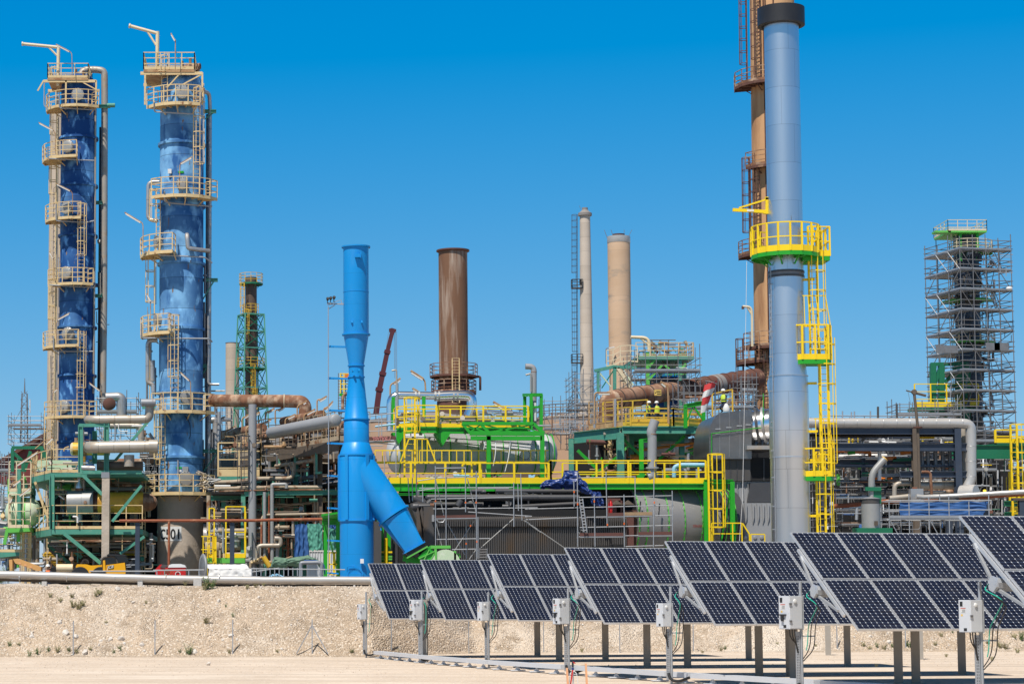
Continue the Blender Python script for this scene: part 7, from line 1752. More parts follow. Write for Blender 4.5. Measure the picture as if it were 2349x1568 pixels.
for t in (.12,.35,.6,.85): 
    q = a + ax * Lf * t; MB().beam((q.x,q.y,ZP),(q.x,q.y,q.z-r_),.25).build('support','teal' if t < .5 else 'rust_dark',root,smooth=False)
D = 172.
ct = W(3103,0,D); root = T('concrete_chimney','very tall ochre rusty chimney with caged ladders hidden partly behind the silver stack','chimney',(W(3110,1600,D).x,D,ZP))
cxo = W(3118,1600,D).x; tilt = 0
ro0, ro1 = 1.98, 1.72
zt_ = W(3100,-260,D).z; zt0 = W(3100,0,D).z
MB().lathe((cxo,D,0),[(ro0,ZP),(ro1,zt_),(ro1*.8,zt_)],48,caps=False).build('shaft','ochre_stack',root)
co = (cxo,D); rz = lambda z: ro0 + (ro1-ro0) * (z-ZP) / (zt_-ZP)
PO = [(zI(290,460,D-2.5).z,-110,-20,3.1),(zI(330,935,D-2.5).z,-70,-5,2.7),(zI(240,1465,D).z,-110,-40,3.0),(zJ(320,500,D-2.5).z,-80,-5,2.9),(zG(1400,1140,D).z,-110,-40,3.3)]
for z, b0, b1, ro in PO: platform(root,co,z,rz(z),ro,b0,b1,'rust_dark','rust',h=1.15,sp=.9,toe=.2,mids=2)
def oladder(ang,za,zb_,so=.3): d = ad(ang); ladder(root,V((cxo,D,za))+d*(rz(za)+so),V((cxo,D,zb_))+d*(rz(zb_)+so),d,'rust_dark',wd=.5,r=.035,cz=2)
oladder(-95,PO[0][0],zt_-2,.3); oladder(-48,PO[0][0],zt_-2); oladder(-18,PO[1][0],PO[0][0]+1); oladder(-92,PO[2][0],PO[1][0]+1,.25); oladder(-55,PO[2][0],PO[1][0]+.2); oladder(-22,PO[3][0],PO[2][0]+1); oladder(-20,PO[4][0],PO[3][0]+.5); oladder(-95,PO[4][0]-5,PO[4][0]+2,.9); oladder(-40,PO[4][0]-8,PO[3][0])
for a_ in (-30,-35,-10): d = ad(a_); MB().pipe([V((cxo,D,ZP))+d*(ro0+.08),V((cxo,D,zt_-1))+d*(ro1+.08)],.05,6).build('conduit','rust_dark',root)
MB().pipe([zG(1410,1020,D-3),zG(1408,800,D-3),zG(1400,745,D-3),zG(1342,742,D-3)],.1,8,R=1.2).build('davit','cream_clean',root); MB().pipe([zG(1404,800,D-3),zG(1372,745,D-3)],.06,6).build('davit_brace','cream_clean',root); MB().pipe([zG(1343,740,D-3),zG(1343,760,D-3)],.1,8).build('hook','rust_dark',root)
scaffold('scaffold','dark scaffold beside the foot of the ochre chimney',zG,1335,1440,1330,1560,160,3,bays=2,lift=1.6,decks=(0,1),m='galv_dark')
scaffold('scaffold','scaffold deck under the right end of the rusty flue duct',zG,930,1420,1450,1600,150,4,bays=6,lift=1.5,decks=(0,),m='galv_dark',extra_top=1.6)
# ------------------------------------------------------------------ silver stack
DSs = 110.; ss = 8722 / DSs
xs = W(3160,1900,DSs).x; root = T('silver_stack','tall shiny silver stack with black cap and yellow caged ladder','stack',(xs,DSs,ZP))
zi = lambda y: zI(465,y,DSs).z; zj = lambda y: zJ(460,y,DSs).z
MB().lathe((xs,DSs,0),[(.97,ZP),(.97,zj(1090)),(.985,zj(1085)),(.985,zj(695)),(.91,zj(625)),(.88,zj(400)),(.87,zi(140)),(.82,zi(138)),(.82,zi(120))],72,caps=False).build('shaft','silver_clad',root)
MB().lathe((xs,DSs,0),[(1.0,zi(150)-.02),(1.19,zi(150)),(1.19,zi(52)),(.9,zi(52)),(.9,zi(52)-.6),(0,zi(52)-.6)],64,caps=False).build('cap_ring','black',root); MB().lathe((xs,DSs,0),[(.86,zi(150)-.02),(1.0,zi(150)-.02)],48,caps=False).build('cap_underside','shade_black',root)
for z, h in ((zj(118),.10),(zj(142),.10)): ring(root,(xs,DSs),z,.86,.06,h,'charcoal_pipe','flange')
MB().lathe((xs,DSs,0),[(.86,zj(140)),(.89,zj(138)),(.89,zj(122)),(.86,zj(120))],48,caps=False).build('bellows','galv_dark',root)
ring(root,(xs,DSs),zj(1085),.975,.03,.04,'silver','seam'); ring(root,(xs,DSs),zj(660),.97,.03,.04,'silver','seam')
zp1 = zI(470,1432,DSs-1.7).z; cs_ = (xs,DSs)
platform(root,cs_,zp1,.9,1.72,-165,75,'green','yellow',h=1.45,sp=.95,toe=.3,mids=1,step=20,post=.10,r=.03)
MB().prism([V((xs+.7,DSs-.8,zp1-.1)),V((xs+2.05,DSs-.8,zp1-.1)),V((xs+2.05,DSs+.8,zp1-.1)),V((xs+.7,DSs+.8,zp1-.1))],(0,0,-.22)).build('side_platform','green',root,smooth=False)
yrail(root,[(xs+1.2,DSs-.8,zp1-.1),(xs+2.05,DSs-.8,zp1-.1),(xs+2.05,DSs+.8,zp1-.1),(xs+1.0,DSs+.8,zp1-.1)],1.5,.7,1,.3,.09,.03)
g = MB(); 
for k in range(5): g.beam(V((xs,DSs,zp1-.15))+ad(-70+45*k)*.9,V((xs,DSs,zp1-.15))+ad(-70+45*k)*1.7,.08,.14)
g.build('brackets','green',root,smooth=False)
cpx = xs + 1.42; cy = DSs - .35
zl2, zl3 = zJ(590,590,DSs).z, zJ(630,1180,DSs).z
def yl(x,za,zb_,face=(.35,-1,0)): ladder(root,(x,cy,za),(x,cy,zb_),face,'yellow',wd=.48,r=.05,cz=.6,cr=.45)
yl(xs+1.28,zl2,zp1+1.3); yl(xs+1.72,zl3,zl2+1.2,(.2,-1,0)); yl(xs+1.45,ZP,zl3+1.2)
def sideplat(x0,x1,z,yf,h=1.75):
    MB().prism([V((x0,DSs+.3,z)),V((x0,yf+.3,z)),V((x0+.4,yf,z)),V((x1-.2,yf,z)),V((x1,yf+.3,z)),V((x1,DSs+.3,z))],(0,0,-.22)).build('rest_platform','green',root,smooth=False)
    yrail(root,[(x0,DSs-.2,z),(x0,yf+.3,z),(x0+.4,yf,z),(x1-.2,yf,z),(x1,yf+.3,z),(x1,DSs+.3,z)],h,.55,1,.28,.10,.035)
    g = MB(); g.beam((x1,yf+.3,z+h),(x1-.25,yf+.2,z+h+1.5),.05); g.beam((x1-.25,yf+.2,z+h+1.5),(x0+.5,yf+.2,z+h+1.5),.05)
    for k in range(4): g.beam((x0+.55+k*.2,yf+.1,z+h+1.5),(x0+.55+k*.25,yf,z+h),.035)
    g.build('head_guard','yellow',root,smooth=False)
sideplat(zJ(492,560,DSs-.9).x,zJ(690,560,DSs-.9).x,zJ(590,572,DSs-.9).z,DSs-1.0); sideplat(zJ(552,1180,DSs-.9).x,zJ(705,1180,DSs-.9).x,zJ(630,1182,DSs-.9).z,DSs-1.0,1.4)
for y in (160,400,700,950,1100,1390): MB().beam((xs+.8,DSs-.3,zj(y)),(xs+1.35,DSs-.4,zj(y)),.09,.12).build('ladder_bracket','yellow',root,smooth=False)
g = MB(); a, b = zI(186,1197,DSs), zI(385,1208,DSs); g.beam(a,b,.13,.16); g.beam(zI(222,1186,DSs),zI(385,1136,DSs),.08); g.beam(zI(380,1216,DSs),zI(380,1128,DSs),.14); g.beam(zI(360,1210,DSs),zI(402,1212,DSs),.18); g.beam(zI(370,1133,DSs),zI(402,1130,DSs),.14); g.build('jib_crane','yellow',root,smooth=False)
p = (a+b) / 2; MB().box(p+V((0,-.075,.0)),.34,.02,.10).build('load_plate','label_white',root,smooth=False)
MB().lathe((xs,DSs,0),[(.90,zi(1290)),(.915,zi(1290)),(.915,zi(1245)),(.90,zi(1245))],6,caps=False,a0=radians(8),a1=radians(20)).build('inspection_door','silver',root)
# thin grey ladder up the left side and the rope
xg = zJ(374,800,DSs-.1).x; g = MB()
for dy in (-.18,.18): g.rod((xg,DSs-.3+dy,ZP),(xg,DSs-.3+dy,zj(90)),.018,5)
z = ZP
while z < zj(90): g.rod((xg,DSs-.48,z),(xg,DSs-.12,z),.012,4); z += .3
g.build('grey_ladder','galv',root,smooth=False)
for y in (180,430,560,740,900,930,1050,1190,1340,1460): MB().beam((xg-.12,DSs-.3,zj(y)),(xg+.2,DSs-.2,zj(y)),.05).build('ladder_clip','galv',root,smooth=False)
root = T('rope','thin pale hoisting rope hanging from the platform of the silver stack','rope',zJ(225,1520,DSs-1))
MB().pipe([zJ(244,60,DSs-1),zJ(242,200,DSs-1),zJ(232,800,DSs-1),zJ(222,1300,DSs-1),zJ(206,1520,DSs-1)],.012,5).build('strand','cloth_white',root)
# ------------------------------------------------------------------ teal bridge with old yellow railings, workers, windsock
DG = 131.
root = T('pipe_bridge','teal steel bridge with old yellow railings where two workers stand','bridge',zH(1000,700,DG))
zg = zH(1000,232,DG).z
bx = lambda x, d=0: zH(x,240,DG+d).x
MB().prism([(bx(880),DG,zg),(bx(1660),DG,zg),(bx(1660),DG+5,zg),(bx(880),DG+5,zg)],(0,0,-.12)).build('deck','teal',root,smooth=False)
MB().ibeam((bx(870),DG,zg-.25),(bx(1660),DG,zg-.25),.25,.42,.03).build('girder','teal',root,smooth=False)
MB().ibeam(zH(440,340,DG+5),(bx(850),DG,zg-.42),.3,.7,.03).build('girder','teal',root,smooth=False); MB().ibeam(zH(860,330,DG+4),zH(1430,330,DG+4),.25,.5,.03).build('girder','teal',root,smooth=False)
for x, d, w__ in ((850,0,.42),(410,5,.28),(1400,2,.3),(950,4,.3)): MB().ibeam((bx(x,d),DG+d,ZP),(bx(x,d),DG+d,zg-.4),w__,.35,.04,up=(0,1,0)).build('column','teal',root,smooth=False)
for (a,b,w__,m_) in (((850,320),(1040,500),.16,'green'),((1430,320),(1200,530),.16,'green'),((470,450),(640,610),.18,'green'),((820,510),(600,680),.12,'green'),((1005,690),(1040,660),.2,'green'),((1240,655),(1290,700),.18,'green'),((940,400),(880,450),.14,'lime')): bar(root,zH,a,b,DG+1,w__,None,m_,'brace')
hr = zH(1000,75,DG).z - zg
rail_part(root,[(bx(945),DG,zg),(bx(1330),DG,zg)],'yellow_old',hr,2.6,.45,3,.10,.035); rail_part(root,[(bx(945),DG+1.8,zg),(bx(1640),DG+1.8,zg)],'yellow_old',hr*.85,1.2,.3,2,.10,.035)
rail_part(root,[(bx(1330),DG,zg),(bx(1640),DG+2,zg)],'yellow_old',hr*1.0,1.3,.5,3,.10,.035)
rail_part(root,[zH(575,265,DG+3),zH(870,232,DG+.5)],'rusty_cream',1.7,.8,.3,4,.08,.03); rail_part(root,[zH(700,250,DG+4.5),zH(1100,225,DG+4.5)],'yellow_old',1.6,.8,.3,3,.09,.03)
rail_part(root,[zH(1680,170,DG+6),zH(1860,130,DG+6)],'yellow_old',1.6,.9,.2,2,.09,.03)
for x, y0, y1 in ((622,250,-60),(808,240,-10),(1285,205,-40)): MB().rod(zH(x,y0,DG-.3),zH(x,y1,DG-.3),.07,8).build('pole','rusty_cream' if x == 1285 else 'galv',root)
g = MB(); g.ibeam(zH(1438,250,DG-.5),zH(1436,45,DG-.5),.2,.2,.03,up=(0,1,0)); g.ibeam(zH(1425,55,DG-.5),zH(1600,25,DG-.5),.2,.25,.03); g.ibeam(zH(1600,240,DG-.5),zH(1598,40,DG-.5),.2,.2,.03,up=(0,1,0)); g.beam(zH(1515,60,DG-.5),zH(1590,170,DG-.5),.1); g.beam(zH(1505,55,DG-.5),zH(1445,200,DG-.5),.08); g.build('portal','green',root,smooth=False)
# what stands in the shade below the bridge
for k in range(30):
    x = rr.uniform(560,1620); y = rr.uniform(300,690); d = rr.uniform(2,9); dx, dy = rr.choice(((rr.uniform(60,260),0),(0,rr.uniform(60,240)))); MB().pipe([zH(x,y,DG+d),zH(min(1640,x+dx),min(720,y+dy),DG+d)],rr.uniform(.04,.14),8).build('pipe',rr.choice(('old_pipe','grey_pipe','red_plank','rust_dark','tin','galv')),root)
MB().prism([(bx(400,11),DG+11,ZP),(bx(1700,11),DG+11,ZP),(bx(1700,11),DG+11,zg+.1),(bx(400,11),DG+11,zg+.1)],(0,.3,0)).build('shade_backdrop','shade_black',root,smooth=False)  # near-black sheet added under the bridge in place of deep shade
MB().prism([(bx(880),DG+5,zg),(bx(1660),DG+5,zg),(bx(1660),DG+11,zg),(bx(880),DG+11,zg)],(0,0,-.12)).build('shade_deck','shade_black',root,smooth=False)  # added near-black deck, carries the painted shade further back
for a, b, r_, m_ in (((1000,450),(1570,378),.09,'orange'),((945,515),(1040,510),.2,'orange'),((1000,522),(1320,510),.08,'rust'),((1180,535),(1330,540),.1,'orange'),((1550,385),(1550,440),.1,'orange'),((1440,430),(1560,400),.07,'orange'),((1630,440),(1630,490),.08,'orange'),((740,380),(550,372),.16,'red_plank'),((640,650),(960,650),.18,'rust')): MB().pipe([zH(*a,DG+1.5),zH(*b,DG+1.5)],r_,10).build('pipe',m_,root)
for a, b, m_ in (((1380,500),(1480,490),'green'),((1500,480),(1620,470),'green'),((1460,440),(1550,420),'green'),((1380,490),(1640,450),'lime'),((1080,560),(1180,555),'dark_green')): bar(root,zH,a,b,DG+2,.18,None,m_,'green_pipework')
g = MB()
for k in range(18): 
    p = zH(rr.uniform(1520,1640),rr.uniform(290,350),DG+2); g.pipe([p,p+V((rr.uniform(-.5,.5),0,rr.uniform(-.2,.2)))],.08,8)
g.build('hose_bundle','tin',root)
g = MB(); p = zH(1103,492,DG+.8); g.lathe(p,[(.26,-.02),(.29,0),(.26,.02)],20,axis=(0,-1,0),caps=False)
for k in range(3): g.rod(p+V((cos(k*pi/3)*.27,0,sin(k*pi/3)*.27)),p-V((cos(k*pi/3)*.27,0,sin(k*pi/3)*.27)),.02)
g.build('hand_wheel','old_pipe',root)
MB().lathe(zH(1265,430,DG+5),[(.9,-1.2),(1.0,0),(.9,1.2)],24,axis=(1,.2,0)).build('hidden_drum','tin',root)
for x in (770,745,715): MB().rod(zH(x,520,DG+3),zH(x,340,DG+3),.05).build('ladder_pole','cream',root)
# lights on the bridge
for nm, b, t, la, lb in (('floodlight on a tall rusty pole in front of the rusty flue duct',(828,1560),(820,1290),(808,1295),(770,1265)),('long floodlight on a bent grey pole left of the flue duct',(308,1560),(312,1340),(330,1342),(420,1342))):
    lr = T('floodlight',nm,'floodlight',zG(*b,DG-2)); lamp(lr,zG(*b,DG-2),zG(*t,DG-2),zG(*la,DG-2),zG(*lb,DG-2),r=.05,size=.18)
for nm, b, t, la, lb in (('floodlight tilted down high above the chrome pipe, left of the brown stack',(528,425),(522,315),(505,300),(372,215)),('floodlight lying just above the chrome pipe',(480,480),(470,450),(460,440),(390,398)),('floodlight on a pole between the crane and the thin vent',(158,470),(160,360),(190,350),(265,295)),('floodlight leaning over the upper yellow platform, right part',(1430,660),(1425,640),(1405,640),(1235,540))):
    lr = T('floodlight',nm,'floodlight',zF(*b,128)); lamp(lr,zF(*b,128),zF(*t,128),zF(*la,128),zF(*lb,128),r=.05,size=.2)
DW = DG - 1.5
root = T('windsock','drooping red and white striped windsock on a thin pole','windsock',zG(1100,1560,DW))
wp = [zG(1122,1272,DW),zG(1108,1320,DW),zG(1090,1370,DW),zG(1076,1425,DW),zG(1066,1480,DW)]; wr = [.36,.33,.28,.22,.15]
for i in range(4):
    sg = MB(); i0 = 0; n_ = 16
    for j in range(7):
        t = j / 6; p = wp[i].lerp(wp[i+1],t); r = wr[i] * (1-t) + wr[i+1] * t
        for k in range(n_):
            a_ = 2 * pi * k / n_; f = 1 + .12 * sin(a_*3+i) ; sg.v.append((p.x+cos(a_)*r*f,p.y+sin(a_)*r*f*.8,p.z+cos(a_)*r*.35))
    sg.f = [(j*n_+k,j*n_+(k+1) % n_,(j+1)*n_+(k+1) % n_,(j+1)*n_+k) for j in range(6) for k in range(n_)]
    sg.build('stripe','windsock_red' if i % 2 == 0 else 'cloth_white',root)
MB().lathe(wp[0],[(.36,-.02),(.38,0),(.36,.02)],20,axis=(.3,0,1),caps=False).build('hoop','galv',root); MB().rod(zG(1150,1560,DW+.3),zG(1150,1262,DW+.3),.05,8).build('pole','galv',root); MB().rod(zG(1150,1268,DW+.3),wp[0],.03).build('arm','galv',root)

# ------------------------------------------------------------------ right: pipe rack with the big grey line
DK = 140.
root = T('pipe_rack','navy steel pipe rack under a big grey pipe that bends down at its right end','pipe rack',zK(800,1400,DK+3))
MB().pipe([zK(60,428,DK),zK(1420,432,DK),zK(1527,440,DK),zK(1532,560,DK),zK(1532,930,DK),zK(1500,1010,DK)],[.31]*99 if 0 else .33,22,R=1.1,k=9).build('big_pipe','white_pipe',root)
for k in range(12):
    x = 150 + 118 * k; MB().lathe(zK(x,430,DK),[(.33,-.02),(.338,0),(.33,.02)],24,axis=(1,0,0),caps=False).build('seam','tin',root)
for y in (640,775,910): MB().lathe(zK(1532,y,DK),[(.33,-.02),(.338,0),(.33,.02)],24,caps=False).build('seam','tin',root)
MB().pipe([zK(1470,480,DK+1),zK(1462,520,DK+1),zK(1462,900,DK+1),zK(1440,985,DK+.6),zK(1080,990,DK+.6),zK(1000,985,DK+.6)],.27,18,R=.9,k=7).build('pipe','warm_tin_h',root)
MB().pipe([zK(1000,970,DK+.5),zK(848,970,DK+.5),zK(846,1090,DK+.5)],.15,14,R=.35).build('pipe','warm_tin',root)
MB().lathe(zK(1445,1070,DK-.4),[(.6,0),(.62,.3),(.62,.95),(.58,1.0),(0,1.02)],30,axis=(.75,-.65,0)).build('end_can','white_pipe',root)
for x0, x1, y, d in ((140,1400,495,0),(140,1520,645,0),(895,1530,888,0),(100,1400,785,3),(140,1400,540,4)): MB().ibeam(zK(x0,y,DK+d),zK(x1,y,DK+d),.3,.5 if d == 0 and y < 800 else .4,.05).build('beam','navy_steel',root,smooth=False)
for x, d, m_ in ((1028,0,'rusty_cream'),(1405,0,'navy_steel'),(1030,5,'navy_steel'),(1400,5,'navy_steel'),(560,5,'navy_steel'),(180,5,'navy_steel')):
    p = zK(x,480,DK+d); MB().ibeam((p.x,DK+d,ZP),p,.42,.4,.05,up=(0,1,0)).build('column',m_ if m_ != 'rusty_cream' else 'brown_steel',root,smooth=False)
xa_, xb2 = zK(60,500,DK).x, zK(1420,500,DK).x
for y, m_ in ((520,'shade_black'),(800,'navy_steel')):
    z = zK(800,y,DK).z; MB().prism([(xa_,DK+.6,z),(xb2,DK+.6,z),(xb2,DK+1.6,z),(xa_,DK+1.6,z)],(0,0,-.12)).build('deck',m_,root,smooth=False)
MB().prism([(xa_-4,DK+14,ZP),(xb2+8,DK+14,ZP),(xb2+8,DK+14,zK(800,520,DK+14).z),(xa_-4,DK+14,zK(800,500,DK+14).z)],(0,.3,0)).build('shade_backdrop','shade_black',root,smooth=False)  # added backdrop: shade behind the rack painted as near-black
cols = ('galv','galv','galv_dark','navy_steel','tin','cap_grey','rust','white_paint')
for k in range(56):
    y = rr.choice((590,600,730,745,830,850,930,950,1040,1090,1200,1250,1330)) + rr.uniform(-14,14); x0 = rr.uniform(150,1100); d = rr.uniform(.8,11)
    MB().pipe([zK(x0,y,DK+d),zK(min(1420,x0+rr.uniform(120,700)),y+rr.uniform(-6,6),DK+d)],rr.choice((.03,.03,.05,.09,.14)),7).build('pipe',rr.choice(cols),root)
for k in range(40):
    x = rr.uniform(150,1400); y = rr.choice((520,670,800,1100)) + rr.uniform(-10,60); d = rr.uniform(.8,10)
    MB().pipe([zK(x,y,DK+d),zK(x+rr.uniform(-6,6),y+rr.uniform(70,260),DK+d)],rr.choice((.03,.03,.05,.1)),7).build('pipe',rr.choice(cols),root)
for k in range(16):
    x = rr.uniform(150,1300); y = rr.uniform(560,1250); d = rr.uniform(1,8); MB().beam(zK(x,y,DK+d),zK(x+rr.uniform(-60,60),y+rr.uniform(60,140),DK+d),.06).build('brace',rr.choice(('galv','lime','dark_green','galv_dark','white_paint')),root,smooth=False)
for x, y, l, m_ in ((700,750,160,'orange'),(830,760,200,'dark_green'),(430,700,60,'green'),(520,830,20,'lime'),(1000,560,200,'yellow'),(640,900,300,'grey_pipe'),(300,640,200,'warm_tin'),(900,700,90,'orange')): bar(root,zK,(x,y),(x+l,y-8),DK+1.5,.22,None,m_,'coloured_line')
for x in (1090,1142,1210,1275,1340): MB().pipe([zK(x,680,DK+1),zK(x+6,860,DK+1)],.13,10).build('riser','galv_dark',root)
for x, y0 in ((380,322),(460,330),(487,325),(630,322),(698,282),(866,258)): MB().rod(zK(x,385,DK+1),zK(x,y0,DK+1),.07 if y0 < 300 else .045).build('standard','charcoal' if y0 < 300 else 'galv',root)
MB().rod(zK(240,363,DK+1),zK(1250,370,DK+1),.035).build('guard_rail','galv',root)
D = 128.
root = T('lance_pole','old brown steam lance pole with a crossbar leaning in front of the navy rack','pole',zK(1075,1100,D)); MB().pipe([zK(1075,1100,D),zK(1055,470,D),zK(1028,215,D),zK(1022,150,D)],.085,10).build('pole','brown_steel',root)
g = MB(); g.rod(zK(950,137,D),zK(1025,158,D),.04); g.rod(zK(1025,158,D),zK(1128,184,D),.075); g.lathe(zK(1022,150,D),[(.15,-.1),(.15,.1)],14,axis=(0,1,0)); g.build('crossbar','brown_steel',root); MB().lathe(zK(1055,468,D),[(.26,-.04),(.26,.04)],16).build('flange','rust_dark',root); MB().rod(zK(965,140,D),zK(992,262,D),.012,4).build('chain','galv_dark',root)
# rust pipe on navy stubs in front
D = 119.
root = T('pipe_line','rust and grey insulated pipe rising to the right on short navy posts','pipe',zK(1400,1200,D))
MB().pipe([zK(300,1175,D+3),zK(740,1135,D+2),zK(1300,1105,D),zK(2040,1060,D-2)],.135,12).build('pipe','rust_red',root); MB().pipe([zK(1040,1085,D-.2),zK(1100,1092,D-.2),zK(1300,1085,D-.2),zK(2040,1042,D-2.2)],.13,12).build('insulated_pipe','white_pipe',root)
for x in (1330,1655,1982):
    p = zK(x,1120,D-.3); MB().ibeam((p.x,D-.3,ZP-.5),p,.3,.3,.04,up=(0,1,0)).build('post','navy_steel',root,smooth=False); MB().box(p+V((0,0,.05)),1.0,.4,.14).build('post_cap','charcoal',root,smooth=False)
MB().pipe([zK(800,1105,D+1),zK(1000,1085,D+1)],.16,12).build('pipe','warm_tin',root); MB().box(zK(1040,1075,D+.6),.7,.4,.7).build('valve_body','tin',root,smooth=False); MB().rod(zK(1008,1010,D+.5),zK(1048,1010,D+.5),.03).rod(zK(1028,1050,D+.5),zK(1028,1008,D+.5),.025).build('valve_wheel','rust_red',root); MB().pipe([zK(1090,866,D+2),zK(1168,866,D+2),zK(1180,1080,D+2)],.08,10,R=.2).build('pipe','rust',root)
scaffold('scaffold','silver scaffold with blue sheets in front of the navy rack',zK,800,1695,1290,None,116,1.6,bays=5,decks=(0,),lift=2.0,extra_top=.9,m='galv',r=.028)
sheet('tarpaulin','long blue tarpaulin sheet tied along the silver scaffold','tarpaulin',zK,((893,1138),(1690,1132),(1640,1262),(893,1272)),116.6,'tarp_mesh_blue',3,.05,4)
# vent drum with its bent pipe
D = 113.
root = T('vent_drum','grey vent drum with conical hat and a bent pipe with yellow end','vent',zK(635,1400,D))
c = zK(635,1300,D); rD_ = 82 / 2.24 / 8722 * D; zt_ = zK(635,1155,D).z
MB().lathe((c.x,D,0),[(rD_,ZP),(rD_,zt_)],36).build('drum','cap_grey',root); MB().lathe((c.x,D,0),[(rD_*.95,zt_),(rD_*.95,zK(0,1112,D).z)],30,caps=False).build('mesh','charcoal',root); MB().lathe((c.x,D,0),[(rD_*1.03,zK(0,1110,D).z),(rD_*1.03,zK(0,1104,D).z),(0,zK(0,1085,D).z)],36).build('hat','tin',root)
for a_ in (-60,10,70): p = V((c.x,D,ZP+.6)) + ad(a_) * (rD_+.05); MB().prism([p,p+ad(a_)*.16+V((0,0,-.0)),p+V((0,0,.55))],V((.03,0,0))).build('gusset','cap_grey',root,smooth=False)
MB().pipe([zK(640,1090,D),zK(640,880,D),zK(755,752,D)],.165,16,R=.4).build('pipe','cap_grey',root); e = (zK(755,752,D)-zK(640,880,D)).normalized(); MB().pipe([zK(755,752,D),zK(755,752,D)+e*.05],.172,16).build('yellow_end','amber',root)
g = MB(); g.beam(zK(585,1018,D-.2),zK(725,1020,D-.2),.12,.2); g.beam(zK(683,1150,D-.1),zK(683,1020,D-.1),.5,.1,(0,1,0)); g.build('bracket','dark_green',root,smooth=False); MB().beam(zK(480,1395,D-.2),zK(815,1395,D-.2),.6,.3).build('base_beam','dark_green',root,smooth=False)
p = zK(680,1325,D-rD_); MB().box(p,.18,.1,.22).build('name_plate','charcoal',root,smooth=False); MB().lathe(zK(718,1170,D-.2),[(.09,-.03),(.09,.03),(.04,.03),(.04,-.03)],14,axis=(0,1,0),caps=False).build('lifting_eye','tin',root)
# ------------------------------------------------------------------ scaffold-wrapped column on the far right
DT = 217.
cx_ = zL(640,600,DT+4).x; root = T('distillation_column','dark column wrapped in scaffold with a lime and cream top platform','column',(cx_,DT+4,ZP)); ccx = (cx_,DT+4)
ztc = zL(640,245,DT+4).z; MB().lathe((cx_,DT+4,0),[(1.25,ZP),(1.25,ztc),(.7,ztc+.5),(0,ztc+.6)],32).build('shell','navy_steel',root)
x0, x1 = zL(500,215,DT+2).x, zL(770,215,DT+2).x; z = zL(640,218,DT+2).z; flat_platform(root,x0,x1,DT+1.6,DT+6.4,z,'lime','cream_clean',sp=1.1); MB().box((x0-.5,DT+2.2,z-.1),1.6,1.2,.2).build('side_platform','lime',root,smooth=False)
for x in (x0+1.4,x1-.8): MB().beam((x,DT+2.2,z-3),(x,DT+2.2,z-.1),.25).build('support','green',root,smooth=False)
for y, b0, b1 in ((690,-120,70),(350,-60,100),(980,-60,100)): platform(root,ccx,zL(640,y,DT+2).z,1.0,2.6,b0,b1,'lime','cream_clean',h=1.1,step=25)
ladder(root,(cx_-1.7,DT+2.5,ZP+10),(cx_-1.7,DT+2.5,z),(0,-1,0),'cream_clean',wd=.5,cage=False)
th = radians(14)
tw = scaffold('scaffold','tall scaffold wrapping the dark column at the far right',zL,590,990,340,1700,DT-1.5,6.6,bays=4,lift=2.03,th=th,m='galv_dark',r=.045,extra_top=1.2)
o = W(3500+590/1.742,1000,DT-1.5); ux, uy = V((cos(th),sin(th),0)), V((-sin(th),cos(th),0))
za, zb_ = zL(590,340,DT-1.5).z, ZP + 4; LW_ = zL(990,340,DT).x - o.x; n_ = int((za-zb_)/2.03); P_ = lambda x, y, z: V((o.x,o.y,0)) + ux * x + uy * y + V((0,0,z))
for l in range(n_):
    z = za - 2.03 * l
    for i, (p,q) in enumerate(((0,2.2),(2.2,4.4),(4.4,6.6))):
        if (l+i) % 3 != 2: MB().rod(P_(-.06,p if l % 2 else q,z),P_(-.06,q if l % 2 else p,z-2.03),.045,5).build('side_brace','galv',tw,smooth=False)
    MB().prism([P_(0,0,z),P_(0,6.6,z),P_(1.2,6.6,z),P_(1.2,0,z)],(0,0,-.08)).build('side_deck','plank',tw,smooth=False); MB().beam(P_(-.03,0,z+.12),P_(-.03,6.6,z+.12),.03,.16).build('toe_board','galv',tw,smooth=False)
    for k in range(5): x = rr.uniform(.5,LW_-1); MB().rod(P_(x,.8,z),P_(x+rr.uniform(-1,1),.8,z-2.03),.04,5).build('inner_ladder','galv_dark',tw,smooth=False)
for x, y in ((500,1040),(820,1020),(880,1020)): MB().box(zL(x,y,DT-1.8),2.2 if x == 500 else 1.4,.1,.75).build('debris_box','galv_dark',tw,smooth=False)
MB().ball(zL(935,618,DT-1.9),.28,sx=1.2,sz=.8).build('white_bag','cloth_white',tw)
root = T('support_tower','dark green braced steel frame at the foot of the scaffold-wrapped column','steel frame',zL(520,1700,205)); DGn = 219.
for x in (403,462,640,580): MB().beam(zL(x,1700,DGn),zL(x,1140,DGn),.55).build('column','dark_green',root,smooth=False)
for a, b in (((388,1145),(650,1140)),((390,1310),(650,1290)),((405,1310),(460,1150)),((470,1290),(580,1170)),((545,1160),(640,1290)),((400,1450),(700,1440)),((480,1500),(560,1660))): bar(root,zL,a,b,DGn,.35,None,'dark_green','beam')
zz = zL(300,1445,DGn).z; MB().box(((zL(260,1440,DGn).x+zL(705,1440,DGn).x)/2,DGn+.5,zz-.15),zL(705,1440,DGn).x-zL(260,1440,DGn).x,2.5,.3).build('deck','dark_green',root,smooth=False); yrail(root,[(zL(262,1440,DGn).x,DGn-.8,zz),(zL(705,1440,DGn).x,DGn-.8,zz)],2.3,1.7,2,.5,.13,.04)
scaffold('scaffold','low scaffold with deck left of the dark green frame, above the big grey pipe',zL,150,600,1500,1700,196,3,bays=5,lift=2,decks=(0,),r=.04)
for k, (x0,x1,yt) in enumerate(((1570,1755,600),(1760,1980,760))): scaffold('scaffold',('scaffold stair bay just right of the bending grey pipe','scaffold behind the yellow caged ladder at the right edge')[k],zK,x0,x1,yt,None,150+6*k,5,bays=2,lift=2.0,r=.03)
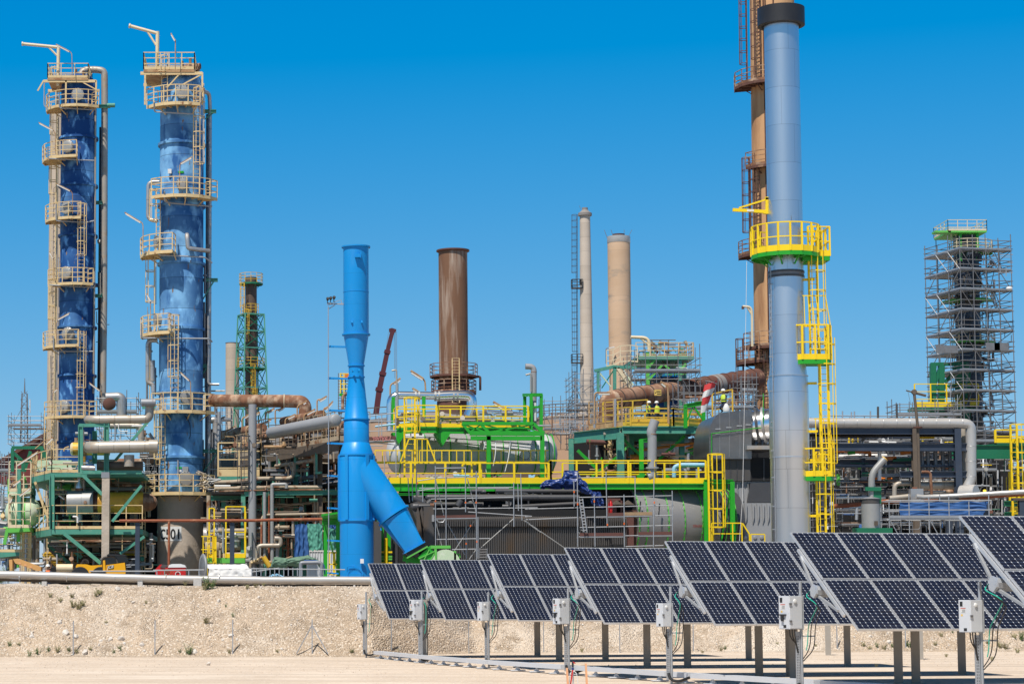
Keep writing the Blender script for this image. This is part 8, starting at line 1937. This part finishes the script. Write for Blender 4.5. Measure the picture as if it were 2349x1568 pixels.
scaffold('scaffold','long scaffold seen through the navy pipe rack',zK,180,1380,560,None,148,2.5,bays=9,lift=2.0,r=.03)
D = 143.
root = T('access_platform','yellow railed platform on a dark green girder with caged ladder at the right edge','platform',zK(1950,1260,D)); z = zK(1800,605,D).z; a, b = zK(1750,605,D), zK(2120,605,D)
MB().prism([(a.x,D,z),(b.x,D,z),(b.x,D+3,z),(a.x,D+3,z)],(0,0,-.1)).build('deck','dark_green',root,smooth=False); MB().ibeam((a.x-3,D+.1,z-.6),(b.x,D+.1,z-.6),.3,.9,.05).build('girder','dark_green',root,smooth=False); yrail(root,[(a.x,D,z),(b.x,D,z)],zK(0,490,D).z-z,2.2,1,.3,.14,.04)
p = zK(1935,1250,D-.5); ladder(root,(p.x,D-.5,ZP),(p.x,D-.5,zK(0,450,D).z),(.6,-1,0),'yellow',wd=.6,cz=3,cr=.5,r=.06)
for y in (1150,1250): zz = zK(1900,y,D+1).z; MB().ibeam((a.x+.8,D+1,zz),(b.x,D+1,zz),.3,.35,.05).build('beam','dark_green',root,smooth=False); yrail(root,[(a.x+1.2,D+1,zz+.2),(b.x,D+1,zz+.2)],1.9 if y == 1150 else .01,.5,1,.4,.16,.05)
MB().prism([(a.x-6,D+8,ZP),(b.x+3,D+8,ZP),(b.x+3,D+8,z-1.5),(a.x-6,D+8,z-1.5)],(0,.3,0)).build('shade_backdrop','shade_black',root,smooth=False)  # near-black sheet added for the shade behind this platform
for k in range(22): x = rr.uniform(1600,2010); y = rr.uniform(700,1250); dx, dy = rr.choice(((rr.uniform(50,200),0),(0,rr.uniform(50,200)))); MB().pipe([zK(x,y,D+rr.uniform(2,7)),zK(x+dx,y+dy,D+4)],rr.choice((.03,.05,.12)),7).build('pipe',rr.choice(cols+('yellow',)),root)
# ------------------------------------------------------------------ along the edge of the yard
D = 90.
root = T('ground_pipe','fat grey pipeline lying on low supports along the top of the bank','pipe',zC(1000,1400,D))
pp = [(-80,1362),(0,1364),(300,1372),(700,1383),(1000,1391),(1300,1399),(1700,1405),(2007,1408)]
pts = [zC(x,y,D) for x,y in pp] + [zD(300,1411,D),zD(800,1410,D),zD(1180,1412,D)]
MB().pipe(pts,.155,16).build('pipe','white_pipe',root)
MB().pipe([p+V((0,.3,-.22)) for p in pts],.06,8).build('lower_pipe','brown_steel',root)
for x in (150,520,900,1300,1720): p = zC(x,1395,D-.16); MB().lathe(p+V((0,.16,.02)),[(.158,-.02),(.163,0),(.158,.02)],16,axis=(1,0,0),caps=False).build('band','tin',root)
p = zC(1549,1428,D-.3); MB().box((p.x,D-.35,p.z-.15),.33,.35,.66).build('concrete_block','block',root,smooth=False)
for x in (350,1100): p = zC(x,1410,D); MB().box((p.x,D,p.z-.2),.2,.4,.3).build('support','block',root,smooth=False)
D = 97.
root = T('barrier_fence','low grey tube barrier behind the pipeline','barrier',zC(1300,1370,D)); g = MB()
g.rod(zC(700,1340,D),zC(1225,1340,D),.03); g.rod(zC(1200,1333,D),zC(1600,1330,D),.03); g.rod(q4(690,1395,D),q4(2090,1408,D),.025); g.rod(q4(690,1445,D),q4(1100,1385,D),.02); g.build('rail','galv',root)
g = MB(); [g.rod(q4(x,1500,D),q4(x,1380,D),.022) for x in range(700,1450,68)]; [g.rod(zC(x,1375,D),zC(x,1330,D),.025) for x in (1230,1290,1480,1560)]; g.build('post','galv',root)
def ex(fn,D,pts,dep,m,name,root,ang=30): return MB().prism([fn(x,y,D) for x,y in pts],(0,dep,0)).build(name,m,root,ang=ang)
# telehandler
D = 133.
root = T('telehandler','yellow telehandler with a dark glazed cab parked behind the pipeline','telehandler',q8(1250,470,D))
ex(q8,D,[(1238,320),(1465,290),(1475,385),(1470,470),(1240,470)],1.6,'vehicle_yellow','engine_cover',root); ex(q8,D+.1,[(890,330),(905,308),(1010,310),(1060,325),(1200,318),(1200,400),(1070,400),(1040,450),(895,450)],1.2,'vehicle_yellow','boom',root)
ex(q8,D-.1,[(1208,265),(1232,262),(1240,390),(1208,390)],.3,'vehicle_yellow','mirror_post',root); ex(q8,D+.2,[(1185,305),(1195,250),(1225,225),(1290,210),(1460,210),(1495,235),(1505,275),(1380,295),(1240,318)],1.3,'glass_dark','cab_glass',root)
g = MB(); g.pipe([q8(1188,310,D+.15),q8(1192,255,D+.15),q8(1220,226,D+.15),q8(1330,215,D+.15),q8(1362,240,D+.15),q8(1382,298,D+.15)],.05,6,R=.3); g.build('cab_frame','charcoal',root); ex(q8,D,[(1250,200),(1270,190),(1460,194),(1480,212),(1260,210)],1.5,'black','cab_roof',root)
ex(q8,D+.3,[(1475,300),(1560,262),(1660,275),(1600,310),(1650,340),(1660,460),(1476,460)],1,'black','carriage',root); g = MB(); [g.beam(q8(x,y,D+.2),q8(x+55,y-3,D+.2),.1,.06) for x,y in ((1478,318),(1485,342),(1540,318),(1545,250))]; g.build('hydraulic_rods','galv',root,smooth=False)
ex(q8,D-.03,[(1262,332),(1335,318),(1335,355),(1262,366)],.02,'ink','badge',root)
def text(txt,w_,c,m,parent,name,sk=0.,ax=V((1,0,0))):
    cu = bpy.data.curves.new('t','FONT'); cu.body = txt; cu.align_x = 'CENTER'; cu.align_y = 'CENTER'; cu.offset = .02; ob = bpy.data.objects.new('t',cu); me = bpy.data.meshes.new_from_object(ob); bpy.data.objects.remove(ob); s_ = w_ / max(.01,max(v.co.x for v in me.vertices)*2)
    mb = MB(); mb.v = [tuple(c+ax*(v.co.x+v.co.y*sk)*s_+V((0,0,v.co.y*s_))) for v in me.vertices]; mb.f = [tuple(p.vertices) for p in me.polygons]; bpy.data.meshes.remove(me); return mb.build(name,m,parent,smooth=False,recalc=False)
text('JCB',.36,q8(1298,343,D-.05),'label_white',root,'lettering',.25,V((.98,0,.17)).normalized())
for x, y in ((940,450),(1180,450),(1420,450)): MB().lathe(q8(x,y,D+.05),[(.55,0),(.6,.1),(.6,.35),(.5,.4)],28,axis=(0,1,0)).build('wheel','black',root)
for a in range(9): MB().pipe([q8(1000+42*cos(pi*a/8),300,D+.3),q8(1000+36*cos(pi*a/8),262,D+.3),q8(1000,248,D+.3)],.012,4,R=.2).build('guard_wire','charcoal',root)
MB().lathe(q8(760,355,D+.6),[(.25,-.5),(.25,.5)],16,axis=(1,0,0)).build('counter_tank','cream_clean',root)
# orange beam, people
root = T('crane_boom','orange lattice-holed boom lying at the lower left behind the pipeline','boom',q8(280,390,D)); ex(q8,D,[(150,250),(205,243),(480,342),(482,392),(430,385),(180,300)],.9,'orange_beam','boom',root); ex(q8,D-.05,[(105,258),(145,252),(145,385),(112,385)],1,'orange_beam','foot',root)
for x, y in ((232,300),(298,322),(362,346)): ex(q8,D-.02,[(x-12,y-14),(x+14,y-4),(x+14,y+14),(x-12,y+4)],.03,'stake','hole_plate',root)
def person(label,feet,h,face,vest,arm=(.15,.15),kneel=False,base=None):
    """one skinned body; clothing and helmet as children"""
    root = T('person',label,'person',feet); f = ad(face); s_ = V((f.y*-1,f.x,0)); u = V((0,0,1)); k = h / 1.78
    def P(x,y,z): return s_ * x * k + f * y * k + u * z * k
    hip = .92 if not kneel else .55
    V_ = [P(0,0,hip),P(0,.02,hip+.25),P(0,.0,hip+.50),P(0,.01,hip+.60),P(0,.04,hip+.70),P(0,.05,hip+.80)]; E_ = [(0,1),(1,2),(2,3),(3,4),(4,5)]; R__ = [.15,.145,.16,.06,.09,.085]
    for d in (-1,1):
        i = len(V_); V_ += [P(d*.10,0,hip-.06),P(d*.11,.03+(.25 if kneel else 0),hip*.53),P(d*.11,-.02,.08),P(d*.12,.14,.04)]; E_ += [(0,i),(i,i+1),(i+1,i+2),(i+2,i+3)]; R__ += [.10,.068,.048,.04]
        i = len(V_); a_ = arm[0 if d < 0 else 1]; V_ += [P(d*.20,0,hip+.49),P(d*.26,.02+a_*.3,hip+.22),P(d*.22,.10+a_,hip+.02+a_*.6),P(d*.21,.14+a_*1.2,hip-.06+a_*.8)]; E_ += [(2,i),(i,i+1),(i+1,i+2),(i+2,i+3)]; R__ += [.065,.048,.036,.04]
    me = bpy.data.meshes.new('body'); me.from_pydata([tuple(v) for v in V_],E_,[]); o = bpy.data.objects.new('body',me); COL.objects.link(o); o.modifiers.new('s','SKIN'); o.modifiers.new('b','SUBSURF').levels = 2
    for sv, r in zip(me.skin_vertices[0].data,R__): sv.radius = (r*k,r*k)
    me.skin_vertices[0].data[0].use_root = True; bpy.context.view_layer.update(); m2 = bpy.data.meshes.new_from_object(o.evaluated_get(bpy.context.evaluated_depsgraph_get())); bpy.data.objects.remove(o)
    m2.materials.clear(); m2.materials.append(MT['workwear']); m2.materials.append(MT['skin'])
    for p in m2.polygons: p.use_smooth = True; p.material_index = 1 if p.center.z > (hip+.60) * k else 0
    b = bpy.data.objects.new('body',m2); COL.objects.link(b); b.parent = root; ROOT[b.name] = V(feet); F = V(feet)
    g = MB(); pr = [(.185,hip+.12),(.19,hip+.3),(.20,hip+.45),(.12,hip+.58)]; i0 = 0
    for r, z in pr:
        for a in range(16): t = 2 * pi * a / 16; g.v.append(tuple(F+P(cos(t)*r*1.1,sin(t)*r*.85,z)))
    g.f = [(j*16+a,j*16+(a+1) % 16,(j+1)*16+(a+1) % 16,(j+1)*16+a) for j in range(3) for a in range(16)]; g.build('vest',vest,root)
    MB().lathe(F+P(0,.05,hip+.84),[(.15*k,-.02),(.135*k,0),(.13*k,.05*k),(.09*k,.10*k),(0,.125*k)],20).build('helmet','hardhat',root)
    return root
fy = DG + 1.1
for sx, f_, lb, ve, ar in ((685,60,'worker with white helmet and yellow vest on the teal bridge, facing right','hivis',(.2,.1)),(745,200,'worker with white helmet seen from behind on the teal bridge','hivis',(.1,.1))):
    p = zG(sx,1420,fy); person(lb,V((p.x,fy,zg)),zG(sx,1408,fy).z-zg,f_,ve,ar)
p = zG(1212,1480,DG+5); g_ = person('worker in a yellow vest crouching at the end of the bridge below the rusty duct',V((p.x,DG+5,zG(1212,1478,DG+5).z)),1.75,-50,'hivis',(.35,.3),True)
p = zG(1228,1450,DG+4.5); tag(MB().lathe(p+V((0,0,-.2)),[(.2,0),(.22,.2),(.1,.45),(.05,.5)],14).build('bag','cloth_white'),'small white bag hanging beside the crouching worker','bag')
p = q8(567,352,133); person('worker in orange clothes and white helmet at the lower left behind the pipeline',V((p.x,133,q8(567,335,133).z-1.74)),1.78,-30,'hivis_orange')
# red generator, white tent, reel, crates, draped equipment
D = 104.
root = T('generator','red generator with a rounded white lid in front of the concrete skirt','generator',q8(2060,430,D)); ex(q8,D,[(1940,350),(2178,345),(2180,470),(1938,470)],.9,'red_paint','body',root); ex(q8,D-.03,[(1972,348),(1985,318),(2020,306),(2120,305),(2165,318),(2182,346)],.96,'white_paint','lid',root,60); ex(q8,D+.3,[(1822,370),(1880,312),(1905,312),(1900,345),(1935,350),(1935,440),(1825,440)],.5,'red_paint','tow_bar',root); ex(q8,D+.25,[(1880,345),(1905,312),(1975,318),(1935,358)],.3,'charcoal','bracket',root)
MB().lathe(q8(2088,425,D-.02),[(.13,0),(.13,.02),(.10,.02),(.10,0)],24,axis=(0,-1,0),caps=False).build('ring_mark','label_white',root); g = MB(); [g.box(q8(1965,368+14*k,D-.01),.2,.02,.03) for k in range(4)]; g.build('vents','rust_red',root,smooth=False)
root = T('tent','low white fabric shelter beside the marked column','tent',q4(350,1500,D+2)); D_ = D + 1
a, b, c, d = q4(15,1325,D_+1.5), q4(620,1332,D_+1.5), q4(695,1398,D_), q4(60,1400,D_)
MB().grid(lambda u,v_: ((a*(1-u)+b*u)*(1-v_)+(d*(1-u)+c*u)*v_)+V((0,0,-.06*sin(pi*v_)+.05*noise.noise(V((u*6,v_*3,1))))),24,8).build('roof','cloth_white',root,recalc=False,ang=80); lo_, hi_ = q4(45,1510,D_-.1), q4(690,1515,D_-.1)
MB().grid(lambda u,v_: ((d*(1-u)+c*u)*(1-v_)+(lo_*(1-u)+hi_*u)*v_)+V((0,.07*noise.noise(V((u*9,v_*2,4))),0)),40,10).build('front','cloth_white',root,recalc=False,ang=80); MB().beam(q4(15,1330,D_+.6),q4(20,1510,D_+.6),.1).build('side_post','brown_steel',root,smooth=False); MB().prism([q4(490,1460,D_-.2),q4(560,1460,D_-.2),q4(560,1500,D_-.2),q4(490,1500,D_-.2)],(0,.03,0)).build('label','label_white',root,smooth=False)
p = zC(1592,1310,D); tag(MB().lathe(p,[(.62,-.05),(.66,0),(.62,.05),(.5,.05),(.5,-.05)],30,axis=(1,.3,0)).build('cable_reel','cap_grey'),'grey cable reel standing edge-on left of the white shelter','reel')
root = T('container','pale grey site container behind the bright green portal','container',q4(1740,1500,122)); ex(q4,122,[(1525,1125),(1975,1125),(1975,1520),(1525,1520)],2.4,'panel_grey','body',root); ex(q4,121.95,[(1520,1120),(1980,1120),(1980,1138),(1520,1138)],2.5,'white_paint','top_rail',root); [MB().beam(q4(x,1140,121.96),q4(x,1510,121.96),.03,.04).build('rib','panel_grey',root,smooth=False) for x in range(1560,1960,40)]
drape('tarpaulin','olive green tarpaulin draped over pipes left of the container',q4,[(980,1370,1392),(1040,1215,1395),(1210,1235,1385),(1240,1240,1350),(1400,1215,1365),(1530,1190,1320),(1640,1240,1270),(1720,1290,1400)],104,'tarp_olive',.14,8); drape('tarpaulin','crumpled bluish plastic heap on the ground beside the barrier',q4,[(960,1500,1520),(1010,1478,1520),(1080,1468,1520),(1130,1490,1520),(1175,1505,1520)],101,'sky_blue',.12,9)
root = T('welding_frame','rounded grey steel frame standing in front of the container','frame',q4(1580,1510,102)); MB().pipe([q4(1425,1520,102),q4(1430,1310,102),q4(1460,1305,102),q4(1700,1300,102),q4(1745,1320,102),q4(1730,1500,102)],.085,10,R=.35).build('hoop','grey_pipe',root); MB().pipe([q4(1480,1270,102.3),q4(1690,1275,102.2),q4(1780,1330,102.2),q4(1790,1480,102.2)],.03,6,R=.4).build('hose','tarp_mesh_blue',root)
# boards of the scaffold beside the grey drum with its chalked letters
D = 119.
root = T('scaffold','scaffold bay with a dark red board lettered in white, left of the grey steam drum','scaffold',zF(100,1300,D)); tubes(root,zF,D,[((220,1330),(215,510)),((430,1480),(432,1255)),((98,1330),(98,1100)),((40,900),(40,700)),((70,910),(70,660)),((-60,745),(225,742)),((-60,848),(225,840)),((-60,690),(225,655)),((-60,960),(225,990)),((-60,1000),(80,1000))]); a = zF(-70,918,D-.1)
MB().prism([zF(-100,908,D-.1),zF(215,896,D-.1),zF(215,935,D-.1),zF(-100,945,D-.1)],(0,.05,0)).build('board','red_plank',root,smooth=False); t_ = text('Layher',1.05,zF(68,918,D-.14),'pink_ink',root,'lettering',-.2,V((-1,0,0))); MB().prism([zF(-100,950,D-.1),zF(215,940,D-.1),zF(215,940,D-.1)+V((0,1,0)),zF(-100,950,D-.1)+V((0,1,0))],(0,0,-.05)).build('deck','plank',root,smooth=False)

# ------------------------------------------------------------------ small lines, valves and ladders that crowd the units
def find(lb): return [o for o in bpy.data.objects if o.get('label','').startswith(lb)][0]
def clutter(lb,fn,box,D0,D1,n,mats,rads=(.025,.03,.045,.07,.1),seed=1,ln=(40,260),vert=.5,bend=.35):
    root = find(lb); r_ = random.Random(seed); x0, y0, x1, y1 = box
    for k in range(n):
        x, y, D = r_.uniform(x0,x1), r_.uniform(y0,y1), r_.uniform(D0,D1); l = r_.uniform(*ln); m = r_.choice(mats); r = r_.choice(rads)
        a = fn(x,y,D); q = fn(x,min(y1,y+l),D) if r_.random() < vert else fn(min(x1,x+l*1.4),y+r_.uniform(-4,4),D)
        pts = [a,q]
        if r_.random() < bend: d = r_.uniform(.3,1.2) * r_.choice((-1,1)); pts.append(q+(V((d,0,0)) if abs(q.x-a.x) < .3 else V((0,0,-abs(d)))))
        mb = MB().pipe(pts,r,7,R=.2)
        if r > .04 and r_.random() < .5:
            c = a.lerp(q,r_.uniform(.3,.7)); mb.lathe(c,[(r*1.9,-.05),(r*1.9,.05)],9,axis=(q-a)); 
            if r_.random() < .5: mb.pipe([c,c+V((0,-.25,.1))],.03,5).lathe(c+V((0,-.25,.1)),[(.14,0),(.14,.03)],10,axis=(0,-1,.3))
        mb.build('small_pipe',m,root)
W_ = ('old_pipe','warm_tin','cream','galv','tin','rust','cap_grey'); Gm = ('galv','galv','cap_grey','white_paint','galv_dark','tin')
clutter('teal steel process',zC,(330,600,1120,700),135,139,16,W_+('teal',),seed=2); clutter('teal steel process',zC,(330,1060,1200,1310),134,141,34,W_+('yellow','white_paint','teal'),seed=3); clutter('teal steel process',zC,(640,180,1220,330),136,141,22,Gm+('rust','warm_tin'),seed=4,ln=(30,150)); clutter('teal steel process',zC,(260,480,640,560),136,139,14,W_,seed=5,ln=(20,90))
clutter('teal steel process',zC,(400,740,640,1000),137,142,20,('lime','lime','rust','teal','galv','pale_green'),seed=6); clutter('pale green domed',zC,(0,560,250,1000),139,143,36,('galv','teal','lime','cream','cap_grey','rust'),seed=7,ln=(30,160)); clutter('pale green domed',zC,(0,1020,260,1300),139,143,30,('galv','cream','lime','tarp_mesh_blue','white_paint','old_pipe'),seed=8,ln=(30,150))
clutter('teal frame full',q4,(60,300,1980,640),131.5,138,46,W_+('teal','galv'),seed=9,ln=(60,420)); clutter('teal frame full',q4,(60,680,1340,1380),131,137,58,W_+('rust_red','galv'),seed=10,ln=(60,420)); clutter('teal frame full',q4,(60,700,1300,1350),130.4,132,10,('old_pipe','warm_tin','cap_grey'),(.07,.1,.13),seed=11,ln=(150,500),vert=.4)
clutter('brown pipe rack',q3,(850,860,2050,1380),131.5,140,42,('old_pipe','grey_pipe','rust','galv_dark','cap_grey'),seed=12,ln=(50,320)); clutter('brown pipe rack',q3,(220,700,2050,900),130,143,36,('old_pipe','rust','rusty_cream','brown_steel'),(.03,.05,.09),seed=13,ln=(30,140))
clutter('dark open process',W,(870,1850,1480,2050),164,166,40,('old_pipe','grey_pipe','galv','teal'),seed=14,ln=(20,90))
clutter('teal steel bridge',zH,(560,300,1640,700),131.3,136,70,W_+('red_plank','orange','galv','cream','green','rust_dark'),seed=15,ln=(30,160)); clutter('teal steel bridge',zH,(170,110,640,300),136,150,50,('galv','galv','galv_dark','rust','cap_grey'),(.025,.03),seed=16,ln=(40,200),bend=.1)
clutter('navy steel pipe rack',zK,(110,510,1400,640),140.8,148,60,Gm+('navy_steel','yellow'),(.025,.03,.06,.1),seed=17,ln=(60,400),vert=.35,bend=.15); clutter('navy steel pipe rack',zK,(110,670,1400,1000),140.8,150,110,Gm+('rust','lime','dark_green','orange','navy_steel'),(.025,.03,.06,.12),seed=18,ln=(50,300),bend=.2); clutter('navy steel pipe rack',zK,(110,1000,1700,1380),139,150,100,Gm+('tarp_mesh_blue','rust_dark','navy_steel'),(.025,.03,.05),seed=19,ln=(40,260),bend=.15)
clutter('yellow railed platform on a dark',zK,(1560,640,2040,1250),144,150,70,Gm+('yellow','dark_green'),(.025,.03,.06),seed=20,ln=(40,200),bend=.15)
clutter('yellow railed platform on bright',zF,(220,640,1620,790),121.3,123.5,26,('chrome','brown_steel','galv','warm_tin','silver'),(.03,.05,.1),seed=21,ln=(40,200)); clutter('long yellow railed',zF,(150,1290,1750,1385),119.8,121.5,30,('galv','yellow','cable_black','sky_blue','white_paint','green'),(.02,.03,.05),seed=22,ln=(20,130))
clutter('silver reactor',zG,(560,1145,960,1330),165,171,44,Gm+('lime','rust','teal'),(.03,.045),seed=23,ln=(30,130)); clutter('very tall ochre',zG,(1340,1200,1440,1480),167,170,22,('rust_dark','galv_dark','rust'),(.03,.05),seed=24,ln=(30,140)); clutter('tall scaffold wrapping',zL,(580,360,830,1560),219,224,80,('galv_dark','galv','navy_steel','black','brown_steel'),(.04,.05,.12),seed=25,ln=(30,150),bend=.1)
clutter('dark grey corrugated',q5,(420,420,2300,700),118,120,18,('charcoal_pipe','charcoal','galv_dark'),(.05,.09),seed=26,ln=(80,400))
clutter('teal frame full',q4,(60,640,1900,1300),130.2,131.5,16,('galv','cap_grey','old_pipe','rust_red'),(.03,.045,.06),seed=31,ln=(200,650),vert=.8,bend=.1); clutter('teal steel process',zC,(400,1040,1220,1320),133.5,135,16,('cream','old_pipe','galv','rust'),(.03,.05),seed=32,ln=(80,280),vert=.7,bend=.1)
clutter('taller pale blue',zC,(1590,40,1740,700),139.8,141.5,14,('tin_clad_v','galv','old_pipe','galv_dark'),(.04,.07,.12),seed=33,ln=(120,500),vert=.9,bend=.2); clutter('taller pale blue',zB,(1590,0,1650,1300),139.8,141,12,('tin_clad_v','galv','galv_dark','warm_tin'),(.03,.05,.08),seed=34,ln=(200,700),vert=1,bend=.1); clutter('taller pale blue',zB,(1150,250,1240,1400),139.4,141,12,('cream','galv','tin_clad_v','galv_dark'),(.03,.04,.07),seed=35,ln=(120,500),vert=1,bend=.15)
clutter('dark blue column',zB,(375,0,470,1400),163.6,166,12,('cream','galv','warm_tin'),(.03,.04),seed=36,ln=(200,600),vert=1,bend=.1); clutter('dark blue column',zB,(725,0,800,1300),164.2,166,9,('galv_dark','warm_tin','teal'),(.03,.06),seed=37,ln=(100,500),vert=.8,bend=.2)
clutter('tall scaffold wrapping',zL,(380,330,960,1560),215.6,222,90,('galv','galv_dark','galv_dark'),(.035,.04),seed=38,ln=(30,110),vert=.4,bend=0); clutter('tall scaffold wrapping',zL,(560,380,740,1560),217.5,219.5,40,('black','navy_steel','charcoal'),(.1,.15,.25),seed=39,ln=(40,120),vert=.6,bend=.2)
clutter('scaffold deck under',zG,(930,1330,1420,1450),151,158,24,('rust_dark','rust','galv_dark'),(.03,.05,.08),seed=40,ln=(30,120))
